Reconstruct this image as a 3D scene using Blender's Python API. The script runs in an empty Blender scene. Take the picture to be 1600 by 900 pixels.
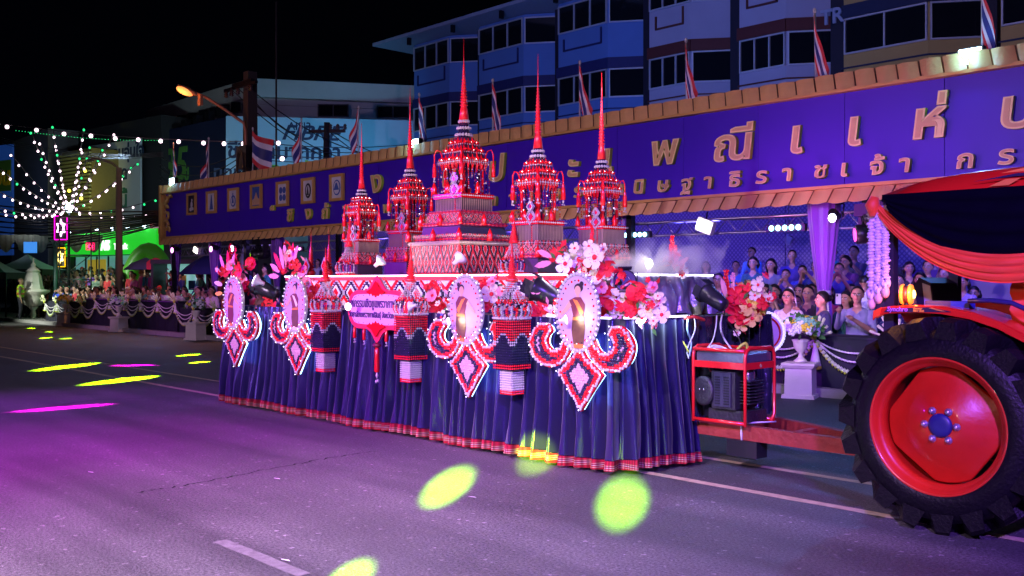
import bpy, bmesh, math, random
from mathutils import Vector, Matrix
R = math.radians
sc = bpy.context.scene
COL = sc.collection
# ---------------------------------------------------------------- camera
# world axes: x runs along the road (towards the tractor), y away from the camera across the road
FX, HY, CH = 1550.0, 440.0, 1.63
AX, AY = .6832, .7303
cd = bpy.data.cameras.new('camera'); cam = bpy.data.objects.new('camera', cd); COL.objects.link(cam)
cam.location = (0, 0, CH); cam.rotation_euler = (R(90), 0, math.atan2(AY, AX))
cd.sensor_width = 36; cd.lens = 36*FX/1600; cd.shift_y = -(450-HY)/1600; cd.clip_end = 1000; cd.clip_start = .05
sc.camera = cam
# ---------------------------------------------------------------- night sky, exposure
w = bpy.data.worlds.new('World'); sc.world = w; w.use_nodes = True
wn = w.node_tree; wb = wn.nodes['Background']
wb.inputs['Color'].default_value = (.05, .08, .25, 1); wb.inputs['Strength'].default_value = .004
sc.view_settings.view_transform = 'Standard'; sc.view_settings.look = 'None'
sc.view_settings.exposure = 0.0; sc.view_settings.gamma = 1
sc.render.engine = 'CYCLES'
try:
    sc.cycles.use_denoising = True; sc.cycles.sample_clamp_indirect = 4; sc.cycles.max_bounces = 6
    sc.cycles.sample_clamp_direct = 30
    sc.cycles.transparent_max_bounces = 8; sc.cycles.caustics_reflective = False; sc.cycles.caustics_refractive = False
except Exception: pass
def pt(px, py, y):
    """point of the plane y = const seen at a photo position (used to read sizes off the photograph)"""
    k = (px-800)/FX; D = y/(AY*k+AX)
    return ((AX*k-AY)*D, y, CH-(py-HY)*D/FX)
def pd(px, py, D):
    k = (px-800)/FX
    return ((AX*k-AY)*D, (AY*k+AX)*D, CH-(py-HY)*D/FX)
def gr(px, py, z=0):
    return pd(px, py, (CH-z)*FX/(py-HY))
def spx(X, Y):
    r = X*AX+Y*AY; D = -X*AY+Y*AX
    return 800+FX*r/D
# ---------------------------------------------------------------- lamps
def aim(o, target):
    o.rotation_euler = (Vector(target)-o.location).to_track_quat('-Z', 'Y').to_euler()
def spot(name, loc, target, power, color, deg=60, blend=.5, r=.22):
    d = bpy.data.lights.new(name, 'SPOT'); d.energy = power; d.color = color; d.spot_size = R(deg); d.spot_blend = blend; d.shadow_soft_size = r
    o = bpy.data.objects.new(name, d); COL.objects.link(o); o.location = loc; aim(o, target); return o
def point(name, loc, power, color, r=.05):
    d = bpy.data.lights.new(name, 'POINT'); d.energy = power; d.color = color; d.shadow_soft_size = r
    o = bpy.data.objects.new(name, d); COL.objects.link(o); o.location = loc; return o
def area(name, loc, target, power, color, sx=1, sy=1):
    d = bpy.data.lights.new(name, 'AREA'); d.energy = power; d.color = color; d.shape = 'RECTANGLE'; d.size = sx; d.size_y = sy
    o = bpy.data.objects.new(name, d); COL.objects.link(o); o.location = loc; aim(o, target); return o
MAG = (.95, .06, 1); VIO = (.38, .08, 1); BLU = (.12, .16, 1); CYA = (.25, .6, 1); WHT = (1, .93, .95); YGR = (.42, 1, 0)
# unseen floods assumed behind and beside the camera on the near side, plus added fills
spot('assumed_flood_magenta', (-13, -4, 6), (-9.8, 1.6, 0), 21000, (.78, .05, 1), 46, 1)
spot('assumed_flood_violet', (-19, -2, 5), (-11.5, 6.4, .7), 11000, (.45, .03, 1), 46, 1)
spot('float_fill', (-4.0, -4.5, 5.5), (-6.9, 6.5, 1.75), 2600, (1, .84, .86), 21, .8)  # added white fill for the right half of the float side
spot('float_fill', (-7.5, -4.5, 5.5), (-10.6, 6.5, 1.75), 2900, (1, .78, .84), 21, .8)  # added white fill for the left half of the float side
spot('flower_fill', (-1.5, -1.5, 4.2), (-5.6, 7.3, 1.45), 900, (1, .88, .75), 17, .8)  # added fill for the front flowers and foil
spot('assumed_flood_mauve', (-2.5, -4, 6), (-4.6, 1.7, 0), 27000, (.86, .56, 1), 48, 1)
spot('assumed_flood_blue', (2.5, -1, 5.5), (-2.6, 6.0, .3), 11000, (.28, .10, 1), 66, 1)
spot('canopy_fill', (-1.0, -2.5, 3.2), (-2.5, 6.4, 1.8), 420, (1, .6, .5), 22, .8)  # added fill that brightens canopy and drape
spot('banner_fill', (-8, -9, 4.5), (-16, 14, 3.8), 8000, (.85, .55, 1), 78, .8)  # added fill from behind the camera, brightens the banner
# gobo beams of assumed lamps beside the camera: small pools of colour on the road
def gobo(px, py, src, deg, power, color, z=0):
    spot('assumed_gobo_beam', src, gr(px, py, z), power, color, deg, .75, .03)
gobo(700, 760, (-.9, -.9, 1.75), 2.9, 290000, YGR)
gobo(972, 785, (.4, -1.0, 1.75), 3.0, 290000, (.38, 1, 0))
gobo(545, 905, (-.9, -.9, 1.75), 2.6, 170000, YGR)
gobo(845, 710, (-.2, -1.2, 1.75), 2.6, 130000, YGR)
def pool(x0, y0, x1, y1, deg, power, color):
    if x1-x0 > 85 and y0 > 540: deg *= 1.5; power *= 1.4
    """pool thrown low across the road by an assumed moving head of the far truss: long towards the lamp"""
    a, b = Vector(gr(x0, y0)), Vector(gr(x1, y1)); m = (a+b)/2; d = (b-a).normalized()
    if d.y < 0: d = -d
    t = min(17, (14.2-m.y)/max(.2, d.y)); src = m+d*t; src.z = 2.75
    spot('assumed_gobo_beam', src, m, power, color, deg, .8, .02)  # assumed source, set back along the pool's long axis
for q in ((52,580,158,566),(145,600,238,588),(245,560,342,550),(282,569,342,563),(18,513,80,513),(62,519,90,518),(0,526,35,525),(52,530,92,526),(78,530,128,528)): pool(*q, 2.4, 700000, (.45, 1, 0))
for q in ((42,642,165,632),(176,660,315,651),(-10,665,58,660),(130,572,290,570)): pool(*q, 1.5, 500000, (1, .0, .8))
spot('assumed_gobo_magenta', (-19, -1, 5), pt(360, 600, 6.3), 260, (1, .05, 1), 7, .8)  # assumed near-side lamp for the magenta patch on the skirt's tail
# stage under the banner, cool wash from the lighting truss
for x, p, c in ((-6.2, 90, (.10,.10,1)), (-10.5, 100, (.12,.10,1)), (-15, 150, (.2,.10,1)), (-20, 150, (.2,.12,1)), (-26, 130, (.35,.2,1))):
    area('truss_wash', (x, 14.7, 2.8), (x-.5, 18.5, 1.2), p, c, 1.6, .3)
for x, p, c in ((-5.2, 100, (.85,.7,1)), (-8.4, 130, (.9,.75,1)), (-29, 110, (.85,.2,1)), (-34, 110, (.85,.35,1)), (-40, 110, (.8,.7,.8))):
    spot('crowd_fill', (x+2, 6.5, 4.2), (x, 13.8, .8), p*7, c, 34, .8)  # not on the truss: added fill over the road for the guests' faces
# assumed unseen floods behind the banner that wash the houses and the billboards
spot('assumed_house_wash', (-20, 16, 6), (-28, 32, 12), 2900, (.05, .24, 1), 110, 1)
spot('assumed_house_wash', (-12, 15.5, 6), (-17, 32, 12), 1500, (.14, .26, 1), 110, 1)
spot('assumed_house_wash', (-7, 16, 6), (-9, 32, 13), 700, (.34, .34, 1), 110, 1)
spot('assumed_billboard_wash', pd(560, 300, 44), pd(500, 215, 50), 850, (.12, .55, 1), 100, 1)
spot('assumed_billboard_wash', pd(400, 300, 42), pd(420, 190, 51), 400, (.4, .8, 1), 100, 1)
spot('assumed_billboard_wash', pd(180, 250, 40), pd(185, 270, 50), 1500, (.6, .85, 1), 80, 1)  # assumed lamp in mid-air, brightens the white poster
spot('wall_fill', pd(60, 330, 42), pd(45, 290, 62), 700, (.5, .6, .8), 80, 1)  # added lamp in mid-air, lifts the grey concrete wall
spot('assumed_pink_uplight', (-8, 12.6, 1.0), (-7.5, 14, 3.1), 260, (1, .25, .75), 100, 1)  # assumed lamp low before the banner, not on the truss; tints its border pink
spot('tower_fill', (-3.5, -.5, 4.6), (-8.6, 7.3, 2.5), 2200, (1, .58, .60), 24, .8)  # added fill from the near side, brightens the towers
# ---------------------------------------------------------------- helpers
def tag(o, label=None, cat=None, group=None, kind=None):
    if label: o['label'] = label
    if cat: o['category'] = cat
    if group: o['group'] = group
    if kind: o['kind'] = kind
    return o
def thing(name, label, cat, loc=(0, 0, 0), rz=0, group=None):
    o = bpy.data.objects.new(name, None); COL.objects.link(o); o.empty_display_size = .1
    o.location = loc; o.rotation_euler = (0, 0, rz); return tag(o, label, cat, group)
def link(name, mesh, parent=None, loc=None, rz=None):
    o = bpy.data.objects.new(name, mesh); COL.objects.link(o)
    if parent: o.parent = parent
    if loc is not None: o.location = loc
    if rz is not None: o.rotation_euler = (0, 0, rz)
    return o
KIDS = {}
def copy_tree(o, parent=None):
    c = o.copy(); COL.objects.link(c); c.parent = parent
    for ch in [x for x in o.children]: copy_tree(ch, c)
    return c
def put(o, loc, rz=0, label=None, group=None, sc_=None, **kw):
    o.location = loc; o.rotation_euler = (0, 0, rz)
    if sc_: o.scale = (sc_,)*3 if not hasattr(sc_, '__len__') else sc_
    if label: o['label'] = label
    if group: o['group'] = group
    return o
MATS = {}
def mat(name, col, rough=.6, metal=0, var=.15, scale=8, bump=0, bscale=40, emit=None, es=0, sheen=0, spec=.5, coat=0, objcol=False, alpha=1):
    if name in MATS: return MATS[name]
    m = bpy.data.materials.new(name); m.use_nodes = True; MATS[name] = m
    nt = m.node_tree; b = nt.nodes['Principled BSDF']
    N = lambda t: nt.nodes.new(t)
    tc = N('ShaderNodeTexCoord'); nz = N('ShaderNodeTexNoise'); nz.inputs['Scale'].default_value = scale; nz.inputs['Detail'].default_value = 4
    nt.links.new(tc.outputs['Object'], nz.inputs['Vector'])
    cr = N('ShaderNodeMapRange'); cr.inputs['To Min'].default_value = 1-var; cr.inputs['To Max'].default_value = 1+var
    nt.links.new(nz.outputs['Fac'], cr.inputs['Value'])
    mx = N('ShaderNodeVectorMath'); mx.operation = 'SCALE'
    if objcol:
        oi = N('ShaderNodeObjectInfo'); nt.links.new(oi.outputs['Color'], mx.inputs[0])
    else: mx.inputs[0].default_value = col[:3]
    nt.links.new(cr.outputs['Result'], mx.inputs['Scale']); nt.links.new(mx.outputs['Vector'], b.inputs['Base Color'])
    b.inputs['Roughness'].default_value = rough; b.inputs['Metallic'].default_value = metal
    b.inputs['Specular IOR Level'].default_value = spec
    if sheen: b.inputs['Sheen Weight'].default_value = sheen
    if coat: b.inputs['Coat Weight'].default_value = coat; b.inputs['Coat Roughness'].default_value = .1
    if alpha < 1: b.inputs['Alpha'].default_value = alpha
    if bump:
        n2 = N('ShaderNodeTexNoise'); n2.inputs['Scale'].default_value = bscale; n2.inputs['Detail'].default_value = 5
        nt.links.new(tc.outputs['Object'], n2.inputs['Vector'])
        bp = N('ShaderNodeBump'); bp.inputs['Strength'].default_value = bump; bp.inputs['Distance'].default_value = .02
        nt.links.new(n2.outputs['Fac'], bp.inputs['Height']); nt.links.new(bp.outputs['Normal'], b.inputs['Normal'])
    if emit:
        b.inputs['Emission Color'].default_value = (*emit, 1); b.inputs['Emission Strength'].default_value = es
    return m
class MB:
    def __init__(s): s.v = []; s.f = []; s.m = []; s.sm = []
    def add(s, vs, fs, mi=0, smooth=False):
        n = len(s.v); s.v += [tuple(p) for p in vs]
        for f in fs: s.f.append(tuple(i+n for i in f)); s.m.append(mi); s.sm.append(smooth)
        return s
    def box(s, x0, x1, y0, y1, z0, z1, mi=0):
        v = [(x, y, z) for z in (z0, z1) for x, y in ((x0,y0),(x1,y0),(x1,y1),(x0,y1))]
        return s.add(v, [(0,3,2,1),(4,5,6,7),(0,1,5,4),(1,2,6,5),(2,3,7,6),(3,0,4,7)], mi)
    def boxc(s, c, d, mi=0, rz=0):
        cz, sz = math.cos(rz), math.sin(rz); v = []
        for z in (-.5, .5):
            for x, y in ((-.5,-.5),(.5,-.5),(.5,.5),(-.5,.5)):
                X, Y = x*d[0], y*d[1]; v.append((c[0]+X*cz-Y*sz, c[1]+X*sz+Y*cz, c[2]+z*d[2]))
        return s.add(v, [(0,3,2,1),(4,5,6,7),(0,1,5,4),(1,2,6,5),(2,3,7,6),(3,0,4,7)], mi)
    def frustum(s, c, w0, w1, h, mi=0, d0=None, d1=None):
        d0 = w0 if d0 is None else d0; d1 = w1 if d1 is None else d1
        v = [(c[0]+x*w0/2, c[1]+y*d0/2, c[2]) for x, y in ((-1,-1),(1,-1),(1,1),(-1,1))]+[(c[0]+x*w1/2, c[1]+y*d1/2, c[2]+h) for x, y in ((-1,-1),(1,-1),(1,1),(-1,1))]
        return s.add(v, [(0,3,2,1),(4,5,6,7),(0,1,5,4),(1,2,6,5),(2,3,7,6),(3,0,4,7)], mi)
    def tube(s, pts, r, n=6, mi=0, cap=True, smooth=True):
        P = [Vector(p) for p in pts]; k = len(P); rs = r if hasattr(r, '__len__') else [r]*k
        V = []; F = []; up = None
        for i, p in enumerate(P):
            t = (P[min(i+1, k-1)]-P[max(i-1, 0)]); t = t.normalized() if t.length > 1e-9 else Vector((0,0,1))
            if up is None: a = t.cross(Vector((0,0,1)) if abs(t.z) < .9 else Vector((1,0,0))).normalized()
            else: a = (up-t*up.dot(t)); a = a.normalized() if a.length > 1e-6 else t.orthogonal().normalized()
            up = a; b = t.cross(a)
            for j in range(n):
                an = 2*math.pi*j/n; V.append(p+(a*math.cos(an)+b*math.sin(an))*rs[i])
        for i in range(k-1):
            for j in range(n): q = (j+1) % n; F.append((i*n+j, i*n+q, (i+1)*n+q, (i+1)*n+j))
        s.add(V, F, mi, smooth)
        if cap:
            m = len(s.v)-len(V); s.f.append(tuple(m+j for j in range(n))[::-1]); s.f.append(tuple(m+(k-1)*n+j for j in range(n))); s.m += [mi, mi]; s.sm += [False, False]
        return s
    def lathe(s, prof, n=16, c=(0,0,0), mi=0, smooth=True, sx=1, sy=1, square=False):
        V = []; F = []; k = len(prof)
        for r, z in prof:
            for j in range(n):
                a = 2*math.pi*(j+.5)/n; q = 1
                if square: q = 1/max(abs(math.cos(a)), abs(math.sin(a)))
                V.append((c[0]+r*q*math.cos(a)*sx, c[1]+r*q*math.sin(a)*sy, c[2]+z))
        for i in range(k-1):
            for j in range(n): q = (j+1) % n; F.append((i*n+j, i*n+q, (i+1)*n+q, (i+1)*n+j))
        F.append(tuple(range(n))[::-1]); F.append(tuple((k-1)*n+j for j in range(n)))
        return s.add(V, F, mi, smooth)
    def ell(s, c, rx, ry, rz, n=8, m=5, mi=0, M=None):
        V = [(0,0,-1)]; F = []
        for i in range(1, m):
            ph = math.pi*i/m-math.pi/2
            for j in range(n): a = 2*math.pi*j/n; V.append((math.cos(ph)*math.cos(a), math.cos(ph)*math.sin(a), math.sin(ph)))
        V.append((0,0,1))
        for j in range(n): F.append((0, 1+(j+1) % n, 1+j))
        for i in range(m-2):
            for j in range(n): F.append((1+i*n+j, 1+i*n+(j+1) % n, 1+(i+1)*n+(j+1) % n, 1+(i+1)*n+j))
        t = len(V)-1
        for j in range(n): F.append((t, 1+(m-2)*n+j, 1+(m-2)*n+(j+1) % n))
        out = []
        for x, y, z in V:
            q = Vector((x*rx, y*ry, z*rz))
            if M is not None: q = M @ q
            out.append((c[0]+q.x, c[1]+q.y, c[2]+q.z))
        return s.add(out, F, mi, True)
    def bead(s, c, r, mi=0, ry=None, rz=None):
        ry = ry or r; rz = rz or r
        v = [(c[0]+r,c[1],c[2]),(c[0]-r,c[1],c[2]),(c[0],c[1]+ry,c[2]),(c[0],c[1]-ry,c[2]),(c[0],c[1],c[2]+rz),(c[0],c[1],c[2]-rz)]
        return s.add(v, [(0,2,4),(2,1,4),(1,3,4),(3,0,4),(2,0,5),(1,2,5),(3,1,5),(0,3,5)], mi, True)
    def prism(s, pts, y0, y1, mi=0, msd=None, axis='y'):
        """outline in x,z (or other axis) extruded from y0 to y1"""
        n = len(pts)
        g = (lambda a, b, c: (a, c, b)) if axis == 'y' else ((lambda a, b, c: (c, a, b)) if axis == 'x' else (lambda a, b, c: (a, b, c)))
        V = [g(a, b, y0) for a, b in pts]+[g(a, b, y1) for a, b in pts]
        m2 = mi if msd is None else msd
        s.add(V, [tuple(range(n)), tuple(range(n, 2*n))[::-1]], mi)
        b = len(s.v)-2*n
        for j in range(n): q = (j+1) % n; s.f.append((b+j, b+n+j, b+n+q, b+q)); s.m.append(m2); s.sm.append(False)
        return s
    def mesh(s, name, mats, flip=True):
        me = bpy.data.meshes.new(name); me.from_pydata(s.v, [], s.f)
        for m in (mats if isinstance(mats, (list, tuple)) else [mats]): me.materials.append(m)
        me.polygons.foreach_set('material_index', s.m); me.polygons.foreach_set('use_smooth', s.sm)
        if flip:
            bm = bmesh.new(); bm.from_mesh(me); bmesh.ops.recalc_face_normals(bm, faces=bm.faces); bm.to_mesh(me); bm.free()
        me.update(); return me
    def build(s, name, mats, parent=None, loc=None, rz=None, kind=None, flip=True):
        o = link(name, s.mesh(name, mats, flip), parent, loc, rz)
        if kind: o['kind'] = kind
        return o
ORD = ['first','second','third','fourth','fifth','sixth','seventh','eighth','ninth','tenth','eleventh','twelfth','thirteenth','fourteenth','fifteenth']
def struct(o): o['kind'] = 'structure'; return o
FONT = bpy.data.fonts.load('<builtin>')
def textmesh(body, size=1, depth=.01, bold=0, shear=0, mats=None, bevel=0, name='lettering', track=1):
    c = bpy.data.curves.new('t', 'FONT'); c.font = FONT; c.body = body; c.size = size; c.extrude = depth; c.offset = bold; c.shear = shear
    c.bevel_depth = bevel; c.resolution_u = 3; c.align_x = 'CENTER'; c.space_character = track
    o = bpy.data.objects.new('t', c); COL.objects.link(o); dg = bpy.context.evaluated_depsgraph_get()
    me = bpy.data.meshes.new_from_object(o.evaluated_get(dg)); bpy.data.objects.remove(o); bpy.data.curves.remove(c)
    me.name = name; me.materials.clear()
    for m in (mats or []): me.materials.append(m)
    if mats and len(mats) > 1:
        for p in me.polygons: p.material_index = 0 if p.normal.z > .9 else 1
    return me
def text(body, loc, size, parent, mats, depth=.01, bold=0, shear=0, name='lettering', bevel=0, face=0, sx=1, rot=None):
    """upright lettering facing -y (face = extra turn about z)"""
    o = link(name, textmesh(body, size, depth, bold, shear, mats, bevel, name), parent, loc)
    o.rotation_euler = rot if rot else (R(90), 0, face); o.scale = (sx, 1, 1); return o
# ---------------------------------------------------------------- materials
RED = mat('red_paint', (.75,.012,.02), .35, var=.1, coat=.3)
REDB = mat('red_bead', (.75,.006,.015), .22, var=.25, scale=30, coat=.5)
REDF = mat('red_fabric', (.7,.015,.02), .7, var=.25, scale=25, bump=.3, bscale=80, sheen=.4)
WHB = mat('white_bead', (.50,.48,.48), .3, var=.12, scale=40, coat=.5)
NVB = mat('navy_bead', (.010,.008,.045), .2, var=.3, scale=30, coat=.6)
BLK = mat('black_plastic', (.012,.012,.016), .35, var=.2)
BLKM = mat('black_metal', (.02,.02,.025), .4, .5, var=.2)
DKW = mat('dark_weave', (.03,.015,.04), .5, var=.5, scale=60)
GOLD = mat('gold_paint', (.62,.36,.09), .5, .15, var=.2, scale=3, bump=.3, bscale=12)
GOLDT = mat('gold_tile_paint', (.60,.36,.12), .55, .0, var=.35, scale=2.2, bump=.5, bscale=14)
GOLDE = mat('gold_groove', (.16,.08,.02), .6, var=.2)
LEMON = mat('yellow_green_edge', (.45,.6,.03), .5, var=.1)
ALU = mat('truss_aluminium', (.45,.45,.5), .35, .8, var=.1)
WPNT = mat('white_paint', (.75,.74,.72), .5, var=.08, scale=5, bump=.15, bscale=20)
CREAM = mat('cream_plaster', (.7,.66,.58), .6, var=.1, scale=5, bump=.2, bscale=30)
LEDW = mat('led_white_strip', (.8,.8,.9), .4, emit=(.78,.72,1), es=5)
LEDC = mat('led_cyan_strip', (.8,.9,1), .4, emit=(.35,.68,1), es=6)
BULB = mat('bulb_white', (1,1,1), .4, emit=(1,.93,.9), es=7)
BULBP = mat('bulb_pinkish', (1,.9,.95), .4, emit=(1,.72,.85), es=4.5)
BULBG = mat('bulb_green', (.1,1,.3), .4, emit=(.02,1,.28), es=1.5)
BULBC = mat('lamp_cool', (1,1,1), .4, emit=(.6,.85,1), es=16)
LDOT = mat('led_dot_cyan', (1,1,1), .4, emit=(.3,.75,1), es=7)
LDOTM = mat('led_dot_magenta', (1,1,1), .4, emit=(1,.25,.95), es=7)
LENSP = mat('lens_pink', (1,.3,.6), .3, emit=(1,.06,.4), es=2.5)
LENSG = mat('lens_green', (.5,1,0), .3, emit=(.45,1,0), es=4)
GLASSD = mat('dark_window_glass', (.006,.008,.012), .12, var=.2)
SKIN = mat('skin', (.42,.23,.15), .5, var=.08)
SKIN2 = mat('skin_fair', (.55,.33,.23), .5, var=.08)
HAIR = mat('black_hair', (.01,.008,.008), .4, var=.3, scale=60)
CLOTH = mat('clothing', (1,1,1), .8, var=.25, scale=9, bump=.4, bscale=18, objcol=True, sheen=.2)
PANT = mat('dark_trousers', (.02,.02,.035), .8, var=.3, scale=9)
EYEW = mat('eye_white', (.7,.7,.7), .3); LIP = mat('lips', (.4,.09,.08), .4)
GREEN = mat('leaf_green', (.05,.16,.03), .5, var=.5, scale=12)
YEL = mat('yellow_petal', (.8,.6,.05), .6, var=.2)
PINK = mat('pink_petal', (.8,.28,.42), .6, var=.2, scale=15)
PETW = mat('cream_petal', (.82,.72,.58), .6, var=.15, scale=15, bump=.3, bscale=30)
PETR = mat('red_petal', (.8,.01,.03), .55, var=.2, scale=15, bump=.3, bscale=30)
ORANGE = mat('orange_cloth', (.80,.075,.012), .6, var=.15, scale=6, sheen=.2)
def pal(name, c, **k): return mat(name, c, **k)
random.seed(7)
# ================================================================ SETTING: road, kerb, pavement
def asphalt():
    m = bpy.data.materials.new('asphalt'); m.use_nodes = True; nt = m.node_tree; b = nt.nodes['Principled BSDF']; N = nt.nodes.new; L = nt.links.new
    tc = N('ShaderNodeTexCoord')
    def noise(s, d=6, r=.6):
        n = N('ShaderNodeTexNoise'); n.inputs['Scale'].default_value = s; n.inputs['Detail'].default_value = d; n.inputs['Roughness'].default_value = r; L(tc.outputs['Object'], n.inputs['Vector']); return n
    def ramp(src, p0, c0, p1, c1):
        r = N('ShaderNodeValToRGB'); r.color_ramp.elements[0].position = p0; r.color_ramp.elements[0].color = (*c0, 1); r.color_ramp.elements[1].position = p1; r.color_ramp.elements[1].color = (*c1, 1); L(src, r.inputs['Fac']); return r
    big = ramp(noise(.35).outputs['Fac'], .3, (.050,.049,.052), .7, (.115,.112,.112))
    fine = ramp(noise(55, 3, .8).outputs['Fac'], .35, (.25,.25,.25), .7, (1.75,1.75,1.75))
    vo = N('ShaderNodeTexVoronoi'); vo.inputs['Scale'].default_value = 42; L(tc.outputs['Object'], vo.inputs['Vector'])
    st = ramp(vo.outputs['Color'], .88, (1,1,1), .95, (2.5,2.4,2.4))
    m1 = N('ShaderNodeMix'); m1.data_type = 'RGBA'; m1.blend_type = 'MULTIPLY'; m1.inputs[0].default_value = 1; L(big.outputs[0], m1.inputs[6]); L(fine.outputs[0], m1.inputs[7])
    m2 = N('ShaderNodeMix'); m2.data_type = 'RGBA'; m2.blend_type = 'MULTIPLY'; m2.inputs[0].default_value = 1; L(m1.outputs[2], m2.inputs[6]); L(st.outputs[0], m2.inputs[7])
    # oil and tyre-worn streaks that run along the road
    mp = N('ShaderNodeMapping'); mp.inputs['Scale'].default_value = (.12, 1.3, 1); L(tc.outputs['Object'], mp.inputs['Vector'])
    n3 = N('ShaderNodeTexNoise'); n3.inputs['Scale'].default_value = 1.2; n3.inputs['Detail'].default_value = 5; L(mp.outputs[0], n3.inputs['Vector'])
    s3 = ramp(n3.outputs['Fac'], .35, (.6,.6,.62), .65, (1.15,1.13,1.13))
    m3 = N('ShaderNodeMix'); m3.data_type = 'RGBA'; m3.blend_type = 'MULTIPLY'; m3.inputs[0].default_value = 1; L(m2.outputs[2], m3.inputs[6]); L(s3.outputs[0], m3.inputs[7])
    L(m3.outputs[2], b.inputs['Base Color'])
    rr = N('ShaderNodeMapRange'); rr.inputs['To Min'].default_value = .5; rr.inputs['To Max'].default_value = .8; L(n3.outputs['Fac'], rr.inputs['Value']); L(rr.outputs[0], b.inputs['Roughness'])
    bp = N('ShaderNodeBump'); bp.inputs['Strength'].default_value = .6; bp.inputs['Distance'].default_value = .012
    n4 = noise(85, 4, .7); L(n4.outputs['Fac'], bp.inputs['Height']); L(bp.outputs[0], b.inputs['Normal'])
    return m
ASPH = asphalt()
struct(MB().add([(-300,-60,-.02),(120,-60,-.02),(120,300,-.02),(-300,300,-.02)], [(0,1,2,3)]).build('ground', mat('ground_dirt', (.05,.045,.04), .9, var=.3, scale=1)))
struct(MB().add([(-160,-25,0),(30,-25,0),(30,12.75,0),(-160,12.75,0)], [(0,1,2,3)]).build('road', ASPH))
LINE = mat('worn_line_paint', (.42,.33,.20), .7, var=.5, scale=14, bump=.4, bscale=60)
LINEW = mat('worn_white_line_paint', (.115,.108,.11), .75, var=.6, scale=16, bump=.4, bscale=60)
def strip(name, y, x0, x1, wd, m, z=.004):
    mb = MB(); n = int((x1-x0)/.25)
    for i in range(n):
        a = x0+(x1-x0)*i/n; b = x0+(x1-x0)*(i+1)/n
        j = lambda: random.uniform(-.006, .006)
        if not mb.v: mb.v += [(a, y+j(), z), (a, y+wd+j(), z)]
        mb.v += [(b, y+j(), z), (b, y+wd+j(), z)]; k = len(mb.v)
        mb.f.append((k-4, k-2, k-1, k-3)); mb.m.append(0); mb.sm.append(False)
    return struct(mb.build(name, m, flip=False))
strip('lane_line', 6.56, -60, 20, .10, LINE)
strip('lane_line', 7.52, -60, 20, .09, LINE)
g = gr(400, 868); strip('worn_lane_mark', g[1]-.05, g[0]-.45, g[0]+.55, .09, LINEW)
# crack that crosses the asphalt, and tar scabs
def crack(P, name='road_crack'):
    mb = MB(); pts = []
    for (a, b) in zip(P, P[1:]):
        for i in range(14): t = i/14; pts.append((a[0]+(b[0]-a[0])*t+random.uniform(-.03,.03), a[1]+(b[1]-a[1])*t+random.uniform(-.03,.03)))
    for i, p in enumerate(pts):
        wd = .003+.007*random.random(); mb.v += [(p[0]-wd, p[1]-wd, .003), (p[0]+wd, p[1]+wd, .003)]
        if i: k = len(mb.v); mb.f.append((k-4, k-2, k-1, k-3)); mb.m.append(0); mb.sm.append(False)
    return struct(mb.build(name, mat('crack_dark', (.005,.005,.005), .9), flip=False))  # thin near-black strip along the crack
crack([gr(215,770)[:2], gr(300,757)[:2], gr(400,737)[:2], gr(520,715)[:2], gr(590,705)[:2]])
PATCH = mat('asphalt_patch', (.068,.066,.068), .75, var=.35, scale=30, bump=.5, bscale=90)
def patch(px, py, lx, ly, seed):
    rr = random.Random(seed); g = gr(px, py); P = []
    for i in range(22):
        a = i/22*6.283; q = max(abs(math.cos(a)), abs(math.sin(a)))**.7; P.append((g[0]+lx*math.cos(a)/q*(1+rr.uniform(-.05,.05)), g[1]+ly*math.sin(a)/q*(1+rr.uniform(-.07,.07)), .0025))
    struct(MB().add(P, [tuple(range(22))]).build('asphalt_patch', PATCH, flip=False))
crack([gr(40,640)[:2], gr(150,625)[:2], gr(230,622)[:2]])
# litter flakes
for i, (px, py) in enumerate(((141,739),(432,749),(445,877),(737,778),(300,560),(690,640))):
    g = gr(px, py); wd = .03
    mb = MB().add([(g[0]-wd*1.6,g[1],.006),(g[0],g[1]-wd*.6,.012),(g[0]+wd*1.5,g[1]+.01,.008),(g[0]+.01,g[1]+wd*.7,.007)], [(0,1,2,3)])
    tag(mb.build('paper_scrap', WPNT, flip=False), 'tiny pale scrap of paper lying on the asphalt', 'litter', 'paper scraps on the road')
# kerb blocks and pavement
KRB = mat('kerb_concrete', (.30,.29,.28), .8, var=.25, scale=3, bump=.3, bscale=40)
kb = MB()
struct(MB().box(-160, 30, 12.9, 60, -.01, .12).build('pavement', mat('pavement_concrete', (.2,.19,.18), .8, var=.2, scale=2, bump=.2, bscale=30)))
kroot = thing('kerb', None, None); kroot['kind'] = 'structure'
kblk = MB().box(-.49, .49, -.075, .075, 0, .125).mesh('kerb_block', KRB)
for i in range(66): link('kerb_block', kblk, kroot, (-60+i, 12.80+random.uniform(-.004,.004), 0))
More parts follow.
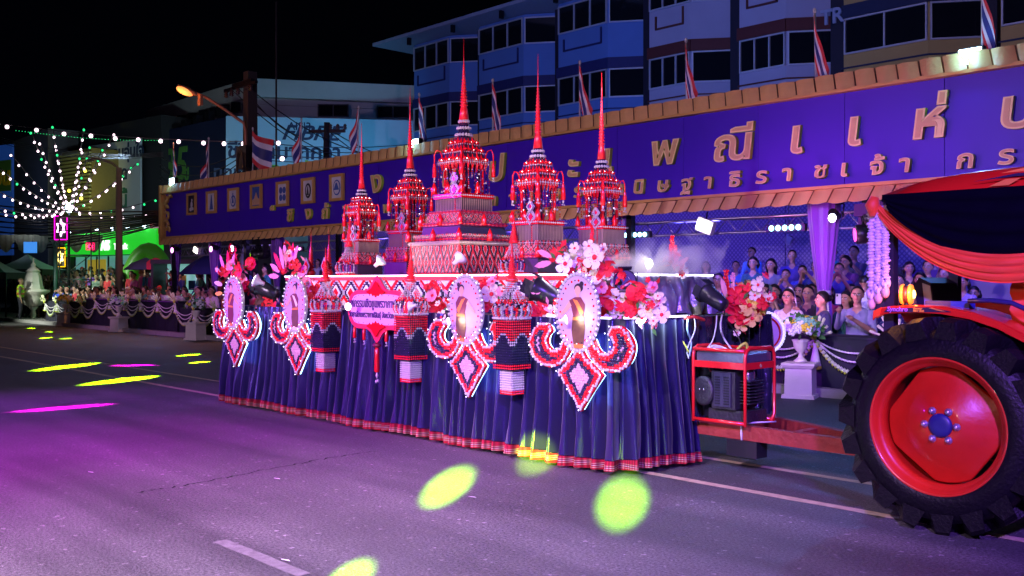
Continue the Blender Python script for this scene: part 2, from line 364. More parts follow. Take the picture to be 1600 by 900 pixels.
# ================================================================ BUILDINGS
def panes(parent, P0, P1, z0, z1, n, frame, proud=.06, nrm=None):
    """a window: outer frame, mullions and panes on the wall segment P0-P1 (x,y), as a part with pane sub-parts"""
    P0 = Vector(P0); P1 = Vector(P1); d = P1-P0; L_ = d.length; d.normalize(); nr = Vector((d.y, -d.x)) if nrm is None else Vector(nrm)
    ang = math.atan2(d.y, d.x); o = P0+nr*proud
    fr = MB(); fw = .05
    def bar(a0, a1, b0, b1):
        c = o+d*((a0+a1)/2); fr.boxc((c.x, c.y, (b0+b1)/2), (a1-a0, .08, b1-b0), 0, ang)
    bar(0, L_, z0, z0+fw); bar(0, L_, z1-fw, z1)
    for i in range(n+1): a = (L_-fw)*i/n; bar(a, a+fw, z0+fw+.001, z1-fw-.001)
    fo = fr.build('window_frame', frame, parent)
    for i in range(n):
        a = L_*i/n+fw/2; b = L_*(i+1)/n-fw/2; c = o+d*((a+b)/2)-nr*.03
        MB().boxc((c.x, c.y, (z0+z1)/2), (b-a, .02, z1-z0-fw), 0, ang).build('pane', GLASSD, fo)
    return fo
WINF = mat('window_frame_aluminium', (.5,.52,.6), .5, .2)
def shophouse(x0, x1, wall, band, label, top, npan=3):
    yb = 32.0; yf = 31.0; cl = .35; cr = 1.35
    t = thing('shophouse', label, 'building', ((x0+x1)/2, yb, 0)); ox = (x0+x1)/2
    poly = [(x0+.25-ox, 0), (x0+.25+cl-ox, yf-yb), (x1-.25-cr-ox, yf-yb), (x1-.25-ox, -.02), (x1-.25-ox, 7), (x0+.25-ox, 7)]
    MB().prism(poly, 0, top, 0, axis='z').build('wall', wall, t)
    MB().box(x1-ox-.249, x1-ox+.249, -.35, 7, 0, top+.15).build('pilaster', mat('dark_pilaster', (.012,.012,.03), .7), t)
    fl = [12.35, 9.25, 6.15]
    for k, zs in enumerate(fl):          # each storey: window band, spandrel groove
        zt = zs+1.2
        if zt > top+.01: zt = top
        w0 = (x0+.25+cl-ox+.05, yf-yb); w1 = (x1-.25-cr-ox, yf-yb); w2 = (x1-.25-ox-.05, -.05)
        if zt-zs > .3:
            panes(t, w0, w1, zs, zt, npan, WINF)
            panes(t, (w1[0]+.04, w1[1]+.03), w2, zs, zt, 1, WINF)
        bt = MB()
        pp = [(x0+.2-ox, 0), (x0+.25+cl-ox-.03, yf-yb-.05), (x1-.25-cr-ox+.03, yf-yb-.05), (x1-.2-ox, -.02)]
        for (a, b) in zip(pp, pp[1:]):
            d = Vector((b[0]-a[0], b[1]-a[1])); c = ((a[0]+b[0])/2, (a[1]+b[1])/2, 0)
            if k == 0: pass
            zz = zt+.02
            if k > 0: bt.boxc((c[0], c[1], zz+.22), (d.length, .1, .44), 0, math.atan2(d.y, d.x))
        if bt.v: bt.build('spandrel_band', band, t)
        ln = MB()                        # raised trim lines below each window band
        for q, dz in enumerate((.45, .95)):
            for (a, b) in zip(pp, pp[1:]):
                d = Vector((b[0]-a[0], b[1]-a[1])); c = ((a[0]+b[0])/2, (a[1]+b[1])/2)
                if k: ln.boxc((c[0], c[1], zs-dz), (d.length, .06, .05), 0, math.atan2(d.y, d.x))
        if k == 0:
            a0 = pp[1][0]+.35; a1 = pp[2][0]-.35
            ln.boxc(((a0+a1)/2, pp[1][1]+.02, zs-.75), (a1-a0, .06, .07)); ln.boxc((a0+.03, pp[1][1]+.02, zs-.5), (.07, .06, .5)); ln.boxc((a1-.03, pp[1][1]+.02, zs-.42), (.07, .06, .66))
        if ln.v: ln.build('wall_trim', band, t)
    return t
BW = mat('blue_render', (.10,.22,.55), .8, var=.15, scale=.7, bump=.1, bscale=6)
BB = mat('navy_band_paint', (.015,.02,.12), .7)
GW = mat('grey_lilac_render', (.36,.36,.5), .8, var=.15, scale=.7)
MB_ = mat('maroon_band_paint', (.10,.02,.02), .7)
YW = mat('ochre_render', (.42,.3,.10), .8, var=.15, scale=.7)
DB = mat('dark_blue_band', (.01,.02,.07), .7)
xs = [pt(px, 300, 32)[0] for px in (660, 760, 882, 1021, 1158, 1316, 1552, 1900)]
specs = [(BW, BB, 'blue oriel shophouse at the left end of the row, beside the white building', 13.7),
 (BW, BB, 'second blue oriel shophouse, behind the tallest spire and flag', 13.7),
 (BW, BB, 'third blue oriel shophouse, left of the grey lilac ones', 13.7),
 (GW, MB_, 'grey lilac shophouse with maroon band directly right of the blue ones', 13.7),
 (GW, MB_, 'grey lilac shophouse with maroon band behind the tall flag, beside the ochre house', 13.7),
 (YW, DB, 'ochre shophouse with wide blue framed windows', 13.7),
 (YW, DB, 'ochre shophouse at the right edge, behind the lit flood lamp', 13.7)]
for (a, b, s) in zip(xs, xs[1:], specs): shophouse(a, b, s[0], s[1], s[2], s[3], 3 if s[0] is not YW else 2)
ev = thing('roof_eave', 'long pale roof eave running over the blue shophouses', 'roof', (0, 31, 13.76))
MB().box(xs[0]-1.2, xs[-1], -1.3, 8, 0, .16).build('eave_board', mat('eave_paint', (.3,.36,.5), .6), ev)
gm = MB().box(-.06, .06, -.1, .1, -.35, 0).mesh('eave_bracket', BLKM)
for i in range(9): link('eave_bracket', gm, ev, (xs[0]+1.5+i*3.4, -1.0, 0))
# small 'TR' letters standing behind the tall flag
p = pt(1300, 36, 30.85); t = thing('wall_letters', 'pale blue letters on the lilac house beside the tall flag', 'sign', p)
text('TR', (0, 0, 0), .7, t, [mat('pale_letters', (.3,.35,.5), .6)], .03, .02)
# ---- white building with billboards, left of the shophouses
def wallseg(mb, A, B, z0, z1, th=.3, mi=0):
    d = Vector((B[0]-A[0], B[1]-A[1])); n = Vector((-d.y, d.x)).normalized(); c = ((A[0]+B[0])/2+n.x*th/2, (A[1]+B[1])/2+n.y*th/2, (z0+z1)/2)
    mb.boxc(c, (d.length, th, z1-z0), mi, math.atan2(d.y, d.x)); return mb
WBW = mat('aged_white_render', (.5,.5,.46), .8, var=.3, scale=.5, bump=.2, bscale=4)
A0 = pd(247, 175, 61.3); A1 = pd(396, 125, 52.5); A2 = pd(668, 133, 54.6)
wb_ = thing('white_building', 'long white building with parapet behind the fibre billboard', 'building', (A1[0], A1[1], 0))
rel = lambda P: (P[0]-A1[0], P[1]-A1[1])
zt = A1[2]
mb = MB(); wallseg(mb, rel(A0), rel(A1), 0, zt-.9, 6); mb.build('wall', WBW, wb_)
mb = MB(); wallseg(mb, rel(A1), rel(A2), 0, zt-.95, 5.9); mb.build('wall', WBW, wb_)
mb = MB()
def off(P, Q, s): d = Vector((Q[0]-P[0], Q[1]-P[1])).normalized(); return Vector((d.y, -d.x))*s
o1 = off(A0, A1, .35); wallseg(mb, (rel(A0)[0]+o1.x-1, rel(A0)[1]+o1.y), (rel(A1)[0]+o1.x, rel(A1)[1]+o1.y), zt-.95, zt, .5)
o2 = off(A1, A2, .35); wallseg(mb, (rel(A1)[0]+o2.x, rel(A1)[1]+o2.y), (rel(A2)[0]+o2.x, rel(A2)[1]+o2.y), zt-.93, zt+.02, .5); mb.build('parapet', WBW, wb_)
mb = MB(); wallseg(mb, (rel(A1)[0]+o2.x*.4, rel(A1)[1]+o2.y*.4), (rel(A2)[0]+o2.x*.4, rel(A2)[1]+o2.y*.4), zt-1.3, zt-1.15, .3); mb.build('ledge', WBW, wb_)
for (px0, px1, py0, py1) in ((498, 546, 164, 184), (590, 640, 166, 186)):
    D = 53.2; a = pd(px0, py0, D); b = pd(px1, py1, D); zz = sorted((a[2], b[2]))
    panes(wb_, rel(a), rel(b), zz[0], zz[1], 2, mat('dark_frame', (.05,.05,.06), .6), .25)
for i in range(6):
    t_ = .1+i*.14; px = 285+i*17; a = pd(px, 166-i*4+22, 58-i); MB().boxc((a[0]-A1[0], a[1]-A1[1], a[2]), (.5, .5, .5), 0, .9).build('vent_opening', GLASSD, wb_)
def panel(name, label, cat, px0, px1, D0, D1, pytop0, pybot0, m, th=.12, pytop1=None):
    """a flat board hanging between two depth points; local x runs along it, z up; origin at its lower left corner"""
    a = pd(px0, pybot0, D0); b = pd(px1, pybot0, D1); h = (pybot0-pytop0)*D0/FX
    d = Vector((b[0]-a[0], b[1]-a[1])); L_ = d.length; ang = math.atan2(d.y, d.x)
    t = thing(name, label, cat, (a[0], a[1], a[2]), ang)
    MB().box(0, L_, 0, th, 0, h).build('board', m, t)
    return t, L_, h
AISB = mat('billboard_print_pale_blue', (.42,.62,.72), .6, var=.12, scale=.8)
bb, L_, h = panel('billboard', 'large pale blue billboard advertising fibre internet', 'billboard', 353, 652, 50, 51.5, 181, 285, AISB)
INK = mat('billboard_dark_ink', (.02,.04,.10), .6); INKB = mat('billboard_blue_ink', (.04,.10,.30), .6); INKG = mat('billboard_green_ink', (.25,.55,.05), .6)
sx_ = L_/299
text('AIS|3', ((466-353)*sx_, -.02, h-.62), .55, bb, [INK], .01, .01)
text('FIBRE', ((482-353)*sx_, -.02, h-1.12), 1.05, bb, [INK], .01, .02, .35, sx=1.15)
text('ชีวิตที่มากกว่า', ((443-353)*sx_, -.02, h-2.1), 1.05, bb, [INK], .01, .025)
text('ทุกเรื่อง', ((372-353)*sx_, -.02, h-3.1), .8, bb, [INK], .01, .02)
text('โลกดีๆ', ((455-353)*sx_, -.02, h-3.1), 1.15, bb, [INKG], .01, .03)
for k, (px, sc2) in enumerate(((530, 1.0), (607, .85))):       # two printed faces, only the upper halves show
    cx = (px-353)*sx_; zf = h-3.0
    f = lambda r0, r1, z0, n, y, m, a0=0, a1=math.pi*2: MB().prism([(cx+r0*sc2*math.cos(a0+(a1-a0)*i/n), zf+z0+r1*sc2*math.sin(a0+(a1-a0)*i/n)) for i in range(n+(0 if a1-a0>6 else 1))], -y-.01, -y, 0).build('printed_face', m, bb)
    f(.95, .95, .1, 24, .01, mat('billboard_hair_ink', (.06,.12,.17), .6)); f(.62, .75, -.25, 20, .02, mat('billboard_face_ink', (.40,.55,.62), .6))
    for s in (-1, 1): MB().prism([(cx+s*.27*sc2+.12*math.cos(a/6*math.pi), zf-.1+.035*math.sin(a/6*math.pi)) for a in range(12)], -.055, -.045, 0).build('printed_eye', INK, bb)
nb, L2, h2 = panel('billboard', 'dark navy billboard with a large green number left of the utility pole', 'billboard', 252, 354, 55, 50.2, 205, 320, mat('billboard_print_navy', (.012,.018,.06), .6))
text('35', (L2*.22, -.03, h2-2.9), 2.6, nb, [mat('billboard_dim_green', (.10,.28,.05), .6)], .02, .04, .2)
text('ปี', (L2*.42, -.03, h2-2.9), .8, nb, [mat('billboard_dim_green', (.10,.28,.05), .6)], .02, .02)
for i in range(5): MB().box(L2*(.1+.18*i), L2*(.1+.18*i)+.45, .15, .5, h2-.1-.0*i, h2+.3+.1*i).build('lamp_box', BLKM, nb)
def block(name, label, px0, px1, D0, D1, pytop, m, depth=5):
    a = pd(px0, pytop, D0); b = pd(px1, pytop, D1); d = Vector((b[0]-a[0], b[1]-a[1])); ang = math.atan2(d.y, d.x)
    t = thing(name, label, 'building', (a[0], a[1], 0), ang); MB().box(0, d.length, 0, depth, 0, a[2]).build('wall', m, t); return t, d.length, a[2]
tb, L3, h3 = block('shop_building', 'dark building with white Thai poster hung over its front', 125, 252, 60, 54, 205, mat('dark_render', (.03,.03,.035), .8))
wbb, L4, h4 = panel('wall_poster', 'tall white wall poster with black Thai writing', 'poster', 140, 219, 57, 54, 228, 372, mat('poster_print_white', (.52,.56,.56), .7, var=.1, scale=.8))
text('มอบความอุ่นใจ', (L4*.52, -.03, h4*.82), .95, wbb, [INK], .01, .03); text('ให้ที่สุด', (L4*.5, -.03, h4*.60), 1.0, wbb, [INK], .01, .03)
text('วันนี้', (L4*.55, -.03, h4*.30), 1.3, wbb, [mat('billboard_teal_ink', (.04,.2,.12), .6)], .01, .03)
tb2, L5, h5 = block('concrete_building', 'grey windowless concrete building left of the louvred one', 18, 75, 66, 60, 222, mat('grey_concrete_wall', (.20,.20,.21), .85, var=.25, scale=.4))
lv, L6, h6 = block('louvred_building', 'yellow lit building front covered in horizontal louvres', 97, 143, 56, 54, 238, mat('dim_ochre_wall', (.20,.16,.05), .8))
slm = MB().box(0, L6, -.16, -.01, 0, .09).mesh('louvre', mat('louvre_paint', (.35,.36,.16), .6))
for i in range(30): link('louvre', slm, lv, (0, 0, h6-.3-i*.2))
for px, py in ((133,267),(108,298),(127,310)):
    a = pd(px, py, 52); tag(MB().ell((0,0,0), .09, .09, .09).build('wall_lamp', mat('dim_yellow_lamp', (1,.8,.1), .4, emit=(.9,.75,.08), es=3), None, a), {133:'upper',108:'lower left',127:'lower right'}[px]+' of the three yellow lamps on the louvred front', 'lamp')
spot('assumed_louvre_light', pd(118, 330, 50), pd(120, 275, 55), 420, (.9, .85, .15), 70, 1)  # assumed unseen lamp that lights the louvres from below
bs, L7, h7 = panel('shop_sign', 'tall blue shop sign with yellow letters at the left edge', 'sign', -40, 19, 60, 58, 232, 400, mat('sign_blue', (.03,.10,.45), .5, emit=(.01,.05,.25), es=.35))
MB().box(L7*.35, L7*.98, -.04, -.01, h7*.58, h7*.86).build('sign_patch', mat('sign_green_patch', (.10,.25,.05), .5), bs)
text('วน', (L7*.78, -.06, h7*.64), 1.4, bs, [mat('sign_yellow_letters', (.75,.5,.02), .5)], .02, .05)
# ---- phone shop with its green fascia
sh, L8, h8 = block('phone_shop', 'phone shop with lit green fascia and bright interior', 108, 256, 49.5, 43, 368, mat('shop_wall', (.10,.10,.10), .7), 6)
GRN = mat('shop_fascia_green', (.05,.6,.05), .4, emit=(.02,.80,.03), es=.6)
fz0 = h8-1.05
MB().box(0, L8, -.35, -.01, fz0, h8).build('fascia', GRN, sh)
text('AIS', (L8*.50, -.38, fz0+.22), .62, sh, [mat('sign_white_lit', (1,1,1), .5, emit=(1,1,1), es=1.3)], .02, .02)
text('Telewiz', (L8*.66, -.38, fz0+.22), .40, sh, [mat('sign_white_lit', (1,1,1), .5)], .02, .01)
MB().prism([(L8*.33, fz0+.75), (L8*.37, fz0+.30), (L8*.40, fz0+.28), (L8*.48, fz0+.85), (L8*.41, fz0+.55), (L8*.385, fz0+.62), (L8*.365, fz0+.52)], -.40, -.36, 0).build('bird_emblem', mat('sign_white_lit', (1,1,1), .5), sh)
MB().box(L8*.1, L8*.95, -.1, -.02, .1, fz0-.05).build('shop_front_glass', mat('shop_front_lit', (.4,.6,.6), .4, emit=(.18,.5,.5), es=.35), sh)
for i in range(7): MB().box(L8*(.1+.125*i), L8*(.1+.125*i)+.08, -.16, -.11, .1, fz0-.06).build('door_post', BLKM, sh)
MB().box(L8*.25, L8*.45, -.14, -.11, .9, fz0-.2).build('lit_poster', mat('yellow_poster', (.5,.4,.05), .5, emit=(.4,.28,.03), es=.6), sh)
for i in range(6): MB().ell((L8*(.12+.16*i), -.5, h8+.1), .09, .09, .06).build('fascia_lamp', BULBC, sh)
sg, _, _ = panel('shop_sign', 'pale computer shop sign with green letters right of the concrete lamp post', 'sign', 212, 234, 44.5, 43.5, 352, 366, mat('sign_grey', (.45,.55,.5), .5)); text('acer', (.35, -.02, .1), .3, sg, [INKG], .01, .01)
sg, _, _ = panel('shop_sign', 'dark red computer shop sign next to the banner end', 'sign', 234, 256, 43.4, 42.4, 350, 366, mat('sign_red', (.30,.02,.02), .5, emit=(.3,.01,.01), es=.25)); text('Lenovo', (.33, -.02, .13), .2, sg, [WPNT], .01, .01)
arch = thing('inflatable_arch', 'bulging green inflatable arch in front of the phone shop', 'arch', pd(232, 440, 40)[:2]+(0.12,), R(46))
P = [(-1.1+2.2*i/14, 0, 2.75*math.sin(math.pi*(i/14))**.6) for i in range(15)]
MB().tube(P, .34, 12).build('arch_tube', mat('arch_green', (.08,.35,.03), .4, emit=(.04,.25,.01), es=.15), arch)
bt = thing('lit_booth', 'small booth with bright teal white interior left of the stage', 'booth', pd(292, 440, 36)[:2]+(.12,), R(40))
MB().box(-1.0, 1.0, .5, .6, 0, 2.15).build('back_panel', mat('booth_lit_panel', (.5,.9,.85), .5, emit=(.25,.62,.56), es=.55), bt)
MB().box(-1.1, 1.1, -.6, .65, 2.15, 2.3).build('roof', BLKM, bt)
for s in (-1, 1): MB().box(s*1.03-.04, s*1.03+.04, -.6, .6, 0, 2.15).build('side_post', BLKM, bt)
MB().box(-.9, .9, -.3, .1, 0, .95).build('counter', WPNT, bt)
for i in range(5): MB().box(-.85+.35*i, -.6+.35*i, .45, .498, 1.2+.2*(i % 2), 1.55+.2*(i % 2)).build('poster', [mat('sign_green_patch', (.1,.25,.05)), YEL, INKB, WPNT, RED][i], bt)
# ================================================================ BANNER over the stage
YB = 14.0; BX0 = -31.8; BX1 = -1.5; BZ0, BZ1 = 3.10, 4.50
bn = thing('stage_banner', 'long violet stage banner with gold Thai lettering and gold tiled border', 'banner', (0, YB, 0))
VIOM = mat('banner_violet', (.05,.008,.42), .45, var=.10, scale=.6)
npan = 20; pw = (BX1-BX0)/npan
pm = MB().box(.004, pw-.004, 0, .08, BZ0, BZ1).mesh('banner_panel', VIOM)
for i in range(npan): link('panel', pm, bn, (BX0+i*pw, random.uniform(-.003, .003), 0))
# gold tiles: bulging slanted shingles, top row and bottom row
def tilemesh(w_, h_, slant, name):
    mb = MB(); nu, nv = 3, 3; V = []
    for j in range(nv+1):
        for i in range(nu+1):
            u, v = i/nu, j/nv; V.append((u*(w_-.025)+slant*(1-v), -.05-.10*math.sin(math.pi*min(1,max(0,u)))*.6-.04*(1-v)+.03*v, v*h_-.03*math.sin(math.pi*u)*(1-v)))
    nf = [(j*(nu+1)+i, j*(nu+1)+i+1, (j+1)*(nu+1)+i+1, (j+1)*(nu+1)+i) for j in range(nv) for i in range(nu)]
    mb.add(V, nf, 0, True)
    mb.box(0, w_, .0, .06, 0, h_, 1)
    return mb.mesh(name, [GOLDT, GOLDE])
t1 = tilemesh(.33, .24, .07, 'roof_tile'); t2 = tilemesh(.33, .20, -.07, 'eave_tile')
n = int((BX1-BX0)/.33)
tl = thing('tile_row', None, None); tl.parent = bn; tl2 = thing('tile_row', None, None); tl2.parent = bn
for i in range(n):
    link('roof_tile', t1, tl, (BX0+i*.33, -.02, BZ1+.055+random.uniform(-.006, .006)))
    link('eave_tile', t2, tl2, (BX0+i*.33, -.02, BZ0-.255+random.uniform(-.004, .004)))
MB().box(BX0-.05, BX1, -.13, -.005, BZ1, BZ1+.05).box(BX0-.05, BX1, -.13, -.005, BZ0-.05, BZ0-.002).box(BX0-.1, BX0-.002, -.14, .1, BZ0-.25, BZ1+.3).build('frame_rail', GOLD, bn)
# scrollwork at the left end
sw = MB()
for (cx, cz, r, a0, a1, s) in ((.3, 3.45, .22, 0, 5, 1), (.42, 3.75, .16, 1, 5.5, -1), (.28, 4.02, .18, 0, 4.6, 1), (.36, 4.28, .13, 2, 6.5, -1), (.62, 4.36, .10, 0, 4, 1), (.55, 3.3, .12, 0, 5, -1)):
    sw.tube([(BX0+cx+s*r*(1-t_/16)*math.cos(a0+(a1-a0)*t_/12), -.08, cz+r*(1-t_/16)*math.sin(a0+(a1-a0)*t_/12)) for t_ in range(13)], [.06-.003*k for k in range(13)], 5)
sw.box(BX0, BX0+.16, -.06, -.002, BZ0+.01, BZ1-.01); sw.build('gold_scrollwork', GOLD, bn)
LG = [mat('letter_gold', (.62,.34,.14), .4, .1, var=.2, scale=6, bump=.3, bscale=10), LEMON]
LINEM = [mat('letter_rim', (.40,.22,.05), .5, var=.1), LEMON]
LETR = mat('letter_gold_rim', (.90,.74,.28), .4, .1, var=.15, scale=6); LETI = mat('letter_bronze_face', (.72,.47,.17), .45, var=.25, scale=5, bump=.3, bscale=10)
def letter(ch, px, py, size, wx=1.25):
    p = pt(px, py, YB-.06); text(ch, (p[0], -.05, p[2]), size, bn, [LETR, LEMON], .035, size*.03, .10, 'letter', 0, sx=wx)
    text(ch, (p[0], -.088, p[2]), size, bn, [LETI], .004, -size*.004, .10, 'letter_inlay', 0, sx=wx)
for ch, px, py in (('ง',588,300),('า',640,298),('น',702,294),('ป',775,282),('ร',835,276),('ะ',895,279),('เ',948,267),('พ',1037,256),('ณี',1144,249),('เ',1242,238),('เ',1332,226),('ห่',1450,214),('ป',1590,198)): letter(ch, px, py, .72)
for ch, px, py in (('“',425,340),('ชิ',453,346),('ง',482,342),('ถ้',508,341),('ว',540,338),('ย',572,335),('พ',604,332),('ร',630,331),('ะ',660,329),('ร',690,327),('า',715,325),('ช',745,323),('ท',770,321),('า',800,318),('น',835,314),('ส',868,312),('ร',903,308),('ก',967,304),('นิ',998,302),('ษ',1036,299),('ฐ',1073,297),('า',1107,294),('ธิ',1148,291),('ร',1190,286),('า',1230,282),('ช',1282,278),('เ',1318,275),('จ้',1370,272),('า',1414,268),('ก',1508,262),('ร',1572,256)): letter(ch, px, py, .46 if px < 600 else .34, 1.3)
# banner legs: dark posts that carry it from the pavement
for i in range(7): MB().box(-.06, .06, .2, .32, .12, 4.6).build('post', BLKM, bn, (BX0+.2+i*4.9, 0, 0))
# ---- seven framed pictures
PRW = mat('print_pale', (.62,.62,.60), .5, var=.2, scale=5); PRB = mat('print_blue', (.04,.10,.35), .5, var=.3, scale=8); PRK = mat('print_dark', (.02,.015,.03), .5); PRO = mat('print_sand', (.6,.38,.2), .5, var=.2, scale=8)
pics = [(300,319,'a dark print of a pale standing figure, nearest the banner end', 0), (331,316,'a narrow grey spire emblem, second from the banner end', 1), (365,312,'a round blue seal under a spire, third from the banner end',2), (401,307,'a sand coloured building under blue sky, fourth from the end',3), (442,303,'four blue petals on white, fifth from the end',4), (482,298,'a dark oval crest on grey, second from the large letters',5), (527,293,'a pale emblem with a blue ring, closest to the large letters',6)]
for px, py, lb, k in pics:
    p = pt(px, py, YB-.05); t = thing('framed_picture', 'gold framed picture of '+lb, 'picture', (p[0], YB-.03, p[2]), 0, 'framed pictures on the banner')
    w2, h2 = .31, .34
    fr = MB()
    for (x0, x1, z0, z1) in ((-w2,w2,h2-.07,h2),(-w2,w2,-h2,-h2+.07),(-w2,-w2+.07,-h2+.071,h2-.071),(w2-.07,w2,-h2+.071,h2-.071)): fr.box(x0, x1, -.07, 0, z0, z1)
    fr.build('frame', GOLD, t); MB().box(-w2+.07, w2-.07, -.03, -.003, -h2+.07, h2-.07).build('print', [PRK, PRW, PRW, PRB, PRW, PRW, PRW][k], t)
    e = MB(); circ = lambda cx, cz, r, rz_, y=-.04, mi=0, n_=16: e.prism([(cx+r*math.cos(2*math.pi*i/n_), cz+rz_*math.sin(2*math.pi*i/n_)) for i in range(n_)], y, y+.009, mi)
    spire_ = lambda b, z0, z1, mi=0, y=-.042: e.prism([(-b,z0),(b,z0),(b*.55,z0+(z1-z0)*.45),(.008,z1),(-.008,z1),(-b*.55,z0+(z1-z0)*.45)], y, y+.01, mi)
    if k == 0: circ(.02,.12,.035,.045); circ(.0,-.02,.07,.1); circ(-.06,-.16,.09,.06); circ(.08,-.15,.06,.05)
    elif k == 1: spire_(.1,-.22,.22)
    elif k == 2: circ(0,-.04,.15,.17); circ(0,-.04,.11,.13,-.045,1); spire_(.05,-.1,.2,0,-.05)
    elif k == 3: e.prism([(-.22,-.24),(.22,-.24),(.22,-.1),(.1,-.05),(0,.12),(-.1,-.05),(-.22,-.1)], -.045, -.035, 2)
    elif k == 4:
        for sx_, sz_ in ((-1,-1),(1,-1),(-1,1),(1,1)): circ(sx_*.09, sz_*.1, .08, .09)
    elif k == 5: circ(0,0,.14,.2,-.04,3); circ(0,0,.09,.14,-.045,1); spire_(.06,-.12,.12,3,-.05)
    else: circ(0,0,.16,.2); circ(0,0,.13,.165,-.045,1); e.prism([(-.12,-.06),(.12,-.06),(.02,.12),(-.02,.12)], -.055, -.046, 0)
    e.build('emblem', [PRW if k == 0 else PRB, PRW, PRO, PRK], t)
# ================================================================ FLAGS, FLOODS on the banner top
FM = [mat('flag_red', (.65,.02,.03), .7, sheen=.3), mat('flag_white', (.75,.72,.75), .7, sheen=.3), mat('flag_blue', (.02,.03,.20), .7, sheen=.3)]
POLE = mat('flag_pole_paint', (.5,.5,.48), .5)
def flag(px, pytop, pybase, lb, swing=.35, spread=0.0, y=14.25, seed=0, px2=None):
    rnd = random.Random(seed); p = pt(px, pybase, y); q = pt(px2 if px2 else px, pytop, y); hz = q[2]-4.55; lean = q[0]-p[0]
    t = thing('flag', lb, 'flag', (p[0], y, 4.55), 0, 'Thai flags along the banner top')
    MB().tube([(0,0,-.6),(lean*.5,0,hz*.5),(lean,0,hz)], .018, 6).ell((lean,0,hz+.03), .03,.03,.05).build('pole', POLE, t)
    W = .62; H = .42; wgt = [0, 1/6, 2/6, 4/6, 5/6, 1]; cols = [0, 1, 2, 1, 0]
    mb = MB(); nu = 12; nv = 12; V = []
    hs = min(1.0, (hz*.96)/1.15)*1.15
    for j in range(nv+1):
        v = j/nv
        for i in range(nu+1):
            u = i/nu
            # cloth hung from the pole: hoist edge vertical, fly falls in folds
            fold = math.sin(u*9+seed+v*1.5)*.07*u
            dx = (1 if swing > 0 else -1)*((.30 if px > 1000 else .46) if not spread > .5 else 1.3)
            x = lean*(1-.3*v)+u*dx*(.75+.25*math.sin(u*5+seed))*(1-.25*v*u)+.03*math.sin(v*5+seed)*u
            z = hz-.03-v*(.62 if spread < .5 else .8)*hs-u*(.80 if spread < .5 else .35)*hs
            V.append((x, fold-.02, z))
    mb.v = [tuple(a) for a in V]
    for j in range(nv):
        vm = (j+.5)/nv; c = next(cols[k] for k in range(5) if vm <= wgt[k+1]+1e-9)
        for i in range(nu): mb.f.append((j*(nu+1)+i, j*(nu+1)+i+1, (j+1)*(nu+1)+i+1, (j+1)*(nu+1)+i)); mb.m.append(c); mb.sm.append(True)
    mb.build('flag_cloth', FM, t, flip=False); return t
flag(271, 226, 292, 'striped flag on the left corner of the banner, lit by the flood lamp below it', .35, 0, 14.2, 1)
flag(326, 218, 280, 'limp striped flag over the second framed picture', -.6, 0.15, 14.2, 2)
flag(395, 203, 270, 'striped flag blown out wide and lit orange, beside the utility pole', .6, 1.0, 14.2, 3)
flag(471, 188, 258, 'limp dark flag in front of the pale fibre billboard', -.2, 0, 14.2, 4)
flag(560, 170, 250, 'limp flag at the right part of the billboard, left of the small spire', -.25, 0, 14.2, 5)
flag(657, 150, 225, 'dim drooping flag just right of the round flood lamp', .6, .35, 14.25, 6, 655)
flag(770, 128, 212, 'drooping flag with red folds between the two tallest spires', .4, .08, 14.25, 7)
flag(906, 100, 196, 'limp flag before the third blue shophouse', .45, .05, 14.25, 8)
flag(1073, 66, 170, 'limp flag before the first grey lilac shophouse', .35, .04, 14.25, 9, 1072)
flag(1276, 20, 138, 'tall limp flag in front of the second grey lilac shophouse', .5, .07, 14.25, 10, 1273)
flag(1535, -30, 95, 'bunched flag above the brightest flood lamp at the right', .45, .08, 14.25, 11)
def flood(px, py, lb, r, y=13.95, power=500, col=(.12,.3,1)):
    p = pt(px, py, y); t = thing('flood_lamp', lb, 'flood lamp', p, 0, 'flood lamps on the banner top')
    MB().box(-r*1.15, r*1.15, 0, .12, -r*.85, r*.85).build('housing', BLKM, t)
    MB().box(-r, r, -.02, -.003, -r*.7, r*.7).build('lamp_face', BULBC, t)
    MB().tube([(-r*1.2,.06,0),(-r*1.2,.06,-r*1.4),(r*1.2,.06,-r*1.4),(r*1.2,.06,0)], .015, 5).tube([(0,.06,-r*1.4),(0,.06,4.6-p[2]-.05)], .02, 5).build('bracket', BLKM, t)
    spot('flood_beam', (p[0], p[1]-.15, p[2]), (p[0]+2, p[1]-8, 0), power, col, 120, .8, .1)
    point('flood_glow', (p[0], p[1]-.22, p[2]+.05), power*.02, (.2,.6,1), .05)
flood(269, 284, 'small round flood lamp at the left corner of the banner', .16, power=350)
flood(648, 224, 'round flood lamp beside the spire of the left rear tower', .13, power=420)
flood(1516, 88, 'large bright flood lamp at the right end of the banner', .15, power=700)
for px, py, y in ((1332,6,30),):
    pass
# ================================================================ POLES, LAMP, WIRES
CONC = mat('pole_concrete', (.22,.20,.18), .8, var=.2, scale=3); DPOLE = mat('dark_pole_concrete', (.03,.028,.028), .85)
p = pd(391, 440, 34); up = thing('utility_pole', 'thick dark concrete utility pole with crossarms behind the banner', 'utility pole', (p[0], p[1], .12))
Z = lambda py, D: CH-(py-HY)*D/FX
ztop = Z(118, 34)
MB().frustum((0,0,0), .42, .34, ztop).build('shaft', DPOLE, up)
for zz, l in ((Z(137,34), 1.5), (Z(132,34), .9)):
    MB().box(-l, l*.5, -.22, -.12, zz-.1, zz).build('crossarm', BLKM, up)
ins = MB().lathe([(.03,0),(.09,.03),(.05,.07),(.09,.1),(.05,.14),(.08,.18),(.02,.24)], 8).mesh('insulator', mat('insulator_glaze', (.06,.03,.02), .3))
for i, x in enumerate((-1.4,-1.0,-.55,.35)): o = link('insulator', ins, up, (x, -.17, Z(137,34)-.3))
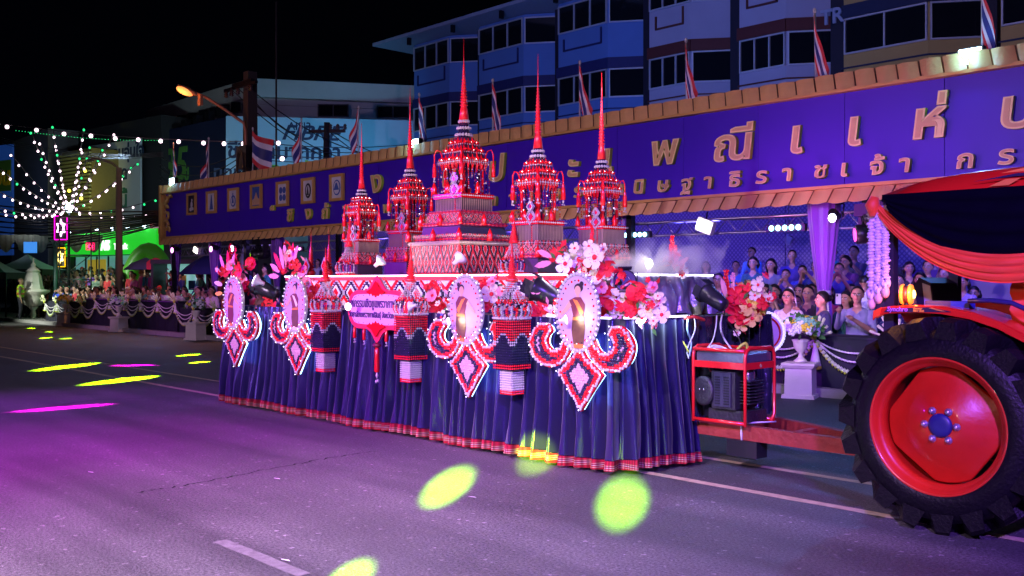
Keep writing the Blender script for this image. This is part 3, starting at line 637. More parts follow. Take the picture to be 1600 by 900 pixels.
MB().box(-.35,.35,-.35,-.2, Z(270,34), Z(235,34)).build('meter_box', BLKM, up)
# arm with the orange sodium lamp
la = thing('street_lamp', 'glowing orange sodium street lamp on a long arm', 'street lamp', (p[0], p[1]-.25, Z(262,34)))
f = lambda px, py, D=33.7: tuple(a-b for a, b in zip(pd(px, py, D), (p[0], p[1]-.25, Z(262,34))))
pts_ = [f(384,250), f(384,205), f(381,192), f(372,186), f(350,170), f(325,154), f(305,145)]
MB().tube(pts_, .05, 8).build('lamp_arm', mat('lamp_arm_paint', (.25,.12,.08), .5), la)
h0 = Vector(f(308,148)); h1 = Vector(f(277,134)); dr = (h1-h0)
Mr = dr.to_track_quat('X', 'Z').to_matrix()
MB().ell(tuple((h0+h1)/2), dr.length/2*1.1, .16, .12, 12, 8, 0, Mr).build('lamp_head', mat('lamp_head_paint', (.3,.16,.1), .5), la)
MB().ell(tuple((h0*.4+h1*.6)+Vector((.03,-.03,-.07))), dr.length/2*.85, .17, .13, 12, 8, 0, Mr).build('lamp_bowl', mat('sodium_bowl', (1,.5,.2), .4, emit=(1,.30,.07), es=1.7), la)
MB().boxc(f(313,157), (.2,.1,.35)).build('ballast', mat('lamp_head_paint', (.3,.16,.1)), la)
q = pd(285, 140, 33.4); point('sodium_light', (q[0], q[1]-.3, q[2]-.3), 45, (1, .25, .06), .2)
spot('sodium_beam', (q[0], q[1], q[2]-.3), (q[0]+.5, q[1]-1, 0), 900, (1, .35, .12), 120, 1)
q = pd(400, 300, 33); point('sodium_bounce', (q[0]-.4, q[1]-2.0, 6.2), 25, (1,.3,.1), .2)
p2 = pd(511, 440, 40); up2 = thing('utility_pole', 'dark leaning pole with short crossarm in front of the billboard face', 'utility pole', (p2[0], p2[1], .12))
zt2 = Z(196, 40); MB().tube([(-.35,0,0),(0,0,zt2)], [.16,.12], 8).build('shaft', DPOLE, up2)
MB().boxc((0,0,zt2-.35), (1.5,.12,.12), 0, R(40)).build('crossarm', BLKM, up2)
for i in range(3): link('insulator', ins, up2, (.2*i*1.1+.1, .2*i+.1, zt2-.3))
p3 = pd(186, 440, 37); up3 = thing('lamp_post', 'tall bare concrete lamp post rising through the string lights', 'lamp post', (p3[0], p3[1], .12))
MB().tube([(0,0,0),(0,0,Z(262,37)-.12)], [.16,.10], 10).build('shaft', mat('lamp_post_concrete', (.28,.26,.18), .8), up3)
g2 = lambda px, py: (lambda a: (a[0]-p3[0], a[1]-p3[1], a[2]-.12))(pd(px, py, 37))
MB().tube([g2(187,272), g2(184,262), g2(175,255), g2(160,250), g2(145,247)], .05, 6).build('lamp_arm', mat('lamp_post_concrete', (.28,.26,.18)), up3)
MB().ell(g2(141,250), .3,.12,.07).build('lamp_head', mat('lamp_post_concrete', (.28,.26,.18)), up3)
mt = thing('sky_mast', 'thin dark mast rising against the night sky above the pole', 'mast', (p[0]+.0, p[1]+1.0, .12)); MB().tube([(0,0,0),(0,0,Z(12,35))], .035, 5).build('mast_tube', DPOLE, mt)
WIRE = mat('wire_black', (.015,.015,.018), .6)
WIREL = mat('wire_grey', (.12,.12,.14), .5)
def wire(a, b, sag, r=.018, m=WIRE, lb='thin sagging overhead cable', grp='overhead cables'):
    a = Vector(a); b = Vector(b); P = [(a+(b-a)*t_-Vector((0,0,sag*4*t_*(1-t_))))for t_ in [i/10 for i in range(11)]]
    o = MB().tube(P, r, 4).build('cable', m); return tag(o, lb, 'cable', grp)
for i, (a, b, s) in enumerate(((pd(360,138,33.8), pd(520,250,41), .3), (pd(372,138,33.8), pd(560,252,42), .5), (pd(384,140,33.8), pd(470,213,40), .3), (pd(398,145,34), pd(660,245,44), .8), (pd(516,203,40), pd(660,255,46), .3), (pd(516,207,40), pd(650,270,46), .4))):
    wire(a, b, s, .022, WIRE, 'overhead cable %s of those running from the utility pole over the billboard' % ['highest','second highest','third','rising to the roof','upper short','lower short'][i], 'cables before the billboard')
for i in range(7):
    a = pd(383, 232+i*7, 34); b = pd(250, 245+i*9+3*(i % 2), 40); wire(a, b, .5+.1*i, .02, WIRE, 'loose black cable, number %s from the top, left of the utility pole' % ['one','two','three','four','five','six','seven'][i], 'cables left of the pole')
for i in range(5):
    a = pd(398, 222+i*9, 34); b = pd(700, 216+i*7, 47); wire(a, b, .3, .016, WIREL, 'fine grey %s cable crossing the pale billboard' % ['topmost','second','middle','fourth','lowest'][i], 'fine cables over the billboard')
for i in range(14):
    a = pd(255, 330+i*1.6, 36+i*.2); b = pd(-30, 318+i*5.5, 46+i*.3); wire(a, b, .15+.08*((i*7) % 5), .03, mat('wire_brown', (.03,.022,.02), .7), ORD[i]+' cable from the top in the bundle sagging above the shop roofs', 'cable bundle over the shops')
for i in range(4): wire(pd(-20, 208+i*3, 45), pd(255, 238+i*2, 40), .4, .012, WIREL, ORD[i]+' thin cable from the top above the string lights', 'thin cables above the string lights')
lp = thing('cable_coil', 'round coil of spare cable hanging left of the utility pole', 'cable', pd(377, 262, 33.6)); 
for k in range(3): MB().tube([(.22*math.cos(a*.35), -.03*k, .55*math.sin(a*.35)+.04*k) for a in range(19)], .015, 4).build('cable_loop', WIRE, lp)
# ================================================================ STRING LIGHTS around the mast
hub = Vector(pd(108, 329, 42))
ends = [(-6,323,37),(-6,297,36),(-6,258,35),(17,240,38),(48,205,36),(62,222,37),(82,196,36),(88,232,38),(131,200,37),(128,236,39),(140,228,38.5),(178,208,38),(160,232,39),(215,254,39),(243,311,40),(246,331,40),(205,260,39.5),(-6,330,38)]
sl = thing('light_pole', 'slim pole at the centre of the radiating string lights', 'pole', (hub.x, hub.y, .12))
MB().tube([(0,0,0),(0,0,hub.z+.1)], .05, 6).build('shaft', BLKM, sl); MB().ell((0,0,hub.z), .16,.16,.22).build('hub_lamp', BULBC, sl)
names = ['level left','second left','third left','upper left','steep left','short steep left','near vertical left','inner vertical left','near vertical','short inner right','inner right','long upper right','short upper right','long right','low right','lowest right','middle right','lowest left']
for k, ((px, py, D), nm) in enumerate(zip(ends, names)):
    e_ = Vector(pd(px, py, D)); L_ = (e_-hub).length; nb_ = max(8, int(L_/.55)); P = []
    for i in range(nb_+1):
        t_ = i/nb_; P.append(hub+(e_-hub)*t_-Vector((0,0,.35*4*t_*(1-t_)*.6)))
    t = thing('string_light', 'string of small warm white bulbs, the %s ray from the lit hub' % nm, 'string lights', tuple(hub), 0, 'string lights radiating from the hub')
    MB().tube([tuple(q-hub) for q in P], .02, 4).build('wire', WIREL, t)
    bm_ = MB(); bg = MB()
    for i, q in enumerate(P[1:]):
        tgt = bg if (i in (nb_-1, nb_//2+2) and k % 2 == 0) or random.random() < .04 else bm_
        tgt.ell(tuple(q-hub-Vector((0,0,.07))), .042, .042, .048, 6, 4)
    o = bm_.build('bulbs', BULBP, t); o['kind'] = 'stuff'
    if bg.v: o = bg.build('green_bulbs', BULBG, t); o['kind'] = 'stuff'
lf = thing('festoon', 'long festoon wire of large separate bulbs running across to the utility pole', 'string lights', pd(11, 192, 38))
FP = [pd(px, py, 38-.008*px) for px, py in ((-20,193),(11,195),(57,200),(100,206),(142,209),(180,213),(216,215),(251,217),(279,218),(318,220),(350,221),(380,221),(409,222),(435,220))]
o0 = Vector(pd(11,192,38)); MB().tube([tuple(Vector(q)-o0) for q in FP], .014, 4).build('wire', WIREL, lf)
for q in FP: MB().ell(tuple(Vector(q)-o0-Vector((0,0,.08))), .075,.075,.075).build('bulb', BULBP, lf)
for (px, py) in ((441,248),): tag(MB().ell(pd(px,py,38), .09,.09,.09).build('hanging_bulb', BULBP), 'single low bulb in front of the fibre billboard', 'bulb')
dots = MB()
for i in range(48): q = pd(25+i*4.8, 204+8*math.sin(i*.05)+(i*.2), 44); dots.bead(q, .016)
tag(dots.build('fairy_lights', BULBG), 'faint row of tiny green fairy lights above the string lights', 'string lights', None, 'stuff')
# ---- scaffold tower and neon stars
st = thing('scaffold_tower', 'thin dark scaffold tower under the string light hub', 'scaffold', pd(124, 440, 41)[:2]+(.12,), R(47))
for x in (-.65,.65):
    for y in (-.4,.4): MB().tube([(x,y,0),(x,y,4.2)], .03, 5).build('upright', BLKM, st)
for z in (.6,1.6,2.6,3.6,4.2):
    for (a, b) in (((-.65,-.4,z),(.65,-.4,z)),((-.65,.4,z),(.65,.4,z))): MB().tube([a,b], .022, 5).build('ledger', BLKM, st)
for z in (.6,1.6,2.6): MB().tube([(-.65,-.4,z),(.65,-.4,z+1)], .018, 5).build('brace', BLKM, st)
def neon(px, py, w_, h_, m, lb, back, D=41.3):
    q = pd(px, py, D); t = thing('neon_star_sign', lb, 'neon sign', q, R(46.9))
    sx_, sz_ = w_/2, h_/2
    for s in (1,-1):
        P = [(sx_*.7*math.cos(a), 0, s*sz_*.72*math.sin(a)) for a in (R(-30),R(90),R(210),R(-30))]; MB().tube(P, .028, 6).build('neon_tube', m, t)
    fr_ = MB()
    for P in (((-sx_,0,-sz_),(sx_,0,-sz_)),((sx_,0,-sz_),(sx_,0,sz_)),((sx_,0,sz_),(-sx_,0,sz_)),((-sx_,0,sz_),(-sx_,0,-sz_))): fr_.tube(P, .02, 5)
    fr_.build('neon_border', back, t); MB().box(-sx_+.03, sx_-.03, .04, .06, -sz_+.03, sz_-.03).build('backing', BLK, t)
    return t
neon(95, 356, .52, .98, mat('neon_pink', (1,.3,.8), .4, emit=(1,.45,.9), es=7), 'pink neon double triangle star sign under the string lights', mat('neon_magenta', (1,.0,.6), .4, emit=(1,.0,.55), es=2.2))
neon(93, 402, .46, .78, mat('neon_yellow', (1,.8,.2), .4, emit=(1,.75,.2), es=6), 'yellow neon double triangle star sign below the pink one', mat('neon_amber', (1,.5,0), .4, emit=(.9,.45,.0), es=1.6))
neon(141, 385, .34, .28, mat('neon_red', (1,.0,.1), .4, emit=(1,.03,.16), es=3), 'small red neon ring sign before the green fascia', mat('neon_red2', (1,.0,.1), .4, emit=(.6,.0,.08), es=2))
# ---- white and green canopy tent, draped cloth behind it, lantern post
TC = mat('tent_cloth', (.32,.36,.38), .7, var=.15, scale=2, bump=.3, bscale=4); TG = mat('tent_cloth_green', (.03,.22,.08), .7)
def tent(px, pyap, pyeave, wpx, D, lb, mats):
    q = pd(px, 440, D); zA = Z(pyap, D); zE = Z(pyeave, D); w_ = wpx*D/FX/2
    t = thing('canopy_tent', lb, 'tent', (q[0], q[1], .12), R(46.9)); zA -= .12; zE -= .12
    cor = [(-w_,-w_),(w_,-w_),(w_,w_),(-w_,w_)]
    for i in range(4):
        a, b = cor[i], cor[(i+1) % 4]; mb = MB(); V = []
        for j in range(7):
            v = j/6; zz = zE+(zA-zE)*(v**1.6)
            for k in range(7): u = k/6; V.append(((a[0]+(b[0]-a[0])*u)*(1-v), (a[1]+(b[1]-a[1])*u)*(1-v), zz-.12*math.sin(math.pi*u)*(1-v)))
        mb.add(V, [(j*7+k, j*7+k+1, (j+1)*7+k+1, (j+1)*7+k) for j in range(6) for k in range(6)], 0, True); mb.build('roof_panel', mats[i % len(mats)], t, flip=False)
        MB().add([(a[0],a[1],zE),(b[0],b[1],zE),(b[0],b[1],zE-.28),(a[0],a[1],zE-.28)], [(0,1,2,3)]).build('valance', mat('tent_valance', (.03,.035,.04), .8), t, flip=False)
        MB().tube([(a[0],a[1],0),(a[0],a[1],zE)], .035, 6).build('leg', BLKM, t)
tent(43, 397, 421, 86, 47, 'pale canopy tent with a pointed roof at the far left', [TC, TC, TG, TC])
tent(-8, 404, 426, 70, 43, 'green lit canopy tent cut by the left edge of the photograph', [TG, TC])
DRP = mat('draped_cloth', (.30,.28,.18), .8, var=.3, scale=3, bump=.4, bscale=6)
dc = thing('draped_cloth_line', 'pale cloth swags hung in a row above the tents', 'drapery', pd(60, 372, 44), R(46.9))
for i in range(7):
    V = []; x0 = -2.6+i*.78
    for j in range(7):
        for k in range(9): u = k/8; v = j/6; V.append((x0+.76*u, .05*math.sin(u*20), .15-v*(.25+.55*math.sin(math.pi*u))))
    MB().add(V, [(j*9+k, j*9+k+1, (j+1)*9+k+1, (j+1)*9+k) for j in range(6) for k in range(8)], 0, True).build('swag', DRP, dc, flip=False)
tp = thing('blue_screen', 'small bright blue screen between the tent tops', 'screen', pd(47, 388, 43), R(46.9)); MB().box(-.28,.28,0,.05,-.2,.28).build('screen_face', mat('screen_blue', (.1,.4,1), .4, emit=(.06,.3,.9), es=.9), tp)
# ================================================================ STAGE under the banner
def lattice_mat():
    m = bpy.data.materials.new('patterned_wall_cloth'); m.use_nodes = True; nt = m.node_tree; b = nt.nodes['Principled BSDF']; N = nt.nodes.new; L = nt.links.new
    tc = N('ShaderNodeTexCoord'); sep = N('ShaderNodeSeparateXYZ'); L(tc.outputs['Object'], sep.inputs[0])
    def mth(op, a, bb=None):
        n = N('ShaderNodeMath'); n.operation = op
        for i, v in enumerate((a, bb)):
            if v is None: continue
            if isinstance(v, (int, float)): n.inputs[i].default_value = v
            else: L(v, n.inputs[i])
        return n.outputs[0]
    s = mth('ADD', sep.outputs['X'], sep.outputs['Z']); d = mth('SUBTRACT', sep.outputs['X'], sep.outputs['Z'])
    f = lambda v: mth('ABSOLUTE', mth('SINE', mth('MULTIPLY', v, 30)))
    g = mth('MULTIPLY', f(s), f(d)); r = N('ShaderNodeValToRGB'); r.color_ramp.elements[0].position = .35; r.color_ramp.elements[0].color = (.17,.14,.31,1); r.color_ramp.elements[1].position = .6; r.color_ramp.elements[1].color = (.36,.32,.5,1)
    L(g, r.inputs['Fac']); L(r.outputs[0], b.inputs['Base Color']); b.inputs['Roughness'].default_value = .7; return m
LAT = lattice_mat(); LAV = mat('lavender_wall_cloth', (.28,.24,.45), .8, var=.2, scale=1.5, bump=.3, bscale=4)
YW_ = 19.6
bw = thing('back_wall', 'lavender cloth back wall of the stage with a dotted upper band', 'wall', (0, YW_, 0))
for x0, x1 in ((-32,-27),(-27,-22),(-22,-17),(-17,-12),(-12,-7),(-7,-1.5)):
    MB().box(x0+.01, x1-.01, 0, .12, .12, 1.75).build('lower_cloth', LAV, bw); MB().box(x0+.01, x1-.01, -.02, .12, 1.80, 3.4).build('patterned_cloth', LAT, bw)
MB().box(-32, -1.5, -.06, -.003, 1.70, 1.86).build('wall_rail', mat('violet_sash', (.08,.02,.3), .6), bw)
rf = thing('stage_roof', 'dark flat roof sheet over the seated guests', 'roof', (0, 14.2, 0)); MB().box(-32, -1.5, 0, 5.5, 3.42, 3.5).build('roof_sheet', mat('roof_underside', (.12,.12,.16), .8), rf)
ptl = thing('stage_platform', 'stepped dark platform carrying the rows of guests', 'platform', (0, 0, 0))
for i, (y0, z) in enumerate(((15.3,.32),(16.5,.52),(17.6,.72))): MB().box(-54 if i < 2 else -32, -1.5, y0, YW_-.01, .121+(0 if i == 0 else (.32,.52)[i-1]-.12+.001), z).build('step', mat('platform_carpet', (.03,.03,.05), .9, var=.3, scale=3), ptl)
CUR = mat('purple_satin_curtain', (.16,.03,.42), .4, var=.15, scale=3, sheen=.6)
def curtain(x, y=14.35, w_=.27, lb=''):
    t = thing('pillar_curtain', lb, 'curtain', (x, y, .12), 0, 'tied curtains along the stage'); mb = MB(); n = 40; V = []; H = 2.85
    lv_ = [(0,.30),(.35,.34),(.9,.24),(1.25,.20),(1.32,.17),(1.4,.2),(1.9,.33),(2.5,.46),(H,.5)]
    for z, r in lv_:
        for j in range(n): a = 2*math.pi*j/n; rr = r*w_/.46*(1+.10*math.sin(a*11)+.05*math.sin(a*7+z)); V.append((rr*math.cos(a)*.9, rr*math.sin(a)*.55, z))
    F = [(i*n+j, i*n+(j+1) % n, (i+1)*n+(j+1) % n, (i+1)*n+j) for i in range(len(lv_)-1) for j in range(n)]
    mb.add(V, F, 0, True); mb.build('curtain_cloth', CUR, t)
    MB().lathe([(.19,1.27),(.21,1.32),(.19,1.37)], 16, sy=.36, sx=.56).build('tie_band', mat('silver_band', (.5,.45,.6), .35, .4), t)
    MB().tube([(0,0,0),(0,0,H+.4)], .05, 6).build('post', ALU, t)
for x, lb in ((-8.1,'purple tied curtain at the right of the stage, beside the man in cyan'),(-12.4,'purple tied curtain behind the smoke on the float'),(-20.9,'purple tied curtain behind the float towers'),(-25.1,'purple tied curtain just left of the first small float spire'),(-28.9,'purple tied curtain right of the teal booth'),(-31.7,'purple tied curtain at the left end of the stage')): curtain(x, lb=lb)
tr = thing('lighting_truss', 'long aluminium lighting truss hung under the banner', 'truss', (0, 14.45, 0))
for y, z in ((0,2.72),(0,2.47),(.25,2.72)): MB().tube([(-32,y,z),(-2,y,z)], .022, 6).build('chord', ALU, tr)
dg_ = MB().tube([(-.22,0,2.48),(0,0,2.71),(.22,0,2.48)], .011, 5).mesh('truss_diagonal', ALU)
for i in range(66): link('truss_diagonal', dg_, tr, (-31.6+i*.45, 0, 0))
MB().box(-32, -2, -.35, -.33, 2.86, 2.9).build('cable_rail', mat('brass_rail', (.4,.25,.1), .4, .5), tr)
YT = 14.3
def ledbar(px, py, lb, m, n=5, w_=.5):
    p = pt(px, py, YT); t = thing('led_bar', lb, 'stage light', p); MB().box(-w_/2-.04, w_/2+.04, 0, .08, -.06, .06).build('housing', BLK, t)
    for i in range(n): MB().ell((-w_/2+w_*(i+.5)/n, -.02, 0), w_/n*.38, .025, w_/n*.38, 10, 6).build('led', m, t)
    MB().tube([(0,.05,.05),(0,.12,2.47-p[2] if 2.47-p[2] > .06 else .07)], .012, 5).build('bracket', BLKM, t)
ledbar(1227, 356, 'bar of five cyan LED dots above the man in the striped blue shirt', LDOT, 5, .62)
ledbar(993, 367, 'bar of five cyan LED dots to the right of the rear right tower', LDOT, 5, .58)
ledbar(463, 389, 'short bar of pink LEDs above the second oval portrait', LDOTM, 5, .5)
ledbar(574, 392, 'pair of blue white LED discs between the left towers', LDOT, 2, .4)
def par(px, py, lb, m, r=.09, blk=True):
    p = pt(px, py, YT-.1); t = thing('par_light', lb, 'stage light', p)
    MB().lathe([(r*.6,0),(r*.9,.05),(r,.22),(r*1.1,.26)], 12).build('can', BLK if blk else WPNT, t).rotation_euler = (R(80), 0, R(10))
    MB().ell((.04,-.26,-.03), r*.95, .03, r*.95, 12, 6).build('lens', m, t)
    MB().tube([(-r,0,0),(-r,.05,.2),(r,.05,.2),(r,0,0)], .012, 5).tube([(0,.05,.2),(0,.2,max(.24,2.48-p[2]))], .012, 5).build('bracket', BLKM, t)
par(280, 390, 'leftmost magenta par light on the truss', LDOTM); par(341, 388, 'magenta par light right of the white flood on the truss', LDOTM); par(374, 387, 'double magenta and white par light left of the moving head', mat('lens_lilac', (1,1,1), .4, emit=(.85,.55,1), es=8), .1)
par(1310, 339, 'small round white lamp under the roof at the right', mat('lens_white', (1,1,1), .4, emit=(.8,.9,1), es=12), .07); par(1547, 348, 'dim violet lamp seen over the tractor', mat('lens_violet', (.4,.2,1), .4, emit=(.3,.1,1), es=2), .06)
def halogen(px, py, lb, s=.16, es=1):
    p = pt(px, py, YT-.15); t = thing('work_light', lb, 'stage light', p)
    o = MB().box(-s, s, 0, .1, -s*.7, s*.7).build('housing', WPNT, t); o.rotation_euler = (0, R(20), 0)
    o = MB().box(-s*.8, -.02, -.03, -.002, -s*.5, s*.5).box(.02, s*.8, -.03, -.002, -s*.5, s*.5).build('lamp_face', mat('lamp_warm', (1,1,1), .4, emit=(1,.95,.8), es=11), t); o.rotation_euler = (0, R(20), 0)
    MB().tube([(0,.06,s*.5),(0,.1,max(.25,2.48-p[2]))], .015, 5).build('bracket', BLKM, t)
    spot('work_beam', (p[0], p[1]-.1, p[2]), (p[0], p[1]-6, -1), 60, (1,.95,.85), 110, .8, .1)
halogen(1100, 353, 'bright square white work light on the truss behind the silver drape', .17); halogen(306, 391, 'square white work light between two magenta pars', .14)
def moving_head(px, py, lb, lens, s=1, y=YT-.25):
    p = pt(px, py, y); t = thing('moving_head', lb, 'stage light', p)
    MB().box(-.20*s,.20*s,-.14*s,.14*s,.16*s,.32*s).build('base', BLK, t)
    for q in (-1, 1): MB().prism([(q*.13*s,.16*s),(q*.18*s,.16*s),(q*.19*s,-.1*s),(q*.14*s,-.16*s)], -.06*s, .06*s).build('yoke_arm', BLK, t)
    h_ = MB().lathe([(.06*s,-.2*s),(.11*s,-.16*s),(.12*s,0),(.10*s,.06*s),(.125*s,.08*s),(.125*s,.22*s),(.11*s,.23*s)], 14).build('head', BLK, t, (0,0,-.06*s)); h_.rotation_euler = (R(95), 0, R(-50))
    l_ = MB().lathe([(.085*s,.232*s),(.09*s,.24*s)], 14).build('lens', lens, t, (0,0,-.06*s)); l_.rotation_euler = h_.rotation_euler
moving_head(1365, 357, 'black moving head light with a pink lens beside the white garland', LENSP, 1.15)
moving_head(409, 393, 'black moving head light with a green lens left of the small spires', LENSG, 1.25)
moving_head(1368, 336, 'second black moving head light, mounted above the pink lens one', BLK, .8)
# hanging kite shaped ornaments
for k, (px, py, lb) in enumerate(((316,403,'grey kite shaped hanging ornament before the teal booth'),(381,405,'grey kite shaped hanging ornament left of the first float spire'),(1232,372,'small silver winged ornament hung on the dotted wall'))):
    p = pt(px, py, 15.2 if k < 2 else 19.3); t = thing('hanging_ornament', lb, 'ornament', p); s = .32 if k < 2 else .13
    mb = MB(); mb.add([(-s,0,0),(0,-.08,s*.5),(s,0,0),(0,-.08,-s*1.4),(0,.08,s*.5),(0,.08,-s*1.4)], [(0,1,3),(1,2,3),(0,5,4),(4,5,2),(0,4,1),(1,4,2)]); mb.build('kite_body', mat('ornament_grey', (.35,.35,.42), .5, .3), t)
    MB().lathe([(.02,.1),(.10,.14),(.03,.22),(.07,.27),(.01,.42)], 8).build('finial', mat('ornament_grey', (.35,.35,.42)), t); MB().lathe([(.01,-.5),(.05,-.56),(.02,-.66)], 8).build('pendant', mat('ornament_grey', (.35,.35,.42)), t)
    MB().tube([(0,0,.4),(0,0,3.4-p[2])], .008, 4).build('cord', WIREL, t)
# ---- long table with black cloth along the kerb, swags, tassels, flower sprays
TCL = mat('black_table_cloth', (.012,.012,.028), .75, var=.4, scale=4, bump=.4, bscale=5)
YTB = 13.05
YTR = 12.97
def table(x0, x1, z, lb, cat='table', y=None):
    t = thing('long_table', lb, cat, ((x0+x1)/2, y or YTB, .12)); w_ = x1-x0
    V = []; n = int(w_*7)
    for j, z_ in enumerate((0, .4, z-.12)):
        for i in range(n+1): V.append((-w_/2+w_*i/n, (.04*math.sin(i*1.3)+.02*math.sin(i*2.9))*(1-j*.45)-.01, z_))
    MB().add(V, [(j*(n+1)+i, j*(n+1)+i+1, (j+1)*(n+1)+i+1, (j+1)*(n+1)+i) for j in range(2) for i in range(n)], 0, True).build('cloth_front', TCL, t, flip=False)
    MB().box(-w_/2, w_/2, -.02, .65, z-.12, z-.09).build('table_top', TCL, t)
    MB().box(-w_/2, -w_/2+.02, 0, .6, 0, z-.125).build('cloth_side', TCL, t); MB().box(w_/2-.02, w_/2, 0, .6, 0, z-.125).build('cloth_side', TCL, t); return t
table(-40.3, -36.2, .86, 'long black clothed table left of the purple topped one')
pt_ = table(-36.1, -28.6, 1.0, 'purple topped table with rows of cups between two flower pedestals')
MB().box(-3.75, 3.75, -.06, .66, .885, .905).build('purple_runner', mat('purple_runner', (.22,.03,.35), .5), pt_)
table(-28.5, -9.1, .82, 'long black clothed table behind the float, hung with garlands')
table(-9.0, -1.6, .82, 'long black clothed table before the guests at the right, beside the tractor', 'table', YTR)
cupm = MB().lathe([(.045,0),(.05,.02),(.055,.10),(.05,.105)], 8).mesh('cup', WHB); plm = MB().lathe([(.05,0),(.11,.02),(.115,.03)], 10).lathe([(.07,.03),(.05,.07),(.01,.09)], 8).mesh('dish', WHB)
for i in range(22):
    x = -35.8+i*.34; o = link('cup' if i % 3 else 'dish', cupm if i % 3 else plm, None, (x, YTB+.12+.2*((i*5) % 3)/2, 1.026)); o.scale = (1.6,)*3
    tag(o, 'white cup standing among the others on the purple topped table' if i % 3 else 'white covered dish standing among the cups on the purple topped table', 'cup' if i % 3 else 'dish', 'cups on the purple topped table' if i % 3 else 'dishes on the purple topped table')
GAR = mat('garland_jasmine', (.62,.72,.5), .7, var=.3, scale=20); GARY = mat('garland_yellow', (.55,.65,.05), .6, var=.3, scale=20); GARW = mat('garland_white', (.75,.72,.74), .7, var=.15, scale=20)
def swag_mesh(w_, near):
    out = []
    for k, (sag, r, m) in enumerate(((.17,.016,GARW),(.29,.018,GARW),(.44,.036,GAR))):
        mb = MB(); n = 26 if near else 16
        for i in range(n+1):
            u = i/n; x = w_*u; z = -sag*4*u*(1-u)
            mb.bead((x, -.01*k, z), r*1.15, 0)
            if k == 2: mb.bead((x+.01, -.03, z-.035), r*.6, 1)
        if k < 2: mb.tube([(w_*i/12, 0, -sag*4*(i/12)*(1-i/12)) for i in range(13)], r*.8, 5)
        out.append(mb.mesh('garland_rope', [m, GARY]))
    return out
tasm = MB().lathe([(.012,0),(.02,-.02),(.03,-.05),(.02,-.07),(.045,-.2),(.06,-.27),(.05,-.30)], 8).lathe([(.062,-.27),(.066,-.30),(.04,-.31)], 8, mi=1).mesh('tassel', [GARW, GARY])
sprm = []
for k in range(3):
    mb = MB(); rr = random.Random(k)
    for i in range(9):
        a = R(20+140*i/8)+rr.uniform(-.1,.1); L_ = rr.uniform(.2,.3); e_ = (L_*math.cos(a), -.06-rr.uniform(0,.08), L_*math.sin(a)); mb.tube([(0,-.02,0), tuple(.55*v for v in e_), e_], [.006,.013,.020], 5, 0); mb.bead(e_, .024, 0)
        if i % 2: mb.bead(tuple(.4*v for v in e_), .022, 1)
    mb.ell((0,-.05,.02), .05,.04,.05, 8, 5, 1); sprm.append(mb.mesh('palm_spray', [mat('spray_cream', (.7,.72,.45), .6), GARY]))
sw_cache = {}
nodes = [(-40.2+1.28*i, .98 if -36.1 < -40.2+1.28*i < -28.6 else .80) for i in range(12)]
def node_name(x):
    px = spx(x, YTB)
    return px
def landmark(px):
    L_ = ((50,'lantern post'),(100,'leftmost pedestal'),(186,'middle pedestal'),(306,'pedestal near the float'),(1252,'near white pedestal'))
    b = min(L_, key=lambda q: abs(q[0]-px)); return ('right of' if px > b[0] else 'left of'), b[1]
def swags(nodes, near):
    YTB = YTR if near else 13.05
    for i, (x, z) in enumerate(nodes):
        s_, lm = landmark(spx(x, YTB))
        o = link('flower_spray', sprm[i % 3], None, (x, YTB-.06, z+.03)); tag(o, ORD[i]+' fan of pale palm buds from the left, '+('on the table beside the tractor' if near else 'along the left tables'), 'flower spray', 'palm bud fans '+('beside the tractor' if near else 'along the left tables'))
        if near: o.scale = (1.15,)*3
        o = link('tassel', tasm, None, (x, YTB-.07, z-.0)); o.scale = (1.4,)*3 if near else (1,)*3; tag(o, ORD[i]+' white tassel from the left, under a palm fan '+('beside the tractor' if near else 'of the left tables'), 'tassel', 'tassels '+('beside the tractor' if near else 'along the left tables'))
        if i < len(nodes)-1:
            x2 = nodes[i+1][0]-x; key = (round(x2, 2), near)
            if key not in sw_cache: sw_cache[key] = swag_mesh(x2, near)
            t = thing('garland_swag', ('%s garland swag from the left, %s' % (['first','second','third','fourth','fifth','sixth','seventh','eighth','ninth','tenth','eleventh'][i], 'on the table beside the tractor' if near else 'along the left tables')), 'garland', (x, YTB-.07, min(z, nodes[i+1][1])), 0, 'garland swags '+('beside the tractor' if near else 'along the left tables'))
            for me in sw_cache[key]: link('garland_rope', me, t)['kind'] = 'stuff'
swags(nodes, False)
swags([(-8.62+1.2*i, .80) for i in range(5)], True)
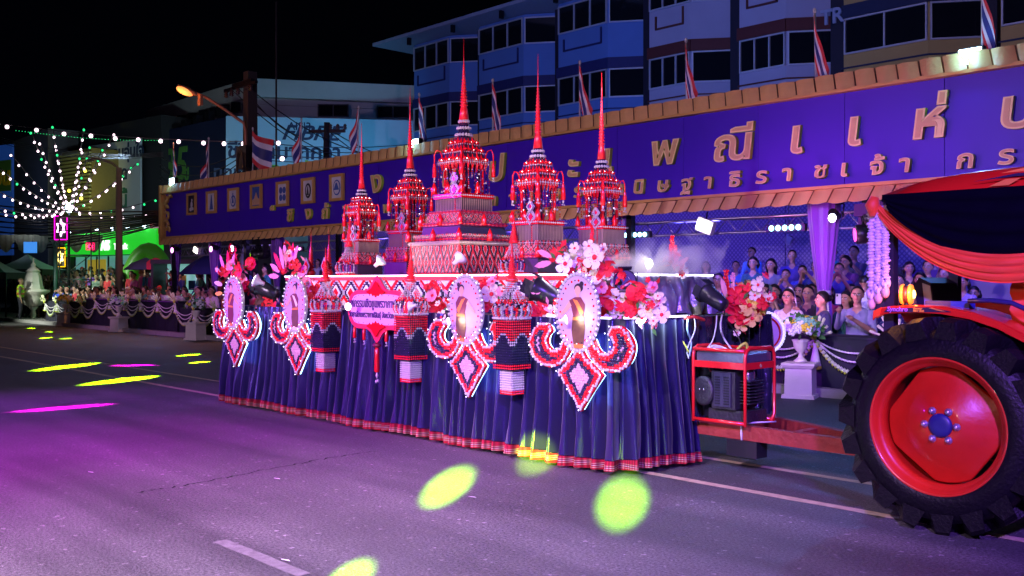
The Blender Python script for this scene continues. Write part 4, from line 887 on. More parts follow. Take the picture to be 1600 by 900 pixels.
# ---- white pedestals with flower urns
URN = [(.04,0),(.10,.01),(.08,.04),(.035,.08),(.03,.13),(.07,.17),(.10,.22),(.11,.29),(.13,.32),(.09,.33)]
def bouquet(parent, c, r, palette, n, seed, leaf=True, fr=.05):
    rr = random.Random(seed)
    if leaf:
        mb = MB()
        for i in range(int(n*2.2)):
            th = rr.uniform(0, 6.28); ph = rr.uniform(-.2, 1.4); d = Vector((math.cos(th)*math.cos(ph), math.sin(th)*math.cos(ph), math.sin(ph)*.8)); q = Vector(c)+d*r*rr.uniform(.6,1.08); s = d.orthogonal().normalized()*r*.13; u = (d+Vector((0,0,rr.uniform(-.8,.3)))).normalized()*r*.38
            mb.add([tuple(q), tuple(q+u*.5+s), tuple(q+u), tuple(q+u*.5-s)], [(0,1,2,3)])
        o = mb.build('leaves', GREEN, parent, flip=False); o['kind'] = 'stuff'
    for i in range(n):
        th = 2.4*i; ph = math.asin(min(.98, .02+.96*(i+.5)/n)); d = Vector((math.cos(th)*math.cos(ph), math.sin(th)*math.cos(ph), math.sin(ph)*.85)); q = Vector(c)+d*r
        key = palette[rr.randrange(len(palette))]; f_ = fr*rr.uniform(.8,1.25); mk = (key.name, 'b')
        if mk not in KIDS:
            mb = MB(); 
            for k in range(5):
                a = k*1.2566; mb.ell((.6*math.cos(a), .6*math.sin(a), .15), .5,.5,.28, 6, 4)
            mb.ell((0,0,.35), .35,.35,.3, 6, 4); KIDS[mk] = mb.mesh('blossom', key)
        o = link('blossom', KIDS[mk], parent, tuple(q)); o.scale = (f_,)*3; o.rotation_euler = d.to_track_quat('Z','Y').to_euler()
MINT = mat('mint_petal', (.25,.55,.38), .6, var=.2); LILAC = mat('lilac_petal', (.45,.28,.6), .6); WPET = mat('white_petal', (.8,.8,.8), .6, var=.1, scale=20)
def pedestal(px, py, lb, pal_, seed, y=None, s=1.0, blbl='', n=22):
    g = gr(px, py); g = (g[0], 12.6, 0) if y is None else (g[0], y, 0)
    x = pt(px, py, g[1])[0]
    t = thing('pedestal', lb, 'pedestal', (x, g[1], 0), R(20), None)
    MB().frustum((0,0,0), .48*s, .46*s, .05).frustum((0,0,.05), .40*s, .38*s, .37).frustum((0,0,.42), .42*s, .47*s, .04).box(-.24*s,.24*s,-.24*s,.24*s,.46,.49).build('plinth', CREAM, t)
    u = thing('flower_urn', blbl, 'urn', (x, g[1], .49)); MB().lathe([(r*s, z) for r, z in URN], 16).build('urn_body', CREAM, u)
    bouquet(u, (0,0,.43), .27*s, pal_, n, seed, fr=.058)
    return t
pedestal(1251, 620, 'white square pedestal near the generator, before the woman in white', [WPET, WPET, MINT, YEL, WPET, MINT, LILAC], 1, 12.52, .95, 'cream urn of white, mint and yellow flowers on the near pedestal', 60)
pedestal(306, 530, 'white pedestal closest to the float tail', [YEL, WPET, MINT, LILAC], 2, 12.5, 1, 'urn of yellow and lilac flowers closest to the float tail', 34)
pedestal(186, 517, 'white pedestal in the middle of the left garland row', [WPET, LILAC, YEL, MINT], 3, 12.7, 1, 'urn of white and lilac flowers lit purple, middle of the left row', 34)
pedestal(102, 506, 'white pedestal next to the lantern post, below the yellow flowers', [YEL, YEL, WPET], 4, 12.9, 1, 'urn of yellow flowers beside the lantern post', 34)
lp_ = gr(52, 502); lpt = thing('lantern_post', 'white ornamental lantern shaped post with a pointed top', 'lantern', (lp_[0], lp_[1], 0))
for nm, prof, n_ in (('stem', [(.18,0),(.2,.05),(.09,.12),(.11,.3),(.08,.45),(.2,.6)], 12), ('bowl', [(.14,.6),(.32,.68),(.42,.95),(.44,1.08),(.62,1.2),(.64,1.27),(.5,1.3)], 12), ('lamp_housing', [(.42,1.3),(.36,1.5),(.30,1.85),(.24,2.0),(.28,2.05)], 8), ('cap', [(.30,2.05),(.2,2.15),(.08,2.25),(.11,2.32),(.04,2.42),(.02,2.6)], 10)): MB().lathe(prof, n_, smooth=nm != 'lamp_housing').build(nm, CREAM, lpt)
dp = thing('banner_pole', 'dark green slim pole standing behind the lantern post', 'pole', (lp_[0]+.25, lp_[1]+.8, .12)); MB().tube([(0,0,0),(0,0,3.0)], .09, 8).ell((0,0,3.05), .1,.1,.16).build('shaft', mat('dark_green_pole', (.01,.05,.04), .5), dp)
ub = thing('parasol', 'closed wide navy parasol before the teal booth', 'parasol', pd(325, 440, 33)[:2]+(.12,))
MB().lathe([(.95,1.75),(.7,2.0),(.35,2.25),(.03,2.42)], 8, smooth=False).build('canopy', mat('navy_canvas', (.02,.025,.14), .7), ub); MB().tube([(0,0,0),(0,0,2.4)], .025, 6).build('pole', BLKM, ub)
for px, c, lb in ((243,(.6,.05,.25),'magenta'),(228,(.05,.08,.35),'dark blue')):
    u2 = thing('parasol', lb+' market parasol right of the green arch', 'parasol', pd(px, 440, 37)[:2]+(.12,)); MB().lathe([(.8,1.95),(.5,2.2),(.03,2.4)], 8, smooth=False).build('canopy', mat(lb+'_canvas', c, .7), u2); MB().tube([(0,0,0),(0,0,2.4)], .025, 6).build('pole', BLKM, u2)
# ================================================================ PEOPLE
def bone_body(pose, female=False, quick=True):
    """one skinned surface: joints joined by tapered tubes, fused by a voxel remesh; zones coloured by the nearest bone"""
    mb = MB(); zones = []
    def limb(P, rs, zone, n=10, fl=1.0):
        mb.tube(P, rs, n)
        for p, r in ((P[0], rs[0]), (P[-1], rs[-1])): mb.ell(p, r, r, r, 8, 6)
        for i in range(len(P)-1): zones.append((Vector(P[i]), Vector(P[i+1]), rs[i], rs[i+1], zone))
    V = Vector
    sit = pose.startswith('sit')
    hz = .50 if sit else .92; sh = hz+.50; lean = {'sit':.02,'sit_lean':-.14,'stand_lean':-.2}.get(pose, 0)
    ty = lambda z: lean*(z-hz)/.5
    bw_ = .90 if female else 1.0
    # torso: stacked ellipses
    prof = [(hz-.08,.15,.11),(hz,.165,.115),(hz+.12,.145 if female else .15,.10),(hz+.25,.15,.105),(hz+.36,.17,.115),(hz+.44,.175,.105),(hz+.50,.13,.085),(hz+.53,.06,.06)]
    n = 14; VV = []
    for z, a, b in prof:
        for j in range(n): t_ = 2*math.pi*j/n; VV.append((a*bw_*math.cos(t_), b*math.sin(t_)+ty(z), z))
    F = [(i*n+j, i*n+(j+1) % n, (i+1)*n+(j+1) % n, (i+1)*n+j) for i in range(len(prof)-1) for j in range(n)]+[tuple(range(n))[::-1], tuple((len(prof)-1)*n+j for j in range(n))]
    mb.add(VV, F); zones.append((V((-.08,ty(hz),hz+.05)), V((-.08,ty(sh-.08),sh-.10)), .13,.13, 1)); zones.append((V((.08,ty(hz),hz+.05)), V((.08,ty(sh-.08),sh-.10)), .13,.13, 1))
    nk = (0, ty(sh)+.0, sh); hd = (0, ty(sh)-.02, sh+.19)
    limb([nk, (0, ty(sh)-.01, sh+.10)], [.056,.05], 0)
    # head: cranium, face wedge, jaw, nose, ears
    mb.ell((hd[0], hd[1]+.012, hd[2]+.02), .075,.092,.095, 14, 10); mb.ell((hd[0], hd[1]-.022, hd[2]-.035), .060,.068,.078, 12, 8); mb.ell((hd[0], hd[1]-.045, hd[2]-.085), .034,.034,.028, 8, 6)
    mb.tube([(0, hd[1]-.085, hd[2]+.02),(0, hd[1]-.108, hd[2]-.022)], [.009,.017], 6)
    for s in (-1, 1): mb.ell((s*.078, hd[1]+.01, hd[2]-.005), .012,.022,.032, 6, 5)
    zones.append((V(hd)-V((0,0,.06)), V(hd)+V((0,0,.05)), .075,.085, 0))
    # legs
    for s in (-1, 1):
        if sit: P = [(s*.09,0,hz-.02),(s*.11,-.42,hz),(s*.11,-.42,.28),(s*.11,-.40,.08)]; foot = (s*.11,-.40,.05)
        else: P = [(s*.085,0,hz-.03),(s*.095,-.01,.50),(s*.10,.02,.28),(s*.10,.02,.09)]; foot = (s*.10,.02,.05)
        limb(P, [.088,.062,.056,.04], 2); limb([foot, (foot[0]+s*.01, foot[1]-.16, .035)], [.045,.035], 3)
    # arms
    for s in (-1, 1):
        a = V((s*.175*bw_, ty(sh-.05), sh-.055))
        if pose in ('sit','stand'): e_ = a+V((s*.06,.02,-.27)); h_ = (V((s*.07,-.30,hz+.10)) if sit else e_+V((s*.0,-.07,-.25)))
        elif pose == 'sit_clap' or pose == 'stand_clap': e_ = a+V((s*.05,-.10,-.24)); h_ = V((s*.03, ty(sh)-.33, sh-.12))
        elif pose == 'sit_phone' or pose == 'stand_phone': e_ = a+V((s*.05,-.20,-.15)); h_ = V((s*.06, ty(sh)-.38, sh+.06))
        elif pose == 'sit_chin': e_ = a+V((s*.03,-.12,-.24)); h_ = V((s*.03, ty(sh)-.16, sh+.06)) if s > 0 else V((-.07,-.30,hz+.10))
        elif pose.endswith('film'): e_ = a+V((s*.06,-.20,-.18)) if s < 0 else a+V((.05,-.1,-.25)); h_ = V((-.16, -.52, sh-.02)) if s < 0 else V((.0,-.42, sh-.12))
        elif pose == 'sit_lean': e_ = a+V((s*.08,-.14,-.24)); h_ = V((s*.05,-.38,hz+.15))
        else: e_ = a+V((s*.07,-.06,-.27)); h_ = a+V((s*.05,-.22,-.48))
        m1 = a.lerp(e_, .55); limb([tuple(a), tuple(m1), tuple(e_)], [.062,.050,.042], 1 if not female or s else 1)
        limb([tuple(e_), tuple(e_.lerp(h_, .4)), tuple(h_)], [.041,.037,.026], 0 if random.random() < .7 else 1)
        d = (h_-e_).normalized(); side = d.cross(V((0,0,1))); side = side.normalized() if side.length > .1 else V((1,0,0)); up = side.cross(d)
        pc = h_+d*.045; limb([tuple(h_), tuple(h_+d*.03), tuple(h_+d*.075)], [.026,.033,.030], 0, 8)
        for q in range(4):
            b0 = h_+d*.075+side*(q-1.5)*.017; L_ = (.05,.058,.055,.042)[q]; cu = up*(-.012 if pose.find('clap') < 0 else 0)
            limb([tuple(b0), tuple(b0+d*L_*.55), tuple(b0+d*L_+cu)], [.0095,.009,.008], 0, 5)
        tb_ = h_+d*.03+side*(-s*.03); limb([tuple(tb_), tuple(tb_+d*.035+side*(-s*.022))], [.011,.009], 0, 5)
    me = mb.mesh('person_raw', []); o = bpy.data.objects.new('r', me); COL.objects.link(o)
    md = o.modifiers.new('m', 'REMESH'); md.mode = 'VOXEL'; md.voxel_size = .0105 if not quick else .017; md.use_smooth_shade = True
    ms = o.modifiers.new('s', 'SMOOTH'); ms.factor = .4; ms.iterations = 2
    dgp = bpy.context.evaluated_depsgraph_get(); out = bpy.data.meshes.new_from_object(o.evaluated_get(dgp)); bpy.data.objects.remove(o)
    import numpy as np
    nf = len(out.polygons); C = np.empty(nf*3); out.polygons.foreach_get('center', C); C = C.reshape(-1, 3); best = np.full(nf, 9.0); zi = np.zeros(nf, int)
    for a, b, ra, rb, z in zones:
        A = np.array(a); B = np.array(b); AB = B-A; t_ = np.clip(((C-A) @ AB)/max(AB @ AB, 1e-9), 0, 1); D = np.linalg.norm(C-(A+t_[:, None]*AB), axis=1)-(ra+(rb-ra)*t_)
        m_ = D < best; best[m_] = D[m_]; zi[m_] = z
    zi[(C[:,2] < hz+.03) & (zi == 1) & (np.abs(C[:,0]) < .2)] = 2
    neckline = (np.abs(C[:,0]) < .06) & (C[:,2] > sh-.06) & (C[:,1] < ty(sh)-.02) & (C[:,2] > sh-.06+np.abs(C[:,0])*.9); zi[neckline] = 0
    for m_ in (SKIN, CLOTH, PANT, BLK, EYEW, HAIR, LIP): out.materials.append(m_)
    out.polygons.foreach_set('material_index', zi.astype('i')); out.polygons.foreach_set('use_smooth', [True]*nf)
    # eyes, brows, mouth set on the face surface
    fb = MB()
    for s in (-1, 1):
        fb.ell((s*.030, hd[1]-.079, hd[2]+.008), .017,.008,.010, 8, 5, 0); fb.ell((s*.030, hd[1]-.086, hd[2]+.008), .009,.004,.009, 6, 4, 1)
        fb.boxc((s*.031, hd[1]-.086, hd[2]+.028), (.040,.008,.009), 1)
    fb.ell((0, hd[1]-.088, hd[2]-.050), .026,.008,.009, 8, 5, 2)
    bm = bmesh.new(); bm.from_mesh(out); k = len(bm.faces); fm_ = fb.mesh('face', []); bm.from_mesh(fm_); bm.faces.ensure_lookup_table()
    for f in list(bm.faces)[k:]: f.material_index = (4, 5, 6)[fb.m[f.index-k]] if f.index-k < len(fb.m) else 5
    bm.to_mesh(out); bm.free(); out.name = 'person_body'
    return out, hd
def hair_mesh(hd, kind):
    mb = MB(); n, m = 16, 10; V = []; F = []
    lowf = {'short': 78, 'bun': 88, 'long': 96, 'bob': 96, 'cap': 70}[kind]
    for i in range(m+1):
        ph = R(lowf*i/m)
        for j in range(n):
            a = 2*math.pi*j/n; fr = max(0, -math.sin(a)); p_ = ph*(1-.42*fr**1.3) if kind != 'cap' else ph*(1-.15*fr)
            if fr < .3 and kind in ('long','bob','bun','short'): p_ = min(R(128), ph*(1.28))
            wv = 1+.015*math.sin(a*9+i)
            V.append((hd[0]+.090*wv*math.sin(p_)*math.cos(a), hd[1]+.014+.105*wv*math.sin(p_)*math.sin(a), hd[2]+.018+.113*math.cos(p_)))
    F = [(i*n+j, i*n+(j+1) % n, (i+1)*n+(j+1) % n, (i+1)*n+j) for i in range(m) for j in range(n)]
    mb.add(V, F, 0, True)
    if kind == 'long': mb.tube([(hd[0], hd[1]+.07, hd[2]+.02),(hd[0], hd[1]+.085, hd[2]-.10),(hd[0], hd[1]+.09, hd[2]-.24),(hd[0],hd[1]+.08,hd[2]-.33)], [.075,.085,.075,.03], 12); 
    if kind in ('long','bob'):
        for s in (-1, 1): mb.tube([(s*.07, hd[1]+.02, hd[2]+.05),(s*.088, hd[1]+.03, hd[2]-.03),(s*.075, hd[1]+.05, hd[2]-(.15 if kind == 'long' else .09))], [.03,.034,.015], 8)
    if kind == 'bun': mb.ell((hd[0], hd[1]+.11, hd[2]+.02), .05,.05,.05, 10, 8)
    if kind == 'cap': mb.boxc((hd[0], hd[1]-.13, hd[2]+.05), (.13,.10,.012))
    return mb.mesh('hair', [HAIR])
BODY = {}
random.seed(5)
POSES = [('sit',0),('sit',1),('sit_lean',0),('sit_clap',1),('sit_phone',0),('sit_chin',1),('stand',0),('stand',1),('stand_phone',0),('stand_clap',1),('stand_lean',0)]
for ps, fm in POSES: BODY[(ps, fm)] = bone_body(ps, bool(fm), True)
FINE = {('sit_film',0): bone_body('sit_film', False, False), ('sit',1): bone_body('sit', True, False), ('sit_clap',0): bone_body('sit_clap', False, False), ('stand',1): bone_body('stand', True, False), ('stand',0): bone_body('stand', False, False)}
HM = {}
CAPM = {}
def person(pose, fm, hair, loc, face, colr, label, group=None, fine=False, height=1.0, hairmat=None):
    me, hd = (FINE if fine and (pose, fm) in FINE else BODY).get((pose, fm)) or BODY[('stand', 0)]
    o = link('person', me, None, loc, face); o.color = (*colr, 1); o.scale = (height,)*3; tag(o, label, 'person', group)
    k = (tuple(round(v, 3) for v in hd), hair)
    if k not in HM: HM[k] = hair_mesh(hd, hair)
    h_ = link('cap' if hair == 'cap' else 'hair', HM[k], o)
    if hair == 'cap':
        h_.data = HM[k]; h_.material_slots[0].link = 'OBJECT'; h_.material_slots[0].material = hairmat or mat('cap_cloth', (.4,.38,.35), .8)
    return o, hd
def phone(loc, rz, lb, c=(.5,.45,.5)):
    t = thing('phone', lb, 'phone', loc, rz); MB().boxc((0,0,0), (.075,.01,.15)).build('case', mat('phone_case_%d' % int(c[0]*100), c, .4), t)
    MB().boxc((0,.0075,0), (.066,.003,.138)).build('screen', mat('phone_screen', (.2,.3,.5), .2, emit=(.25,.4,.9), es=.6), t); MB().boxc((-.02,-.008,.05), (.02,.006,.03)).build('camera_bump', BLK, t)
GZ = .12
def stage_z(y): return .12 if y < 15.3 else (.32 if y < 16.5 else (.52 if y < 17.6 else .72))
def seat_at(px, py_head, D, pose, fm, hair, col_, lb, fine=False, face=None, grp=None, hm=None):
    """stand or seat a guest so that the head comes at the photographed height; the platform steps set the feet"""
    x, y, z = pd(px, py_head, D); hh = 1.10+.11 if pose.startswith('sit') else 1.63+.11
    zf = stage_z(y); sc_ = min(1.12, max(.88, (z-zf)/hh))
    f_ = face if face is not None else R(20)
    return person(pose, fm, hair, (x, y, zf), f_, col_, lb, grp, fine, sc_, hm)
RG = 'guests on the right half of the stage'
seat_at(1183, 386, 20.6, 'stand_lean', 0, 'short', (.10,.30,.75), 'man in a light blue shirt with a pale shoulder stripe standing at the back wall', True, R(0), RG)
seat_at(1302, 386, 19.3, 'stand', 0, 'short', (.03,.55,.65), 'man in cyan shirt and glasses standing right of the purple curtain', True, R(5), RG)
seat_at(1368, 391, 18.5, 'stand_clap', 1, 'bob', (.6,.5,.65), 'woman in a pale lavender top raising a hand to her mouth, right rear', True, R(10), RG)
seat_at(1311, 410, 16.6, 'stand_phone', 0, 'short', (.04,.06,.30), 'man in dark blue holding both hands before his face below the cyan shirt', True, R(25), RG)
seat_at(1103, 413, 20, 'stand', 1, 'long', (.02,.02,.06), 'long haired woman in black beside the silver drape', False, R(30), RG)
seat_at(1150, 412, 20, 'stand', 0, 'short', (.08,.22,.55), 'man in a blue shirt behind the red coral flowers', False, R(20), RG)
seat_at(1228, 420, 17.6, 'stand_phone', 0, 'short', (.06,.03,.14), 'person in dark violet holding up a phone left of the curtain', False, R(25), RG)
seat_at(1254, 414, 18, 'stand', 0, 'short', (.03,.06,.32), 'man in dark blue standing just left of the purple curtain', False, R(20), RG)
seat_at(1268, 440, 16.2, 'sit', 0, 'short', (.03,.04,.2), 'man in navy seated right under the purple curtain', False, R(20), RG)
wo, hd_ = seat_at(1231, 462, 15.25, 'sit', 1, 'bun', (.80,.74,.74), 'woman in a white blouse with hair garland seated behind the near pedestal', True, R(15), RG)
wb2, hd2 = seat_at(1284, 466, 15.0, 'sit', 1, 'bun', (.03,.03,.10), 'woman in a dark sash with a long white hair garland, seated in profile', True, R(-42), RG)
seat_at(1210, 453, 16.2, 'sit_chin', 1, 'bob', (.05,.05,.2), 'woman resting her cheek on her hand behind the lady in white', False, R(20), RG)
seat_at(1262, 457, 16.0, 'sit', 0, 'short', (.04,.02,.06), 'short haired person in black between the two garlanded women', False, R(15), RG)
seat_at(1292, 452, 16.3, 'sit', 1, 'long', (.65,.10,.12), 'long haired woman in coral red behind the phone', False, R(10), RG)
seat_at(1350, 430, 16.0, 'stand', 0, 'short', (.75,.72,.75), 'man in white shirt seen from behind near the filming man', False, R(190), RG)
seat_at(1340, 459, 14.7, 'sit_film', 0, 'short', (.22,.22,.36), 'man in a patterned grey shirt filming with a phone held out', True, R(20), RG)
seat_at(1385, 424, 15.0, 'stand', 1, 'long', (.03,.16,.35), 'smiling woman in a sleeveless teal blue top right of the filming man', True, R(15), RG)
seat_at(1330, 430, 16.4, 'sit', 0, 'short', (.03,.03,.06), 'dark haired man half hidden left of the white shirt', False, R(25), RG)
seat_at(1405, 428, 15.8, 'stand', 0, 'short', (.02,.02,.05), 'man in black behind the smiling woman', False, R(10), RG)
seat_at(1250, 446, 16.6, 'sit_chin', 1, 'bob', (.05,.05,.25), 'woman in blue seated behind the short haired person in black', False, R(10), RG)
seat_at(1438, 424, 14.6, 'stand', 1, 'long', (.28,.02,.08), 'woman in a wine red dress seen past the tractor post', True, R(10), RG)
seat_at(1196, 442, 16.5, 'sit', 1, 'long', (.02,.02,.05), 'dark haired woman seated behind the cream flowers', False, R(25), RG)
seat_at(1170, 440, 17.5, 'sit_phone', 0, 'short', (.02,.03,.10), 'man in navy seated above the black spotlight', False, R(25), RG)
seat_at(1475, 420, 15.4, 'stand', 0, 'short', (.03,.02,.06), 'man in black seen behind the tractor controls', False, R(5), RG)
seat_at(1122, 430, 18.5, 'sit', 0, 'short', (.02,.05,.2), 'man in dark blue seated right of the silver drape', False, R(25), RG)
seat_at(1505, 430, 15.0, 'stand', 1, 'bob', (.25,.2,.5), 'woman in lilac behind the orange drape of the tractor', False, R(5), RG)
phone(pd(1310, 467, 14.2), R(48), 'white phone held out by the filming man', (.7,.62,.68))
# garlands in the hair of the two women
gl = MB()
for i in range(26): u = i/25; gl.bead((-.05+.16*u*.7, hd2[1]+.04+.05*math.sin(u*3), hd2[2]+.13-.62*u**1.1+.04*math.sin(u*3.1)), .022, 0)
t = gl.build('hair_garland', GARW, wb2)
gl = MB()
for i in range(18): u = i/17; gl.bead((.02+.09*math.sin(u*1.5), hd_[1]+.03+.05*u, hd_[2]+.135-.36*u**1.6), .018, 0)
gl.build('hair_garland', GARW, wo)
# crowd along the left of the street
CN = {'dark blue':(.02,.03,.16),'black':(.012,.012,.015),'white':(.6,.58,.56),'pale pink':(.6,.36,.38),'red':(.45,.02,.03),'grey':(.2,.2,.22),'bright blue':(.02,.08,.5),'olive':(.12,.13,.05),'violet':(.22,.06,.35),'maroon':(.2,.02,.03),'teal':(.02,.2,.22),'mustard':(.4,.25,.03),'brown':(.15,.08,.04),'light blue':(.2,.35,.6),'cream':(.6,.5,.36),'orange':(.55,.16,.03),'dark green':(.02,.10,.04),'magenta':(.5,.04,.25)}
rc = random.Random(11); used = set(); pool = list(CN)
HN = {'short':'short hair','long':'long hair','bob':'bobbed hair','bun':'tied hair','cap':'cap'}
PN = {'sit':'seated','sit_lean':'leaning','sit_clap':'clapping','sit_phone':'phone raising','sit_chin':'chin resting','stand':'standing','stand_phone':'standing phone raising','stand_clap':'standing clapping','stand_lean':'bending'}
CAPC = {'red':mat('cap_red', (.5,.02,.02), .8),'white':mat('cap_white', (.6,.6,.58), .8)}
rows = [(13.95, True, 'front row'), (14.75, True, 'second row'), (15.7, False, 'back row'), (16.5, False, 'rearmost row'), (17.4, False, 'last row')]
for ri, (y0, sit_, rn) in enumerate(rows):
    x = (-45.5 if sit_ else -54)+rc.random()*.5
    while x < -25.0:
        y = y0+rc.uniform(-.12,.12); px = spx(x, y)
        if -25 < px < 415 and not (ri == 0 and 60 < px < 85 ) and rc.random() > (.04 if ri < 2 else .10):
            for tries in range(60):
                col_ = rc.choice(pool if ri < 2 else [c for c in pool if c not in ('white','cream','mustard')]); fm = rc.random() < .5
                hair = rc.choice(['long','bob','bun','long']) if fm else rc.choice(['short','short','short','cap'])
                pose = rc.choice(['sit','sit','sit_lean','sit_phone','sit_clap','sit_chin'] if sit_ else ['stand','stand','stand_phone','stand_clap','stand_lean'])
                ks = [k for k in BODY if k[0] == pose]; kk = (pose, int(fm)) if (pose, int(fm)) in BODY else ks[0]
                side, lm = landmark(px); key = (col_, hair, kk[0], rn, side, lm)
                if key not in used: used.add(key); break
            rowp = {'front row':'front','second row':'second row','back row':'back','rearmost row':'rearmost','last row':'last'}[rn]
            lb = '%s spectator in %s, %s, %s, %s %s' % (PN[kk[0]], col_, HN[hair], rowp, side, lm)
            hc = rc.choice(['red','white'])
            zf = .12 if (x < -32 and y < 15.3) else min(.52, stage_z(y))
            person(kk[0], kk[1], hair, (x, y, zf), R(rc.uniform(-25, 45)), tuple(v*rc.uniform(.8,1.2) for v in CN[col_]), lb, 'crowd on the left side of the street', False, rc.uniform(.93,1.06)*(1.0), CAPC[hc])
        x += rc.uniform(.52,.74) if ri < 3 else rc.uniform(.6,.9)
BEN = mat('bench_wood', (.10,.06,.04), .6)
for i, (y, x0, x1, z) in enumerate(((14.12,-45.8,-25,.12),(14.92,-45.8,-25,.12),(13.65,-9.8,-5,.12),(15.75,-11.5,-5,.32))):
    t = thing('bench', ['front bench under the left crowd','second bench under the left crowd','front bench under the seated women at the right','rear bench of the right guests'][i], 'bench', ((x0+x1)/2, y, z)); w_ = (x1-x0)/2
    MB().box(-w_, w_, -.18, .18, .36, .41).build('seat', BEN, t)
    for k in range(int(w_*2/1.6)+1):
        for s in (-1, 1): MB().box(-w_+.05+k*1.6, -w_+.11+k*1.6, s*.14-.03, s*.14+.03, 0, .36).build('leg', BEN, t)
# guests behind the float, seen between the decorations
for i, (px, py, fm, hair, c, lb) in enumerate(((347,405,0,'short',(.10,.3,.55),'man in a light blue shirt seated high behind the first oval portrait'),(358,404,0,'short',(.05,.25,.5),'man in a sky blue shirt beside the kite shaped ornament'),(484,402,0,'short',(.02,.02,.03),'man in a black suit standing between the first two small spires'),(497,404,1,'long',(.4,.38,.4),'woman in grey white beside the man in the black suit'),(507,408,1,'bob',(.02,.02,.03),'woman in black at the left of the small twin spires'),(535,404,1,'bun',(.5,.3,.45),'woman in pale pink behind the twin small spires'))):
    x, y, z = pd(px, py, 26.5 if i > 1 else 29); zf = .72; y = 18.2; x = pt(px, py, y)[0]; z = pt(px, py, y)[2]
    person('stand', fm, hair, (x, y, zf), R(20), c, lb, None, False, min(1.05, max(.8, (z-zf)/1.74)))
# marshal in the reflective vest at the far left
mo, hm_ = person('stand', 0, 'cap', (*pd(32, 500, 40)[:2], 0.0), R(160), (.10,.08,.05), 'marshal in a yellow green reflective vest standing with his back turned', None, False, 1.02, mat('cap_brown', (.12,.08,.05), .8))
vm = MB().lathe([(.175,.98),(.185,1.1),(.19,1.3),(.17,1.42),(.12,1.47)], 16, sy=.72).build('reflective_vest', mat('vest_yellow_green', (.45,.75,.03), .5, var=.1, emit=None), mo)
MB().lathe([(.192,1.08),(.196,1.10),(.194,1.15),(.190,1.16)], 16, sy=.73).lathe([(.194,1.28),(.194,1.33),(.188,1.34)], 16, sy=.73).build('reflective_band', mat('vest_orange_band', (.7,.2,.05), .4), mo)
# standing guests that fill the right rear rows
rf2 = random.Random(21); RC = ['navy','black','plum','dark teal','slate','dark red','indigo','charcoal']; RCV = {'navy':(.02,.03,.14),'black':(.012,.012,.015),'plum':(.12,.02,.12),'dark teal':(.01,.08,.10),'slate':(.10,.11,.16),'dark red':(.2,.02,.03),'indigo':(.05,.03,.25),'charcoal':(.04,.04,.05)}
HH = {'short':'short hair','long':'long hair','bob':'bobbed hair'}; seen2 = set()
for k, (px, D) in enumerate(((1112,17.6),(1134,16.2),(1158,15.9),(1177,18.6),(1205,18.4),(1216,16.9),(1238,18.9),(1244,15.6),(1276,17.6),(1285,16.6),(1322,17.4),(1322,15.2),(1335,18.2),(1356,16.6),(1374,15.9),(1394,17.4),(1398,14.8),(1420,16.4),(1425,14.6),(1450,16.2),(1462,14.9),(1490,16.6),(1522,15.4))):
    x, y, z = pd(px, 440, D); c = RC[k % 8]; hr = ['short','long','short','bob'][(k*7//3) % 4]
    while (c, hr) in seen2: hr = {'short':'bob','bob':'long','long':'short'}[hr]; c = c if (c, hr) not in seen2 else RC[(RC.index(c)+1) % 8]
    seen2.add((c, hr)); st_ = y > 15.9
    pz = rf2.choice(['stand','stand_phone','stand']) if st_ else rf2.choice(['sit','sit_clap','sit_phone'])
    kk = (pz, 1 if hr != 'short' and (pz, 1) in BODY else 0); kk = kk if kk in BODY else next(q for q in BODY if q[0] == pz)
    ref = 'left of the purple curtain' if px < 1265 else ('right of the purple curtain' if px < 1360 else 'behind the tractor lamp')
    person(kk[0], kk[1], hr, (x, y, min(.52, stage_z(y))), R(rf2.uniform(-5, 40)), RCV[c], '%s dim guest in %s, %s, %s' % ('standing' if st_ else 'seated', c, HH[hr], ref), RG, False, rf2.uniform(.94,1.05))
vx = pd(32, 440, 38)
spot('crowd_fill', (vx[0]+2, vx[1]-6, 4), (vx[0], vx[1]+1.5, 1), 4200, (.9,1,.85), 40, .8)  # added fill with no lamp behind it, lifts lantern post and marshal
point('added_tent_glow', (vx[0]-1, vx[1]+2.5, 1.9), 25, (.2,1,.35), .2)  # added green point light, imitates the glow around the tents
spot('tent_fill', (vx[0]+4, vx[1]-5, 6.5), (vx[0]-.5, vx[1]+2, 2.6), 900, (.7,.9,1), 34, .9)  # added fill in mid-air that brightens the tent roof
